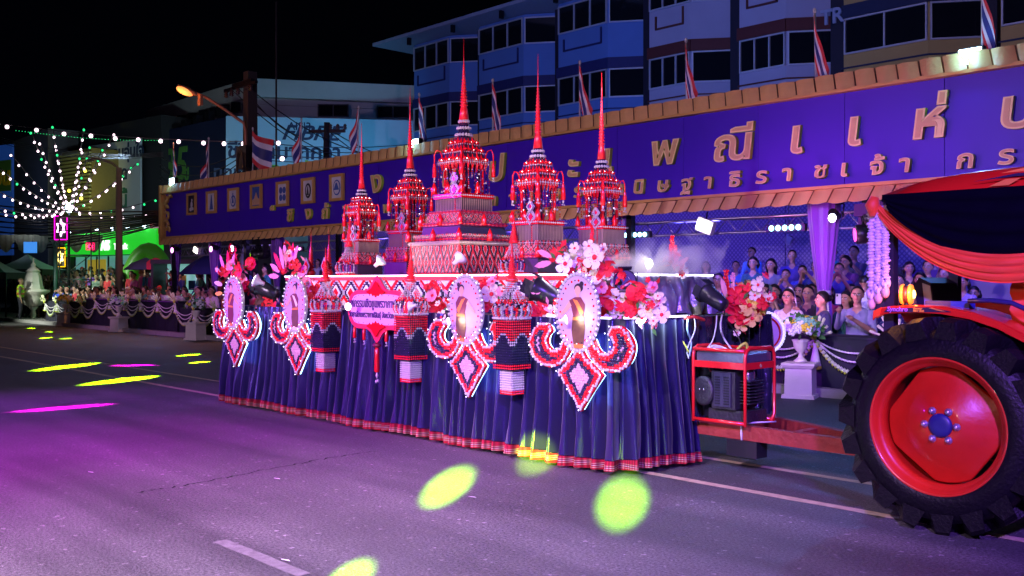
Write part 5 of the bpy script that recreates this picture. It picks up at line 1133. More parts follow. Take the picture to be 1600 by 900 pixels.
# ================================================================ THE FLOAT
FX0, FX1, FY0, FY1 = -12.5, -5.43, 6.32, 8.60
ZL, ZU = 1.31, 1.69                                             # lower and upper deck
fl = thing('parade_float', 'long parade float with pleated purple satin skirt and red patterned upper deck', 'float', ((FX0+FX1)/2, (FY0+FY1)/2, 0))
def relf(x, y, z=0): return (x-fl.location.x, y-fl.location.y, z)
def satin():
    m = bpy.data.materials.new('satin_skirt'); m.use_nodes = True; nt = m.node_tree; b = nt.nodes['Principled BSDF']; N = nt.nodes.new; L = nt.links.new
    tc = N('ShaderNodeTexCoord'); mp = N('ShaderNodeMapping'); mp.inputs['Scale'].default_value = (3, 3, 22); L(tc.outputs['Object'], mp.inputs[0])
    n = N('ShaderNodeTexNoise'); n.inputs['Scale'].default_value = 3; n.inputs['Detail'].default_value = 3; L(mp.outputs[0], n.inputs['Vector'])
    bp = N('ShaderNodeBump'); bp.inputs['Strength'].default_value = .22; bp.inputs['Distance'].default_value = .006; L(n.outputs['Fac'], bp.inputs['Height'])
    n2 = N('ShaderNodeTexNoise'); n2.inputs['Scale'].default_value = 1.3; n2.inputs['Detail'].default_value = 3; L(tc.outputs['Object'], n2.inputs['Vector'])
    bp2 = N('ShaderNodeBump'); bp2.inputs['Strength'].default_value = .25; bp2.inputs['Distance'].default_value = .05; L(n2.outputs['Fac'], bp2.inputs['Height']); L(bp.outputs[0], bp2.inputs['Normal']); L(bp2.outputs[0], b.inputs['Normal'])
    b.inputs['Base Color'].default_value = (.024,.013,.12,1); b.inputs['Metallic'].default_value = .75; b.inputs['Roughness'].default_value = .22; b.inputs['Sheen Weight'].default_value = .3
    return m
SAT = satin()
def skirt_pts(path, step=.012):
    out = []
    for (a, b) in zip(path, path[1:]):
        d = Vector((b[0]-a[0], b[1]-a[1])); n = max(1, int(d.length/step)); nn = Vector((d.y, -d.x)).normalized()
        for i in range(n): q = Vector(a)+d*(i/n); out.append((q, nn))
    out.append((Vector(path[-1]), nn)); return out
cr = .16
path = [(FX0, FY1), (FX0, FY0+.1), (FX0+.1, FY0)]+[(FX1-cr, FY0)]+[(FX1-cr+cr*math.sin(R(a)), FY0+cr-cr*math.cos(R(a))) for a in (22, 45, 67, 90)]+[(FX1, 7.26)]
sp_ = skirt_pts(path); nS = len(sp_); rr = random.Random(3); s_acc = 0; ph = 0; offs = []
wl = .17; nxt = rr.uniform(.12,.24); amp = 1; acc = 0
for i in range(nS):
    ph += 2*math.pi*.012/wl
    if i % 14 == 0: wl = rr.uniform(.10, .22); amp = rr.uniform(.6, 1.2)
    offs.append((ph, amp))
rows_z = [.035, .12, .125, .3, .5, .7, .9, 1.1, 1.22, ZL]
V = []; prev_n = None
for z in rows_z:
    fall = (ZL-z)/ZL
    for i, (q, n_) in enumerate(sp_):
        p_, a_ = offs[i]; w1 = math.sin(p_+.35*math.sin(z*4+i*.004)+.5*(1-fall)*math.sin(i*.021))+.25*math.sin(2.7*p_+z*3)*fall; w1 = math.copysign(abs(w1)**.8, w1)
        o = (.016+.070*fall)*a_*w1+.02*fall*math.sin(i*.031+z*3)+.05*fall
        zz = z+(.012*math.sin(i*.05)+.008*w1 if z < .13 else 0)
        V.append((q.x+n_.x*o-fl.location.x, q.y+n_.y*o-fl.location.y, zz))
F = lambda r0, r1: [(j*nS+i, j*nS+i+1, (j+1)*nS+i+1, (j+1)*nS+i) for j in range(r0, r1) for i in range(nS-1)]
MB().add(V[nS*2:], F(0, len(rows_z)-3), 0, True).build('satin_skirt', SAT, fl, flip=False)
def bandmat():
    m = bpy.data.materials.new('woven_hem'); m.use_nodes = True; nt = m.node_tree; b = nt.nodes['Principled BSDF']; N = nt.nodes.new; L = nt.links.new
    tc = N('ShaderNodeTexCoord'); sp = N('ShaderNodeSeparateXYZ'); L(tc.outputs['Object'], sp.inputs[0])
    r = N('ShaderNodeValToRGB'); r.color_ramp.interpolation = 'CONSTANT'; e = r.color_ramp.elements
    e[0].position = 0; e[0].color = (.32,.01,.02,1); e[1].position = .22; e[1].color = (.42,.26,.17,1)
    for p_, c in ((.30,(.32,.01,.03,1)),(.42,(.42,.34,.25,1)),(.5,(.22,.01,.05,1)),(.62,(.42,.24,.15,1)),(.70,(.33,.01,.03,1))): q = e.new(p_); q.color = c
    mr = N('ShaderNodeMapRange'); mr.inputs['From Min'].default_value = .035; mr.inputs['From Max'].default_value = .12; L(sp.outputs['Z'], mr.inputs['Value']); L(mr.outputs[0], r.inputs['Fac'])
    wv = N('ShaderNodeTexWave'); wv.inputs['Scale'].default_value = 12; L(tc.outputs['Object'], wv.inputs['Vector'])
    mx = N('ShaderNodeMix'); mx.data_type = 'RGBA'; mx.blend_type = 'MULTIPLY'; mx.inputs[0].default_value = .6; L(r.outputs[0], mx.inputs[6]); L(wv.outputs['Color'], mx.inputs[7]); L(mx.outputs[2], b.inputs['Base Color']); b.inputs['Roughness'].default_value = .85; b.inputs['Specular IOR Level'].default_value = .2; return m
MB().add(V[:nS*2], F(0, 1), 0, True).build('hem_band', bandmat(), fl, flip=False)
# decks
MB().box(*[v for v in (relf(FX0+.02,0)[0], relf(FX1-.02,0)[0])], relf(0,FY0+.02)[1], relf(0,FY1)[1], ZL-.06, ZL).build('lower_deck', mat('black_deck_cloth', (.02,.02,.03), .6, var=.3), fl)
UX0, UX1, UY0, UY1 = -11.35, -5.9, 6.64, 8.2
MB().box(relf(UX0,0)[0], relf(UX1,0)[0], relf(0,UY0)[1], relf(0,UY1)[1], ZU-.03, ZU).build('upper_deck', mat('red_deck_cloth', (.3,.02,.05), .6, var=.3), fl)
MB().box(relf(UX0,0)[0], relf(UX0,0)[0]+.03, relf(0,UY0)[1], relf(0,UY1)[1], ZL, ZU-.031).box(relf(UX0,0)[0], relf(UX1,0)[0], relf(0,UY1-.03)[1], relf(0,UY1)[1], ZL, ZU-.031).build('deck_side', REDF, fl)
def woven(name, su, sv, cols, axis_sum=True, z0=0):
    """beadwork bands: nested stepped diamonds, coordinate x - y along a face, z up"""
    m = bpy.data.materials.new(name); m.use_nodes = True; nt = m.node_tree; b = nt.nodes['Principled BSDF']; N = nt.nodes.new; L = nt.links.new
    def mth(op, a, bb=None):
        n = N('ShaderNodeMath'); n.operation = op
        for i, v in enumerate((a, bb)):
            if v is None: continue
            if isinstance(v, (int, float)): n.inputs[i].default_value = v
            else: L(v, n.inputs[i])
        return n.outputs[0]
    tc = N('ShaderNodeTexCoord'); sp = N('ShaderNodeSeparateXYZ'); L(tc.outputs['Object'], sp.inputs[0])
    u = mth('SUBTRACT', sp.outputs['X'], sp.outputs['Y']); z = mth('SUBTRACT', sp.outputs['Z'], z0)
    tri = lambda v, s: mth('ABSOLUTE', mth('SUBTRACT', mth('MULTIPLY', mth('FRACT', mth('MULTIPLY', v, s)), 2), 1))
    step = lambda v, s: mth('DIVIDE', mth('FLOOR', mth('MULTIPLY', v, s)), s)
    d = mth('MULTIPLY', mth('ADD', tri(step(u, 120), su), tri(step(z, 120), sv)), .5)
    r = N('ShaderNodeValToRGB'); r.color_ramp.interpolation = 'CONSTANT'; e = r.color_ramp.elements
    e[0].position = cols[0][0]; e[0].color = (*cols[0][1], 1); e[1].position = cols[1][0]; e[1].color = (*cols[1][1], 1)
    for p_, c in cols[2:]: q = e.new(p_); q.color = (*c, 1)
    L(d, r.inputs['Fac']); L(r.outputs[0], b.inputs['Base Color']); b.inputs['Roughness'].default_value = .35
    vo = N('ShaderNodeTexVoronoi'); vo.inputs['Scale'].default_value = 75; L(tc.outputs['Object'], vo.inputs['Vector'])
    bp = N('ShaderNodeBump'); bp.inputs['Strength'].default_value = .8; bp.inputs['Distance'].default_value = .01; bp.invert = True; L(vo.outputs['Distance'], bp.inputs['Height']); L(bp.outputs[0], b.inputs['Normal'])
    return m
cR, cW, cN, cP, cK = (.6,.008,.02), (.46,.38,.34), (.03,.02,.10), (.25,.02,.14), (.02,.01,.02)
WV1 = woven('woven_diamonds_red', 8, 3.3, [(0,cR),(.13,cK),(.26,cW),(.34,cR),(.52,cK),(.72,cW),(.79,cR)])
WV2 = woven('woven_zigzag', 14, 14, [(0,cR),(.3,cW),(.44,cK),(.6,cR),(.76,cW),(.88,cR)])
WV3 = woven('woven_dots', 16, 30, [(0,cW),(.2,cR),(.5,cP),(.75,cK)])
# diamond panel below the upper deck: nested diamonds standing proud of a navy board
dpn = MB().box(relf(UX0,0)[0]+.03, relf(UX1,0)[0], relf(0,UY0)[1], relf(0,UY0)[1]+.04, ZL+.002, ZU-.032).build('pattern_board', mat('navy_board', (.03,.02,.10), .5), fl)
dz0, dz1 = 1.35, 1.645; dw = .30; dc = (dz0+dz1)/2
def stepd(rx, rz, n=5):
    P = []
    for q in range(4):
        for i in range(n):
            t_ = i/n; t2 = (i+1)/n
            c = [(0,1),(1,0),(0,-1),(-1,0),(0,1)]; a = c[q]; b_ = c[q+1]
            x1, z1 = a[0]+(b_[0]-a[0])*t_, a[1]+(b_[1]-a[1])*t_; x2, z2 = a[0]+(b_[0]-a[0])*t2, a[1]+(b_[1]-a[1])*t2
            P.append((x1*rx, z1*rz)); P.append((x2*rx, z1*rz) if q % 2 == 0 else (x1*rx, z2*rz))
    return P
dm = MB()
for k, (s, mi) in enumerate(((1.0,0),(.88,1),(.60,0),(.36,2))): dm.prism(stepd(.15*s, .15*s), -.004-.005*(k+1), -.002-.005*k, mi)
dmm = dm.mesh('bead_diamond', [WHB, NVB, REDB])
tm = MB()
for sgn in (1, -1):
    tm.prism([(-.13,sgn*.15),(.13,sgn*.15),(0,sgn*.03)], -.010, -.002, 0); tm.prism([(-.08,sgn*.15),(.08,sgn*.15),(0,sgn*.075)], -.016, -.0101, 1)
tmm = tm.mesh('bead_triangle', [REDB, WHB])
i = 0; x = UX0+.2
while x < UX1-.1:
    link('bead_diamond', dmm, dpn, relf(x, UY0, dc)); link('bead_triangle', tmm, dpn, relf(x+dw/2+.01, UY0, dc)); x += dw+.02
MB().box(relf(UX0,0)[0], relf(UX1,0)[0], relf(0,UY0)[1]-.03, relf(0,UY0)[1]-.002, ZU-.045, ZU+.0).build('deck_trim', REDF, fl)
for nm, P in (('led_strip', [relf(UX0, UY0-.035, ZU+.005), relf(UX1+.05, UY0-.035, ZU+.005)]), ('led_strip', [relf(UX1+.06, UY0-.03, ZU+.003), relf(UX1+.06, UY1, ZU+.003)]), ('led_strip', [relf(FX1-.05, FY0+.10, ZL+.012), relf(FX1-.0, FY0+.16, ZL+.012), relf(FX1, 7.26, ZL+.012)]), ('led_strip', [relf(FX1-.85, FY0-.01, ZL+.012), relf(FX1-.1, FY0-.01, ZL+.012)])):
    MB().tube(P, .009, 6).build(nm, LEDW, fl)
area('led_spill', (-8.6, UY0-.12, ZU-.02), (-8.6, 6.45, 1.0), 16, (.8,.7,1), 5.2, .05)
area('led_spill', (FX1+.05, 6.8, ZL), (FX1+.4, 6.8, 0), 6, (.5,.7,1), .8, .05)
# crinkled foil drape on the deck's front, black sheeting round the pump end
def crinkle(name, A, B, z0, z1, m, amp=.03, seed=0, flare=.0, nrm=(1,0), nz_=12, step=.02, parent=None):
    rr = random.Random(seed); d = Vector((B[0]-A[0], B[1]-A[1])); n = int(d.length/step); Nn = Vector(nrm); ph = [rr.uniform(0,6) for _ in range(6)]; V = []
    for j in range(nz_+1):
        v = j/nz_; z = z1+(z0-z1)*v
        for i in range(n+1):
            u = i/n; s = u*d.length
            o = amp*(math.sin(s*31+ph[0]+1.2*math.sin(v*3+ph[4]))*.5+math.sin(s*57+ph[1]+v*2)*.3+.35*math.sin(s*13+v*7+ph[2]))*(.3+v)+flare*v+rr.uniform(-.004,.004)
            q = Vector(A)+d*u+Nn*o; V.append((q.x-fl.location.x, q.y-fl.location.y, z+.012*math.sin(s*19+ph[3])*(v > .95)))
    return MB().add(V, [(j*(n+1)+i, j*(n+1)+i+1, (j+1)*(n+1)+i+1, (j+1)*(n+1)+i) for j in range(nz_) for i in range(n)], 0, True).build(name, m, fl if parent is None else parent, flip=False)
FOIL = mat('silver_black_foil', (.38,.38,.46), .28, .6, var=.5, scale=7, bump=.7, bscale=16)
SHEET = mat('glossy_black_sheeting', (.03,.035,.055), .22, .3, var=.4, scale=5, bump=.7, bscale=12, coat=.6)
crinkle('foil_drape', (UX1+.05, UY0-.02), (UX1+.05, UY1), ZL+.01, ZU, FOIL, .045, 1, .08)
crinkle('foil_drape', (UX1-.35, UY0-.04), (UX1+.05, UY0-.04), ZL+.01, ZU-.01, FOIL, .03, 4, .04, (0,-1))
crinkle('black_sheeting', (FX1, 7.24), (FX1, FY1), .35, ZL, SHEET, .05, 2, .06)
MB().box(relf(FX0+.3,0)[0], relf(FX1-.15,0)[0], relf(0,FY0+.25)[1], relf(0,FY1-.2)[1], .42, .56).build('trailer_bed', BLKM, fl)
for x in (-8.2,-9.6):
    for y in (6.75, 8.2):
        wh = MB().lathe([(.16,-.09),(.30,-.09),(.32,-.05),(.32,.05),(.30,.09),(.16,.09)], 20).build('trailer_wheel', BLK, fl, relf(x, y, .325)); wh.rotation_euler = (R(90), 0, 0)
# ---------------------------------------------------------------- five prasat towers
def tower(x, y, H, W, label, big=False, seed=0):
    t = thing('prasat_tower', label, 'tower', (x, y, ZU)); h = H; rr = random.Random(seed)
    def tier(name, z0, z1, w0, w1, m): MB().frustum((0,0,z0), w0*2, w1*2, z1-z0).build(name, m, t)
    def beadrow(mb, w_, z, r, mi=0, gap=2.1, sides=((0,-1),(1,0),(-1,0),(0,1))):
        n = max(3, int(2*w_/(r*gap)))
        for sx_, sy_ in sides:
            for i in range(n+1):
                s = -w_+2*w_*i/n; mb.bead((s if sx_ == 0 else sx_*w_, s if sy_ == 0 else sy_*w_, z), r, mi)
    if big:
        B = [(.0,.012,.236,.236,REDF),(.014,.125,.235,.228,WV1),(.127,.142,.243,.243,mat('straw_rib', (.28,.20,.16), .6)),(.143,.158,.222,.222,WV3),(.159,.172,.228,.228,WV2),(.173,.205,.205,.195,DKW),(.206,.222,.207,.207,WV3),(.223,.256,.192,.184,WV2),(.257,.27,.176,.176,WV3),(.271,.322,.150,.146,None),(.323,.342,.163,.163,REDB)]
        B = [(a, b, c*k_, d*k_, m) for (a, b, c, d, m), k_ in zip(B, (.70,.70,.68,.66,.66,.62,.62,.60,.60,.55,.55))]
        pz0, pz1 = .342, .475; pw = .056; rz = [(.475,.084),(.515,.068),(.55,.050),(.580,.036)]; sp0 = .655; wr = .033
    else:
        B = [(.0,.012,.140,.140,REDF),(.014,.075,.135,.132,DKW),(.077,.10,.14,.14,WV3),(.101,.135,.134,.130,WV2),(.136,.155,.125,.125,WV1),(.156,.225,.108,.105,None),(.226,.245,.118,.118,REDB)]
        B = [(a, b, c*.72, d*.72, m) for a, b, c, d, m in B]
        pz0, pz1 = .245, .415; pw = .052; rz = [(.415,.077),(.455,.064),(.495,.048),(.525,.034)]; sp0 = .585; wr = .032
    for z0, z1, w0, w1, m in B:
        if m is None:      # ribbed black and straw box
            MB().frustum((0,0,z0*h), w0*2*h, w1*2*h, (z1-z0)*h).build('ribbed_box', DKW, t); mb = MB(); n = 16
            for s_ in range(n+1):
                c = (-w0+2*w0*s_/n)*h
                mb.box(c-.004, c+.004, -w0*h-.006, -w0*h+.004, z0*h, z1*h).box(w0*h-.004, w0*h+.006, c-.004, c+.004, z0*h, z1*h)
            o = mb.build('ribs', mat('straw_rib', (.28,.20,.16), .6), t); o['kind'] = 'stuff'
        else: tier('base_tier', z0*h, z1*h, w0*h, w1*h, m)
    mb = MB()
    for z0, z1, w0, w1, m in B:
        if m is not None and z1-z0 < .03: beadrow(mb, w0*h+.004, (z0+z1)/2*h, .0085, 0 if m is not WV3 else 1, 2.6)
    beadrow(mb, B[-1][2]*h+.012, (B[-1][0]+.01)*h, .013, 0, 2.3)
    o = mb.build('bead_rows', [WHB, REDB], t); o['kind'] = 'stuff'
    lw = MB()                              # lotus ornaments on the corners and middles of the tiers
    for (z, w_) in (((.145,.165),(.21,.128),(.345,.088)) if big else ((.08,.098),(.245,.083))):
        for cx, cy in ((1,-1),(0,-1),(1,0),(-1,-1)):
            c = (cx*w_*h, cy*w_*h, z*h); lw.lathe([(.035*h/2.2,0),(.024*h/2.2,.03*h/2.2),(.03*h/2.2,.05*h/2.2),(.004,.11*h/2.2)], 6, c)
    o = lw.build('lotus_finials', REDB, t); o['kind'] = 'stuff'
    # pavilion: core posts and hanging strings
    for cx in (-1, 1):
        for cy in (-1, 1):
            for k in range(3):
                ox, oy = ((0,0),(.022,.0),(0,.022))[k]; c = ((cx*(pw-ox))*h, (cy*(pw-oy))*h)
                mb = MB().tube([(c[0],c[1],pz0*h),(c[0],c[1],pz1*h)], .011 if k else .016, 6)
                mb.build('column', NVB if k else REDB, t)
    st_ = MB()
    for side in range(4):
        for i in range(9):
            s = (-1+2*i/8)*pw*1.35; q = ((s, -pw*1.35), (pw*1.35, s), (s, pw*1.35), (-pw*1.35, s))[side]
            L_ = rr.uniform(.35,.95)*(pz1-pz0) if i not in (0,4,8) else (pz1-pz0)*.95
            n = int(L_*h/.024); dark = i % 3 == 1
            for k in range(n): st_.bead((q[0]*h, q[1]*h, pz1*h-.02-k*.024), .0095, (1 if dark and k % 4 else (2 if k % 4 == 3 else 0)))
            st_.bead((q[0]*h, q[1]*h, pz1*h-.02-n*.024), .016, 2)
    o = st_.build('bead_strings', [REDB, NVB, WHB], t); o['kind'] = 'stuff'
    # lower lotus cushions in the pavilion
    MB().lathe([(.03*h,pz0*h),(.03*h,(pz0+.012)*h),(.035*h,(pz0+.025)*h),(.02*h,(pz0+.04)*h),(.012*h,pz1*h)], 10).build('inner_shrine', REDB, t)
    # roof tiers: square skirts of petals with rings of white beads
    for k in range(3):
        (z0, w0), (z1, w1) = rz[k], rz[k+1]
        MB().frustum((0,0,z0*h), w0*1.62*h, w1*1.62*h, (z1-z0)*h).build('roof_tier', mat('roof_gap_dark', (.05,.008,.03), .5), t)  # dark gaps between the petals put into the tier's colour
        pb = MB(); n = 6-k; w_ = w0*.86*h
        for side in range(4):
            for i in range(n):
                s = (-1+2*(i+.5)/n)*w_; hgt = (z1-z0)*h*(1.15 if i in (n//2,) else .9); a = side*math.pi/2
                P = [(s-.5*w_/n*1.7, -w_, z0*h), (s, -w_-.02, z0*h+hgt*.3), (s+.5*w_/n*1.7, -w_, z0*h), (s, -w_*.93, z0*h+hgt)]
                P = [(p[0]*math.cos(a)-p[1]*math.sin(a), p[0]*math.sin(a)+p[1]*math.cos(a), p[2]) for p in P]
                pb.add(P, [(0,1,3),(1,2,3),(0,2,1),(0,3,2)], 0, False)
                P2 = [(p[0], p[1], 2*z0*h-p[2]) for p in P]
                if k == 0: pb.add(P2, [(0,1,3),(1,2,3),(0,2,1),(0,3,2)], 0, False)
                c = [s, -w_-.028]; pb.bead((c[0]*math.cos(a)-c[1]*math.sin(a), c[0]*math.sin(a)+c[1]*math.cos(a), z0*h+hgt*.35), .016*h/2.2, 0)
        o = pb.build('roof_petals', REDB, t); o['kind'] = 'stuff'
        wb2_ = MB(); w_ = w0*.93*h; n = int(2*w_/.033)
        for side in range(4):
            for i in range(n+1):
                s = -w_+2*w_*i/n; a = side*math.pi/2; c = (s, -w_); c = (c[0]*math.cos(a)-c[1]*math.sin(a), c[0]*math.sin(a)+c[1]*math.cos(a))
                wb2_.bead((c[0], c[1], z0*h+.0), .0155 if k == 0 else .0125)
                if k == 0: wb2_.bead((c[0]*1.02, c[1]*1.02, z0*h+.022), .008); wb2_.bead((c[0]*1.02, c[1]*1.02, z0*h-.021), .0075)
        o = wb2_.build('white_bead_ring', WHB, t); o['kind'] = 'stuff'
    fb = MB()  # glints of the white beads, put in as glowing dots
    for k in range(3):
        for side in range(4):
            for i in range(3): sx2 = (-.6+.6*i)*rz[k][1]*h; a = side*math.pi/2; c = (sx2, -rz[k][1]*h*.95); fb.bead((c[0]*math.cos(a)-c[1]*math.sin(a), c[0]*math.sin(a)+c[1]*math.cos(a), rz[k][0]*h+.03), .007)
    for i in range(14): a = i*.9; fb.bead((pw*1.5*h*math.cos(a), pw*1.5*h*math.sin(a), (pz0+(pz1-pz0)*((i*5) % 14)/14)*h), .006)
    o = fb.build('bead_glints', mat('bead_glint_warm', (1,.9,.9), .4, emit=(1,.75,.78), es=6), t); o['kind'] = 'stuff'
    zr = rz[3][0]
    dz_ = (sp0-zr)/2.6
    for k in range(3 if big else 2):
        n = 16; r0 = (wr-.006*k)*h; mb = MB()
        for i in range(n): mb.ell((r0*math.cos(6.283*i/n), r0*math.sin(6.283*i/n), (zr+.012+dz_*k)*h), r0*.21, r0*.21, .0075*h, 6, 4)
        mb.lathe([(r0*.9,(zr+.0+dz_*k)*h),(r0*.7,(zr+.03+dz_*k)*h)], 12, mi=1); mb.build('white_ring', [WHB, NVB], t)
    prof = []; n = 15; zb = sp0-.012; r0 = .0165
    prof += [(r0*1.35*h, zb*h), (r0*h, (zb+.05)*h), (r0*.85*h,(zb+.065)*h)]
    for i in range(n):
        u = i/n; z = zb+.07+(.62*(1-zb-.07))*u; r = r0*(.82*(1-u)+.22); dz = .62*(1-zb-.07)/n
        prof += [(r*.62*h, z*h), (r*h, (z+dz*.35)*h), (r*h, (z+dz*.55)*h), (r*.62*h, (z+dz*.9)*h)]
    prof += [(r0*.26*h, .80*h), (r0*.14*h, .9*h), (.0025, h)]
    MB().lathe(prof, 12).build('spire', RED, t)
    # red tassels hung from hooks on the roof corners
    for a in (45, 135, 225, 315):
        ca, sa = math.cos(R(a)), math.sin(R(a)); r1 = rz[0][1]*.92*1.42*h
        q = lambda rr_, z: (rr_*ca, rr_*sa, z*h); z0 = rz[0][0]
        mb = MB().tube([q(r1*.82,z0+.02), q(r1*.9,z0+.05), q(r1*1.05,z0+.055), q(r1*1.13,z0+.035), q(r1*1.13,z0+.0)], .0085, 5)
        mb.lathe([(.008,0),(.02,-.02),(.014,-.035),(.022,-.05),(.026,-.16),(.018,-.165)], 8, q(r1*1.13, z0))
        mb.lathe([(.004,-.165),(.013,-.18),(.004,-.2)], 6, q(r1*1.13, z0), 1).bead(tuple(a_+b_ for a_, b_ in zip(q(r1*1.13,z0),(.015,0,-.215))), .012, 1).bead(tuple(a_+b_ for a_, b_ in zip(q(r1*1.13,z0),(-.012,0,-.21))), .012, 1)
        mb.build('corner_tassel', [REDB, WHB], t)
    # double diamond pendant at the right hand side, on a red bead string
    px_ = rz[0][1]*.55*h; py_ = -rz[0][1]*.98*h; dp_ = MB(); zz = (pz0+.06)*h
    for (c, s) in ((0, .055), (-.10, .080)):
        sc_ = h/2.2
        for k, (f_, mi) in enumerate(((1.18,1),(1,2),(.62,1),(.45,0))): dp_.prism([(px_+s*f_*sc_*.78*v[0], zz+c*sc_+s*f_*sc_*v[1]) for v in ((0,1),(1,0),(0,-1),(-1,0))], py_-.012-.006*k, py_-.0065*k+.001, mi)
        for i in range(20):
            u = i/20*4; q_ = int(u); f2 = u-q_; c4 = [(0,1),(1,0),(0,-1),(-1,0),(0,1)]; vx = c4[q_][0]+(c4[q_+1][0]-c4[q_][0])*f2; vz = c4[q_][1]+(c4[q_+1][1]-c4[q_][1])*f2
            dp_.bead((px_+s*sc_*.72*vx, py_-.04, zz+c*sc_+s*.92*sc_*vz), .011, 2)
    z = pz1*h
    while z > .02: dp_.bead((px_, py_-.01, z), .011, 0); z -= .021
    dp_.build('diamond_pendant', [REDB, NVB, WHB], t)
    return t
tower(-8.84, 7.5, 2.78, 0, 'tallest red prasat tower in the centre on a wide stepped base', True, 1)
tower(-7.08, 6.98, 2.22, 0, 'second tallest red tower, just right of the tallest one', False, 2)
tower(-6.96, 7.8, 2.13, 0, 'red tower at the right end, behind the big cream flowers and smoke', False, 3)
tower(-10.16, 7.72, 2.42, 0, 'red tower left of the tallest, with its spire beside the round flood lamp', False, 4)
tower(-10.08, 6.92, 1.87, 0, 'shortest red tower at the left end of the upper deck', False, 5)
# ---------------------------------------------------------------- bead lanterns
LM = {}
def lantern(x, y, z, s, label, full=True, group=None):
    """z = height of the white ring"""
    t = thing('bead_lantern', label, 'lantern', (x, y, z), 0, group)
    key = full
    if key not in LM:
        out = []
        sp = MB(); prof = [(.06,.33),(.06,.35)]
        for i in range(9): z_ = .35+.022*i; r = .056-.0042*i; prof += [(r*.6, z_), (r, z_+.007), (r, z_+.013), (r*.6, z_+.02)]
        prof += [(.012,.56),(.003,.72)]; sp.lathe(prof, 10); out.append(('spire', sp.mesh('spire', RED), None))
        co = MB()
        for i in range(18):
            a = 6.283*i/18
            for k in range(11): u = k/10; r = .036+.085*u**1.6; co.bead((r*math.cos(a), r*math.sin(a), .35-.19*u), .0085+.002*u, 0)
        out.append(('string_cone', co.mesh('string_cone', [WHB]), 'stuff'))
        do = MB()
        for i in range(24):
            a = 6.283*i/24
            for k in range(9):
                u = k/8; r = .125+.055*math.sin(u*2.6); do.bead((r*math.cos(a), r*math.sin(a), .16-.155*u), .0125, (0 if k < 2 else (1 if (i+k) % 2 else 2)) if k < 4 else (2 if i % 2 else 0))
        for i in range(14): a = 6.283*i/14; do.ell((.142*math.cos(a), .142*math.sin(a), .135), .015,.015,.013, 6, 4, i % 2)
        out.append(('bead_dome', do.mesh('bead_dome', [REDB, NVB, WHB]), 'stuff'))
        ri = MB(); n = 30
        for i in range(n): a = 6.283*i/n; q = 1/max(abs(math.cos(a)), abs(math.sin(a)))**.35; ri.ell((.150*q*math.cos(a), .150*q*math.sin(a), 0), .017,.017,.013, 6, 4)
        out.append(('white_ring', ri.mesh('white_ring', [WHB]), None))
        if full:
            cu = MB(); w_ = .122; n = 10
            for sx_, sy_ in ((0,-1),(1,0),(0,1),(-1,0)):
                for i in range(n):
                    s = -w_+2*w_*(i+.5)/n
                    L_ = 19; wave = 6+2*math.cos(i/n*6.283)
                    for k in range(L_):
                        mi = 0 if k < wave else (2 if k < wave+1.6 and i % 1 == 0 and abs(k-wave-.6) < 1 else (1 if k < L_-2 else 0))
                        cu.bead((s if sx_ == 0 else sx_*w_, s if sy_ == 0 else sy_*w_, -.028-.0235*k), .0118, mi, None, .0125)
            cu.box(-.105,.105,-.105,.105,-.47,-.02,1)
            out.append(('bead_curtain', cu.mesh('bead_curtain', [REDB, NVB, WHB]), 'stuff'))
            cb = MB(); w_ = .078; n = 8
            for sx_, sy_ in ((0,-1),(1,0),(0,1),(-1,0)):
                for i in range(n):
                    s = -w_+2*w_*(i+.5)/n
                    for k in range(11): cb.bead((s if sx_ == 0 else sx_*w_, s if sy_ == 0 else sy_*w_, -.47-.0215*k), .0112, 0 if k < 9 else 1)
            cb.box(-.068,.068,-.068,.068,-.69,-.45,0); out.append(('lower_bead_curtain', cb.mesh('lower_bead_curtain', [WHB, REDB]), 'stuff'))
        else:
            out.append(('base_disc', MB().lathe([(.17,-.05),(.17,-.02),(.14,0)], 16).mesh('base_disc', [REDB]), None))
        LM[key] = out
    for nm, me, kd in LM[key]:
        o = link(nm, me, t)
        if kd: o['kind'] = kd
    t.scale = (s,)*3; return t
YO = 6.16
for px, pyr, lb in ((400, 480,'hanging bead lantern nearest the tail of the float'),(509,482,'hanging bead lantern left of the pink name plaque'),(642,493,'hanging bead lantern covering the right end of the name plaque'),(800,497,'hanging bead lantern between the two nearest oval portraits')):
    p = pt(px, pyr, YO); lantern(p[0], YO, 1.30, 1.0, lb, True, 'bead lanterns hung on the float side')
for px, y, s, lb in ((803,6.76,.85,'white skirted bead lantern standing on the deck before the second tallest tower'),(546,6.76,.95,'white skirted bead lantern standing on the deck before the shortest tower')):
    p = pt(px, 420, y); lantern(p[0], y, ZU+.05*s, s, lb, False, 'bead lanterns standing on the deck')
def minispire(px, lb, y=8.05):
    p = pt(px, 420, y); t = thing('slender_spire', lb, 'spire', (p[0], y, ZU), 0, 'slender spires at the rear of the deck')
    prof = [(.06,0),(.05,.03),(.075,.07),(.04,.12)]+[v for i in range(7) for v in ((.025,.13+.045*i),(.052-.005*i,.145+.045*i),(.052-.005*i,.16+.045*i))]+[(.008,.48),(.002,.72)]
    MB().lathe(prof, 10).build('spire', RED, t)
    MB().prism([(0,.30),(.09,.17),(0,.04),(-.09,.17)], -.085, -.075, 0).prism([(0,.26),(.06,.17),(0,.08),(-.06,.17)], -.092, -.086, 1).build('diamond_badge', [WHB, REDB], t)
minispire(486, 'slender red spire at the left, first of the pair beyond the deck', 8.0); minispire(514, 'slender red spire beside the blue white LED discs, second of the pair', 8.05)
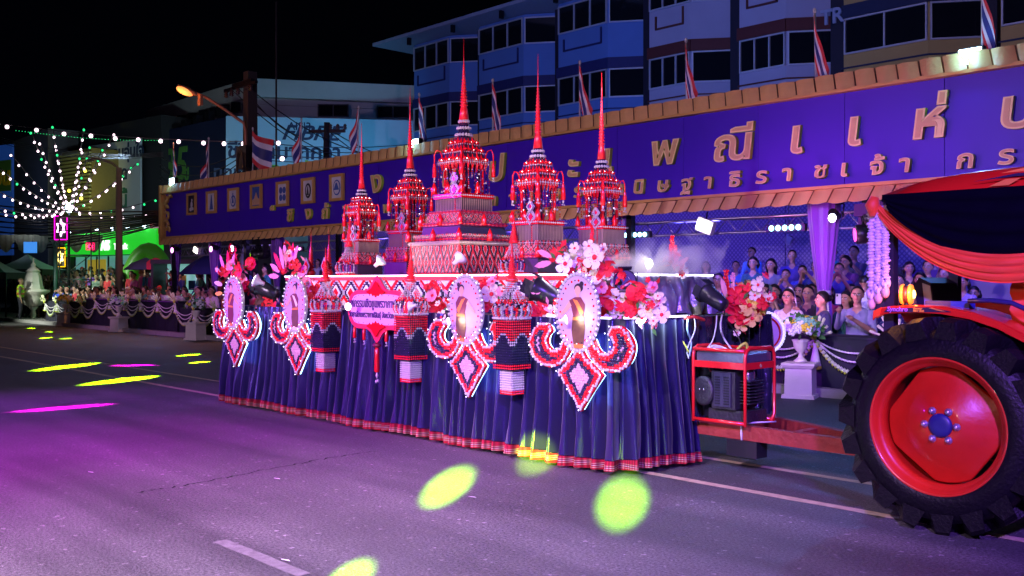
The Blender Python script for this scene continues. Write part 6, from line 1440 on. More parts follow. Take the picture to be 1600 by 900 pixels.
# ---------------------------------------------------------------- fleur ornaments with oval portraits
def smooth_poly(P, n=5):
    out = []; k = len(P)
    for i in range(k):
        a, b, c, d = (Vector(P[(i+j-1) % k]) for j in range(4))
        for j in range(n):
            t = j/n; out.append(tuple(.5*((2*b)+(c-a)*t+(2*a-5*b+4*c-d)*t*t+(3*b-a-3*c+d)*t**3)))
    return out
def inside(p, P):
    c = False; j = len(P)-1
    for i in range(len(P)):
        if (P[i][1] > p[1]) != (P[j][1] > p[1]) and p[0] < (P[j][0]-P[i][0])*(p[1]-P[i][1])/(P[j][1]-P[i][1])+P[i][0]: c = not c
        j = i
    return c
def edist(p, P):
    b = 9; q = Vector(p)
    for i in range(len(P)):
        a = Vector(P[i]); e = Vector(P[(i+1) % len(P)])-a; t = max(0, min(1, (q-a).dot(e)/max(e.length_squared, 1e-9))); b = min(b, (a+e*t-q).length)
    return b
PKB = mat('pale_pink_bead', (.6,.36,.42), .3, var=.2, scale=40, coat=.4)
def beaded(P, bands, step=.024, seed=0):
    """board outline filled with close set beads whose colour follows the distance from the rim"""
    rr = random.Random(seed); mb = MB(); xs_ = [p[0] for p in P]; zs_ = [p[1] for p in P]; z = min(zs_); r = 0
    mb.prism(P, -.002, .03, 1)
    while z < max(zs_):
        x = min(xs_)+(step/2 if r % 2 else 0)
        while x < max(xs_):
            if inside((x, z), P):
                d = edist((x, z), P); mi = next((m for lim, m in bands if d < lim), bands[-1][1])
                mb.ell((x+rr.uniform(-.003,.003), -.006-rr.uniform(0,.006), z+rr.uniform(-.003,.003)), step*.56, step*.45, step*.56, 6, 4, mi)
            x += step
        z += step*.87; r += 1
    return mb
wingR = smooth_poly([(x*.93, z) for x, z in [(.123,-.24),(.17,-.21),(.215,-.28),(.27,-.325),(.35,-.33),(.41,-.28),(.40,-.22),(.35,-.17),(.40,-.11),(.52,-.11),(.63,-.21),(.645,-.31),(.59,-.41),(.478,-.475),(.33,-.485),(.19,-.42),(.09,-.29)]], 3)
diam = [(0,-.27),(.08,-.38),(.27,-.52),(.15,-.67),(.02,-.84),(-.12,-.67),(-.25,-.52),(-.08,-.38)]
bands = [(.022,0),(.058,1),(.098,2),(9,3)]
BM4 = [WHB, REDB, NVB, PKB]
wR = beaded(wingR, bands, seed=1).mesh('side_scroll', BM4)
wL = beaded([(-x, z) for x, z in wingR][::-1], bands, seed=2).mesh('side_scroll', BM4)
dM = beaded(diam, bands, seed=3).mesh('lower_diamond', BM4)
el = lambda rx, rz, n=36, cx=0, cz=0: [(cx+rx*math.cos(6.2832*i/n), cz+rz*math.sin(6.2832*i/n)) for i in range(n)]
ov = MB().prism(el(.235,.315), .0, .035)
for i in range(44): a = 6.283*i/44; ov.ell((.245*math.cos(a), -.002, .325*math.sin(a)), .019,.016,.019, 6, 4)
ovm = ov.mesh('oval_frame', [WHB])
pr = MB().prism(el(.228,.308), -.006, -.001, 0)
for i in range(30): a = 6.283*i/30; pr.prism(el(.010 if i % 2 else .0055, .010 if i % 2 else .0055, 8, .195*math.cos(a), .270*math.sin(a)), -.010, -.0065, 1 if i % 2 else 2)
prm = pr.mesh('portrait_print', [mat('portrait_paper', (.48,.34,.46), .5, var=.1, scale=6), REDB, NVB])
fgA = [('hair', el(.038,.034,16,.03,.185), -.0075, 0), ('hair', el(.018,.02,10,.055,.215), -.0078, 0), ('face', el(.026,.036,16,.022,.165), -.0085, 1), ('neck', [(.01,.145),(.035,.145),(.035,.11),(.01,.11)], -.0083, 1),
 ('top', [(-.05,.09),(.0,.115),(.05,.115),(.085,.06),(.075,-.02),(-.015,-.03),(-.03,.03)], -.0086, 2), ('sash', [(-.02,.10),(.02,.09),(.075,.0),(.05,-.03),(.01,.05)], -.0092, 3), ('arm', [(-.05,.085),(-.09,.03),(-.13,-.01),(-.12,-.03),(-.07,-.0),(-.03,.05)], -.0089, 1),
 ('skirt', [(-.02,-.03),(.075,-.02),(.085,-.12),(.07,-.27),(-.01,-.27),(-.03,-.14)], -.0086, 4), ('belt', [(-.02,-.04),(.08,-.03),(.08,-.055),(-.02,-.06)], -.0095, 3), ('hem', [(-.012,-.24),(.072,-.24),(.07,-.272),(-.01,-.272)], -.0095, 3)]
PM = [mat('print_black', (.015,.012,.015), .5), mat('print_skin', (.62,.36,.26), .5), mat('print_dark_red', (.16,.03,.04), .5), mat('print_orange', (.75,.22,.04), .5, var=.3, scale=30), mat('print_umber', (.14,.07,.03), .5, var=.5, scale=18), mat('print_cream', (.8,.7,.5), .5)]
def figure(flipx, kind):
    mb = MB()
    for k, (nm, P, y, mi) in enumerate(fgA):
        if kind == 1 and nm in ('sash','hem'): mi = 5
        if kind == 2 and nm == 'skirt': mi = 2
        P = [((-x if flipx else x), z) for x, z in P]
        mb.prism(P, y-.001*k*.1-.0005, y+.0005, mi)
    return mb.mesh('printed_dancer', PM)
figs = [figure(False, 0), figure(True, 0), figure(False, 1), figure(True, 2)]
def led_out(P, r, off):
    """LED tube that follows an outline, a little behind the board"""
    c = Vector((sum(p[0] for p in P)/len(P), sum(p[1] for p in P)/len(P))); return MB().tube([(p[0], .045, p[1]) for p in P]+[(P[0][0], .045, P[0][1])], r, 5, cap=False)
def grow(P, s):
    n = len(P); out = []
    for i in range(n):
        a, b = Vector(P[i-1]), Vector(P[(i+1) % n]); t = (b-a).normalized(); out.append((P[i][0]+t.y*s, P[i][1]-t.x*s))
    return out
ledR = led_out(grow(wingR, .018), .011, 0).mesh('led_outline', LEDC); ledL = led_out(grow([(-x, z) for x, z in wingR][::-1], .018), .011, 0).mesh('led_outline', LEDC); ledD = led_out(grow(diam[::-1], -.02), .011, 0).mesh('led_outline', LEDC)
px_ = MB()
for P_ in (wingR, [(-x, z) for x, z in wingR], diam):
    for i in range(0, len(P_), 3 if len(P_) > 20 else 1): px_.bead((P_[i][0]*.97, -.03, P_[i][1]*.985), .0065)
for i in range(22): a = 6.283*i/22; px_.bead((.262*math.cos(a), -.035, .345*math.sin(a)), .006)
pixm = px_.mesh('pixel_lights', mat('pixel_light', (1,1,1), .4, emit=(.95,.9,1), es=5))
def fleur(px, zc, lb, k, y=6.17):
    p = pt(px, 488, y); t = thing('portrait_ornament', lb, 'ornament', (p[0], y, zc), 0)
    for nm, me in (('side_scroll', wR), ('side_scroll', wL), ('lower_diamond', dM)): link(nm, me, t)
    link('oval_frame', ovm, t, (0,-.02,0)); link('portrait_print', prm, t, (0,-.022,0)); link('printed_dancer', figs[k], t, (-.02,-.022,0)).scale = (1.35,1,1.12)
    for me in (ledR, ledL, ledD): link('led_outline', me, t)
    link('pixel_lights', pixm, t)['kind'] = 'stuff'
    area('outline_glow', (p[0]+.1, y+.11, zc-.48), (p[0]+.2, y+.5, zc-.5), 3.0, (.12,.5,1), .95, .6)
    return t
fleur(905, 1.37, 'oval portrait ornament with dark dressed dancer in orange sash, nearest the tractor', 0)
fleur(730, 1.36, 'second oval portrait ornament from the tractor, between two bead lanterns', 1)
fleur(463, 1.36, 'fleur ornament with a glaring oval portrait, left of the name plaque', 2)
fleur(367, 1.36, 'fleur ornament with a narrow looking oval portrait at the tail of the float', 3)
# lamps that dazzle in front of the portraits
def reflector(loc, lb, s=.06, d=(0,-.5,-.4), power=8, on=True, col=(1,.85,.75)):
    t = thing('clamp_lamp', lb, 'lamp', loc); q = Vector(d).to_track_quat('Z','Y').to_euler()
    o = MB().lathe([(.3*s,-.9*s),(.35*s,-.3*s),(.9*s,.3*s),(1.05*s,.6*s)], 14).build('lamp_body', mat('lamp_white_enamel', (.75,.78,.85), .3), t); o.rotation_euler = q
    o = MB().lathe([(1.0*s,.58*s),(.7*s,.72*s),(.2*s,.78*s)], 14).build('lamp_bulb', BULB if on else mat('lamp_frosted', (.6,.65,.75), .3, emit=(.6,.65,.85), es=.5), t); o.rotation_euler = q
    if power: v = Vector(d).normalized(); spot('clamp_beam', tuple(Vector(loc)+v*s*1.0), tuple(Vector(loc)+v), power, col, 130, .8, s*.5)
    return t
for px, py, y, lb, dd, pw_ in ((880,500,6.02,'small white lamp glaring at the lower left of the nearest oval portrait', (.5,.35,.1), 3),(697,503,6.02,'small white lamp at the lower left of the second portrait',(.5,.35,.1), 3),(546,479,6.05,'round white lamp at the left end of the plaque',(.3,-.8,0), 6)):
    p = pt(px, py, y); reflector(p, lb, .042, dd, pw_)
p = pt(418, 458, 6.2)
reflector(pt(404,440,6.2), 'bright cyan white lamp head between the two left portraits', .085, (-.5,-.6,.35), 12, True, (.6,.8,1))
# ---------------------------------------------------------------- name plaque
p = pt(592, 486, 6.2); pq = thing('name_plaque', 'pink name plaque in a red frame with Thai lettering, centre of the float side', 'plaque', (p[0]-.02, 6.2, 1.335))
body = smooth_poly([(-.55,0),(-.50,.14),(-.38,.20),(-.2,.205),(-.12,.25),(0,.36),(.12,.25),(.2,.205),(.38,.20),(.50,.14),(.55,0),(.50,-.14),(.38,-.21),(.2,-.215),(.1,-.26),(0,-.36),(-.1,-.26),(-.2,-.215),(-.38,-.21),(-.50,-.14)], 3)
MB().prism(grow(body, .015)[::1], .0, .03).build('outer_rim', WHB, pq); MB().prism(body, -.015, -.001).build('red_frame', mat('plaque_red', (.8,.02,.05), .5, var=.15, bump=.3, bscale=60), pq)
inner = smooth_poly([(-.48,0),(-.44,.11),(-.34,.155),(0,.16),(.34,.155),(.44,.11),(.48,0),(.44,-.11),(.34,-.16),(0,-.165),(-.34,-.16),(-.44,-.11)], 3)
MB().prism(inner, -.024, -.016).build('pink_panel', mat('plaque_pink', (.62,.36,.56), .5, var=.08), pq)
zb_ = MB()
for i in range(64):
    q = inner[int(i*len(inner)/64)]; zb_.bead((q[0]*.94, -.028, q[1]*.92), .006)
zb_.build('navy_stitching', NVB, pq)['kind'] = 'stuff'
for s in (1, -1): MB().prism([(-.17,s*.185),(-.11,s*.155),(-.08,s*.17),(-.05,s*.14),(-.025,s*.155),(0,s*.125),(.025,s*.155),(.05,s*.14),(.08,s*.17),(.11,s*.155),(.17,s*.185),(.08,s*.22),(0,s*.30),(-.08,s*.22)], -.034, -.0245).build('leaf_crest', REDB, pq)
text('มหกรรมเชิดชูแพรวากาฬสินธุ์', (0, -.026, .02), .125, pq, [mat('plaque_ink', (.05,.02,.12), .5)], .003, .003, sx=.72)
text('วิทยาลัยแพรวากาฬสินธุ์ จังหวัดกาฬสินธุ์', (0, -.026, -.09), .085, pq, [mat('plaque_ink', (.05,.02,.12))], .003, .002, sx=.76)
MB().tube([(q[0], .02, q[1]) for q in grow(body, .025)], .006, 5).build('led_outline', LEDC, pq)
tsm = MB().lathe([(.006,0),(.017,-.015),(.018,-.06),(.020,-.12),(.012,-.125)], 8).lathe([(.003,-.125),(.012,-.14),(.003,-.155)], 6, mi=1).bead((.012,0,-.165), .011, 1).bead((-.01,0,-.17), .011, 1).mesh('hanging_tassel', [REDB, WHB])
for x, z in ((-.42,-.2),(-.24,-.215),(.17,-.215),(.37,-.2)): link('hanging_tassel', tsm, pq, (x, -.01, z))
o = link('hanging_tassel', tsm, pq, (0,-.01,-.40)); o.scale = (1.5,1.5,2.2); MB().ell((0,-.01,-.385), .06,.04,.028, 10, 6).build('tassel_knob', mat('maroon_knob', (.15,.01,.02), .4), pq)
# ---------------------------------------------------------------- blossoms
FMESH = {}
def bloom(kind):
    if kind in FMESH: return FMESH[kind]
    pc, cc, n = {'cream':(PETW,PETR,5),'red':(PETR,PETR,5),'pink':(PINK,PETR,6),'yellow':(mat('butter_petal', (.85,.6,.18), .6, var=.2, scale=15),PETR,5),'pom':(PETR,PETR,9),'white':(mat('snow_petal', (.85,.83,.82), .6, var=.1, scale=15),PETR,5)}[kind]
    mb = MB(); rr = random.Random(len(kind))
    for k in range(n):
        a = 6.283*k/n+rr.uniform(-.1,.1); V = []; R_ = 1
        for (u, w_, z) in ((.12,.10,.02),(.45,.30,.08),(.8,.42,.20),(1.0,.30,.30),(1.08,.0,.26)):
            for s in (-1,-.4,.4,1): l = u*(1-.05*abs(s)); V.append((l*math.cos(a)-s*w_*math.sin(a), l*math.sin(a)+s*w_*math.cos(a), z-.10*(1-abs(s))+.04*math.sin(7*s+k)))
        mb.add(V, [(j*4+i, j*4+i+1, (j+1)*4+i+1, (j+1)*4+i) for j in range(4) for i in range(3)], 0, True)
    pm = mb.mesh('blossom', pc, flip=False)
    cb = MB(); cb.ell((0,0,.12), .22,.22,.12, 10, 6)
    for i in range(12): a = i*.5236; L_ = .34+.08*(i % 3); cb.bead((L_*math.cos(a), L_*math.sin(a), .2), .045)
    FMESH[kind] = (pm, cb.mesh('flower_centre', cc)); return FMESH[kind]
def coral(parent, c, h, m, seed, lean=0, nm='coral_sprig'):
    rr = random.Random(seed); mb = MB()
    for i in range(9):
        z0 = h*i/9; 
        for s in (-1, 1):
            a = rr.uniform(0, 6.28); L_ = h*.20*(1-.5*i/9); mb.ell((lean*z0+s*L_*.45, L_*.3*math.sin(a), z0+L_*.4), L_*.38, L_*.14, L_*.52, 6, 4, 0, Matrix.Rotation(s*.6, 3, 'Y'))
    mb.tube([(0,0,0),(lean*h,0,h)], .006, 5); return mb.build(nm, m, parent, c)
def feather(parent, c, L_, ang, m, y=-.02):
    mb = MB(); P = []
    for i in range(9): u = i/8; w_ = .14*math.sin(math.pi*min(1, u*.95+.05))**.7*(1+.15*math.sin(u*26)); P.append((u, w_))
    out = [(u*L_*math.cos(ang)-w_*L_*math.sin(ang), u*L_*math.sin(ang)+w_*L_*math.cos(ang)) for u, w_ in P]+[(u*L_*math.cos(ang)+w_*L_*math.sin(ang), u*L_*math.sin(ang)-w_*L_*math.cos(ang)) for u, w_ in P[::-1]]
    mb.prism(out, y, y+.006); return mb.build('feather_leaf', m, parent, c)
def spray(lb, items, y, extras=(), scatter=0, seed=0, nmx='flower_spray'):
    o = Vector(pt(items[0][0], items[0][1], y)); t = thing(nmx, lb, 'flowers', tuple(o)); rr = random.Random(seed); D0 = (o-Vector((0,0,CH))).length
    small = [(px+rr.uniform(-.55,.55)*sz, py+rr.uniform(-.55,.55)*sz, sz*.48, ('pom' if kind in ('red','pom') else 'cream') if i % 2 else 'red') for i, (px, py, sz, kind) in enumerate(items)]
    for px, py, sz, kind in list(items)+small:
        q = Vector(pt(px, py, y+rr.uniform(-.10,.05)))-o; s = sz/2*D0/FX*.86
        pm, cm = bloom(kind); f = link('blossom', pm, t, tuple(q)); f.scale = (s,)*3
        d = (Vector((.35,-.9,.15))+Vector((rr.uniform(-.45,.45), rr.uniform(-.2,.2), rr.uniform(-.4,.4)))).normalized(); f.rotation_euler = d.to_track_quat('Z','Y').to_euler()
        link('flower_centre', cm, f)
    for e in extras:
        q = Vector(pt(e[1], e[2], y+.04))-o
        if e[0] == 'coral': coral(t, tuple(q), e[3], e[4], seed+int(e[1]))
        elif e[0] == 'feather': feather(t, tuple(q), e[3], e[4], e[5], -.02-rr.uniform(0,.05))
    if scatter:
        mb = MB()
        for i in range(scatter):
            it = items[rr.randrange(len(items))]; q = Vector(pt(it[0]+rr.uniform(-18,18), it[1]+rr.uniform(-18,18), y+rr.uniform(-.05,.12)))-o; d = Vector((rr.uniform(-1,1), rr.uniform(-1,0), rr.uniform(-1,1))).normalized(); s = d.orthogonal().normalized()*.016
            mb.add([tuple(q), tuple(q+d*.05+s), tuple(q+d*.10), tuple(q+d*.05-s)], [(0,1,2,3)], rr.randrange(3))
            if i % 3 == 0: mb.bead(tuple(q+d*.07), .012, 0)
        mb.build('small_leaves', [PETR, PINK, GREEN], t, flip=False)['kind'] = 'stuff'
    return t
spray('big cream and red blossoms crowning the nearest oval portrait', [(905,405,40,'white'),(930,402,46,'cream'),(884,412,40,'white'),(912,432,34,'cream'),(935,432,40,'white'),(898,388,22,'cream'),(872,400,34,'red'),(920,385,24,'cream'),(948,420,30,'red'),(893,430,26,'red'),(925,420,24,'pom')], 6.45, [('feather',868,402,.2,2.8,PINK),('feather',866,410,.22,3.3,PINK),('coral',925,380,.16,REDB)], 60, 1)
spray('cascade of cream, red and white blossoms falling right of the nearest portrait', [(950,462,38,'red'),(972,450,44,'cream'),(968,478,44,'white'),(945,485,44,'red'),(995,458,38,'pom'),(988,480,34,'pom'),(1008,462,34,'cream'),(1012,482,36,'cream'),(985,500,28,'cream'),(1030,470,30,'cream'),(1034,492,32,'cream'),(955,505,40,'white'),(1004,498,26,'cream'),(970,428,28,'red'),(1020,450,24,'pink'),(940,448,26,'pink')], 6.55, [('coral',960,440,.12,PINK)], 70, 2)
spray('red and white blossoms left of the nearest portrait, under the black spotlight', [(853,468,34,'red'),(842,488,36,'red'),(866,488,34,'white'),(850,505,30,'cream'),(868,505,24,'white'),(838,452,24,'pink')], 6.42, [], 30, 3)
spray('cream flower with red heart and red leaves between portrait and bead lantern', [(768,460,38,'cream'),(762,478,26,'red'),(778,478,26,'cream'),(750,455,26,'red'),(770,440,24,'pink'),(785,455,22,'pink'),(758,500,20,'pom')], 6.42, [], 26, 4)
spray('red and cream blossoms left of the second portrait', [(684,478,36,'red'),(676,462,26,'pink'),(690,496,26,'cream'),(682,450,28,'red')], 6.42, [], 24, 5)
spray('pink and red feather bouquet over the third portrait', [(462,414,22,'red'),(452,400,22,'pink'),(474,425,24,'pink'),(445,416,24,'red'),(480,440,22,'pink')], 6.42, [('feather',450,420,.30,1.9,PINK),('feather',450,420,.34,1.6,PINK),('feather',455,420,.34,1.3,PETR),('feather',445,420,.28,2.3,PETR),('feather',440,425,.25,2.7,PINK),('feather',438,432,.25,3.1,PINK),('feather',460,415,.3,1.0,PINK),('coral',462,412,.22,REDB),('coral',452,410,.24,PETR)], 30, 6)
spray('red blossoms right of the third portrait', [(487,470,30,'red'),(478,455,24,'pink'),(494,455,26,'red'),(500,475,22,'pom')], 6.42, [], 22, 7)
spray('red and pink coral bouquet above the tail portrait', [(362,415,22,'pink'),(374,422,24,'red'),(378,436,22,'pink'),(352,424,22,'red'),(386,448,20,'pom')], 6.40, [('feather',362,425,.3,1.6,PETR),('feather',358,425,.28,2.1,PINK),('feather',366,425,.28,1.1,PINK),('feather',352,430,.24,2.7,PETW),('feather',350,445,.24,3.0,PETW),('feather',350,458,.22,3.2,YEL),('coral',360,410,.26,REDB),('coral',368,412,.24,PETR)], 30, 8)
spray('red pom blossom between the tail lantern and third portrait', [(393,412,24,'pom'),(420,468,22,'red'),(428,480,20,'red'),(414,488,18,'cream')], 6.5, [], 10, 9)
p = pd(1160, 470, 9.2); YF = p[1]
spray('large bunch of yellow, red and cream blossoms at the float front above the generator', [(1165,452,36,'yellow'),(1185,445,26,'cream'),(1150,462,34,'red'),(1172,478,44,'yellow'),(1152,492,36,'red'),(1160,505,30,'yellow'),(1185,485,40,'yellow'),(1190,462,34,'cream'),(1140,478,30,'red'),(1176,498,32,'yellow'),(1192,474,24,'red'),(1168,466,28,'pom')], YF, [('coral',1135,470,.30,REDB),('coral',1145,462,.22,PINK),('feather',1138,465,.2,1.9,PINK)], 50, 10)
spray('red coral and pink leaves standing in the smoke', [(1066,425,26,'white'),(1058,415,18,'pink')], 7.7, [('coral',1050,412,.28,REDB),('coral',1056,415,.20,PETR),('feather',1056,412,.16,1.0,PINK),('feather',1060,415,.17,.5,PINK)], 12, 11)
# ---------------------------------------------------------------- deck lamps, spots, cables
reflector(pt(716, 406, 6.8), 'white reflector lamp standing before the widest tower base', .075, (.05,.45,.35), 26, False)
reflector(pt(592, 410, 6.85), 'white clamp lamp tilted up between shortest tower and the wide base', .075, (.5,.3,.5), 26, False)
reflector(pt(644, 478, 6.05), 'white clamp lamp stuck in the lantern over the plaque', .05, (-.6,-.3,-.1), 5, False)
p = pt(1014, 412, 7.3); tl_ = thing('deck_lamp', 'glaring yellow white lamp inside the smoke', 'lamp', p); MB().ell((0,0,0), .035,.035,.045, 10, 8).build('bulb', mat('smoke_lamp', (1,.95,.7), .4, emit=(1,.92,.6), es=14), tl_); MB().tube([(0,0,-.04),(0,0,ZU-p[2])], .02, 6).build('socket', WPNT, tl_); point('deck_lamp_light', (p[0]+.02, p[1]-.06, p[2]+.08), 14, (1,.9,.75), .04)
for x, y, e in ((-8.25,6.80,26),(-9.5,6.78,22),(-7.6,6.74,20),(-6.5,6.85,20),(-10.6,6.72,20),(-6.35,7.4,16)):
    spot('assumed_tower_uplight', (x, y-.12, ZU+.05), (x-.1, y+.7, ZU+1.3), e*.8, (1,.55,.38), 100, .8, .05)  # assumed uplights along the deck, without lamp bodies
def parcan(loc, d, lb, s=1.0, rim=None):
    t = thing('spotlight', lb, 'spotlight', loc); q = Vector(d).to_track_quat('Z','Y').to_euler()
    o = MB().lathe([(.05*s,-.17*s),(.085*s,-.15*s),(.10*s,0),(.115*s,.14*s),(.125*s,.15*s),(.125*s,.18*s),(.11*s,.18*s)], 18).build('can', mat('spot_can_black', (.03,.03,.04), .3, .4), t); o.rotation_euler = q
    o = MB().lathe([(.105*s,.17*s),(.05*s,.175*s)], 18).build('glass', mat('spot_glass', (.1,.15,.2), .1, .6), t); o.rotation_euler = q
    for k in range(4): o2 = MB().box(-.07*s,.07*s,.125*s,.13*s,.16*s,.27*s).build('barn_door', mat('spot_can_black', (.03,.03,.04)), t); o2.rotation_euler = (Vector(d).to_track_quat('Z','Y').to_matrix() @ Matrix.Rotation(k*math.pi/2, 3, 'Z') @ Matrix.Rotation(-.0, 3, 'X')).to_euler()
    MB().tube([(-.13*s,0,0),(-.13*s,0,-.18*s),(.13*s,0,-.18*s),(.13*s,0,0)], .01*s, 5).build('yoke', BLKM, t)
parcan(pt(860, 462, 6.5), (-.6,-.3,.3), 'black spotlight can among the red blossoms', .95)
parcan(pd(1118, 468, 9.0), (-.8,.1,.45), 'black spotlight can with iridescent rim on the front deck', .75)
parcan(pt(420, 455, 6.5), (-.6,-.3,.3), 'blue black spotlight can between the left portraits', .9)
parcan(pt(975, 445, 6.7), (.5,-.5,.2), 'dark spotlight can tucked before the foil drape', .8)
# smoke drifting over the front deck
sm = MB().box(-1.0,.62,-.55,.55,0,.42).mesh('smoke', [])
m = bpy.data.materials.new('smoke'); m.use_nodes = True; nt = m.node_tree; nt.nodes.remove(nt.nodes['Principled BSDF']); pv = nt.nodes.new('ShaderNodeVolumePrincipled'); out = nt.nodes['Material Output']
tc = nt.nodes.new('ShaderNodeTexCoord'); nz = nt.nodes.new('ShaderNodeTexNoise'); nz.inputs['Scale'].default_value = 3.2; nz.inputs['Detail'].default_value = 4; nz.inputs['Distortion'].default_value = 1.0; nt.links.new(tc.outputs['Object'], nz.inputs['Vector'])
gx = nt.nodes.new('ShaderNodeVectorMath'); gx.operation = 'LENGTH'; mp = nt.nodes.new('ShaderNodeMapping'); mp.inputs['Location'].default_value = (.1,0,-.05); mp.inputs['Scale'].default_value = (1.4,2.0,2.8); nt.links.new(tc.outputs['Object'], mp.inputs[0]); nt.links.new(mp.outputs[0], gx.inputs[0])
s1 = nt.nodes.new('ShaderNodeMath'); s1.operation = 'SUBTRACT'; nt.links.new(nz.outputs['Fac'], s1.inputs[0]); mm = nt.nodes.new('ShaderNodeMath'); mm.operation = 'MULTIPLY_ADD'; mm.inputs[1].default_value = .30; mm.inputs[2].default_value = .26; nt.links.new(gx.outputs['Value'], mm.inputs[0]); nt.links.new(mm.outputs[0], s1.inputs[1])
s2 = nt.nodes.new('ShaderNodeMath'); s2.operation = 'MULTIPLY'; s2.inputs[1].default_value = 20; s2.use_clamp = False; nt.links.new(s1.outputs[0], s2.inputs[0]); s3 = nt.nodes.new('ShaderNodeMath'); s3.operation = 'MAXIMUM'; s3.inputs[1].default_value = 0; nt.links.new(s2.outputs[0], s3.inputs[0]); nt.links.new(s3.outputs[0], pv.inputs['Density'])
pv.inputs['Color'].default_value = (.9,.9,.95,1); nt.links.new(pv.outputs[0], out.inputs['Volume']); sm.materials.append(m)
p = pt(1035, 412, 7.35); o = link('smoke', sm, None, (p[0], p[1], ZU+.01)); tag(o, 'white smoke drifting over the front of the upper deck', 'smoke', None, 'stuff')
# tangled cables at the front, round board on the far side
def cable(P, r, m, lb, y=None):
    Q = [Vector(q) for q in P]; S = []
    for i in range(len(Q)-1):
        a, b, c, d = Q[max(i-1,0)], Q[i], Q[i+1], Q[min(i+2,len(Q)-1)]
        for j in range(6): t = j/6; S.append(.5*((2*b)+(c-a)*t+(2*a-5*b+4*c-d)*t*t+(3*b-a-3*c+d)*t**3))
    S.append(Q[-1]); return tag(MB().tube(S, r, 6).build('power_cable', m), lb, 'cable')
WC = mat('cable_white', (.65,.65,.65), .4); YC = mat('cable_yellow', (.55,.6,.05), .4); GC = mat('cable_grey_green', (.3,.5,.45), .4); RC = mat('cable_red', (.7,.05,.03), .4)
cable([pd(1128,492,8.9),pd(1126,512,8.75),pd(1132,530,8.85),pd(1145,548,8.8)], .008, WC, 'thick white cable dropping from the front deck onto the generator')
cable([pd(1120,493,8.9),pd(1118,515,8.85),pd(1112,535,8.85),pd(1100,548,8.8)], .006, WC, 'white cable left of the thick one, also falling to the generator')
cable([pd(1048,497,8.85),pd(1056,515,8.85),pd(1068,535,8.82),pd(1076,550,8.75)], .007, YC, 'yellow cable running down from the LED strip corner')
cable([pd(1075,492,8.9),pd(1074,515,8.8),pd(1080,535,8.85),pd(1077,556,8.75)], .009, GC, 'pale green cable hanging beside the yellow one')
cable([pd(1084,492,8.9),pd(1086,515,8.8),pd(1074,545,8.82),pd(1076,560,8.75)], .006, WC, 'thin white cable crossing the pale green one')
cable([pd(1105,547,8.8),pd(1115,540,8.8),pd(1130,543,8.8),pd(1140,549,8.75),pd(1128,552,8.8),pd(1112,549,8.8),pd(1120,543,8.8),pd(1150,552,8.85)], .010, WC, 'tangle of white flex lying on the generator top')
cable([pd(1150,549,8.8),pd(1158,540,8.8),pd(1166,537,8.8),pd(1168,549,8.8)], .014, YC, 'yellow green loop of cable tied on the generator')
cable([pd(1070,497,8.8),pd(1085,495,8.75),pd(1100,500,8.85)], .016, RC, 'short red cable end on the front deck edge')
cable([pd(1135,500,8.8),pd(1150,520,8.85),pd(1158,540,8.8),pd(1146,551,8.8)], .006, BLK, 'thin black cable looping to the generator')
rb = thing('round_board', 'round white board with red ring and white fringe at the far front corner', 'ornament', pd(1192, 520, 9.9), R(38))
MB().lathe([(.20,-.02),(.20,.0),(.19,.01)], 32).build('disc', CREAM, rb).rotation_euler = (R(90),0,0)
MB().tube([(.165*math.cos(a*.1963), -.02, .165*math.sin(a*.1963)) for a in range(33)], .010, 6).build('red_ring', REDB, rb)
mb = MB()
for i in range(44): a = 6.283*i/44; mb.ell((.205*math.cos(a), 0, .205*math.sin(a)), .020,.02,.020, 6, 4)
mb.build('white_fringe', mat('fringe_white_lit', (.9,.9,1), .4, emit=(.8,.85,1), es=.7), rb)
MB().box(-.02,.02,.03,.06,-.5,.2).build('stake', BLKM, rb)
# ---------------------------------------------------------------- drawbar and generator
DB_ = mat('rusty_red_beam', (.28,.035,.025), .6, .1, var=.5, scale=7, bump=.5, bscale=22)
db = thing('drawbar', 'rusty red steel drawbar joining the float to the tractor', 'drawbar', (-5.2, 7.22, 0))
def beam(a, b, w_, h_, z): d = Vector((b[0]-a[0], b[1]-a[1])); return MB().boxc(((a[0]+b[0])/2+5.2, (a[1]+b[1])/2-7.22, z), (d.length, w_, h_), 0, math.atan2(d.y, d.x))
beam((-5.50,7.30),(-3.35,7.24), .08, .12, .335).build('near_beam', DB_, db); beam((-5.7,8.25),(-3.4,7.36), .08, .11, .335).build('far_beam', DB_, db)
beam((-5.3,7.345),(-5.3,8.05), .07, .08, .337).build('cross_beam', DB_, db); beam((-4.45,7.33),(-4.45,7.74), .07, .07, .337).build('cross_beam', DB_, db)
MB().box(.20,.50,.0,.16,.13,.273).build('hanging_foot', BLK, db)
MB().tube([(.34,.02,.26),(.34,.015,.34),(.34,.02,.41),(.34,.06,.46)], .010, 6).build('tie_rope', WC, db); MB().tube([(.34,.04,.415),(.42,.15,.42),(.5,.3,.42)], .008, 5).build('tie_rope', WC, db); MB().tube([(.34,.04,.412),(.1,.05,.41),(-.06,.05,.41)], .008, 5).build('tie_rope', WC, db)
gen = thing('generator', 'portable engine generator in a red tubular frame standing on the drawbar', 'generator', (-5.03, 7.37, .405)); gen.scale = (.86,.86,1.04)
gx0, gx1, gy0, gy1, gh = -.31, .31, -.26, .26, .63; RT = mat('generator_red_tube', (.75,.015,.02), .3, coat=.6, var=.1)
def hoop(y):
    c = .07; P = [(gx0,y,0),(gx0,y,gh-c),(gx0+c*.3,y,gh-c*.3),(gx0+c,y,gh),(gx1-c,y,gh),(gx1-c*.3,y,gh-c*.3),(gx1,y,gh-c),(gx1,y,0)]; return P
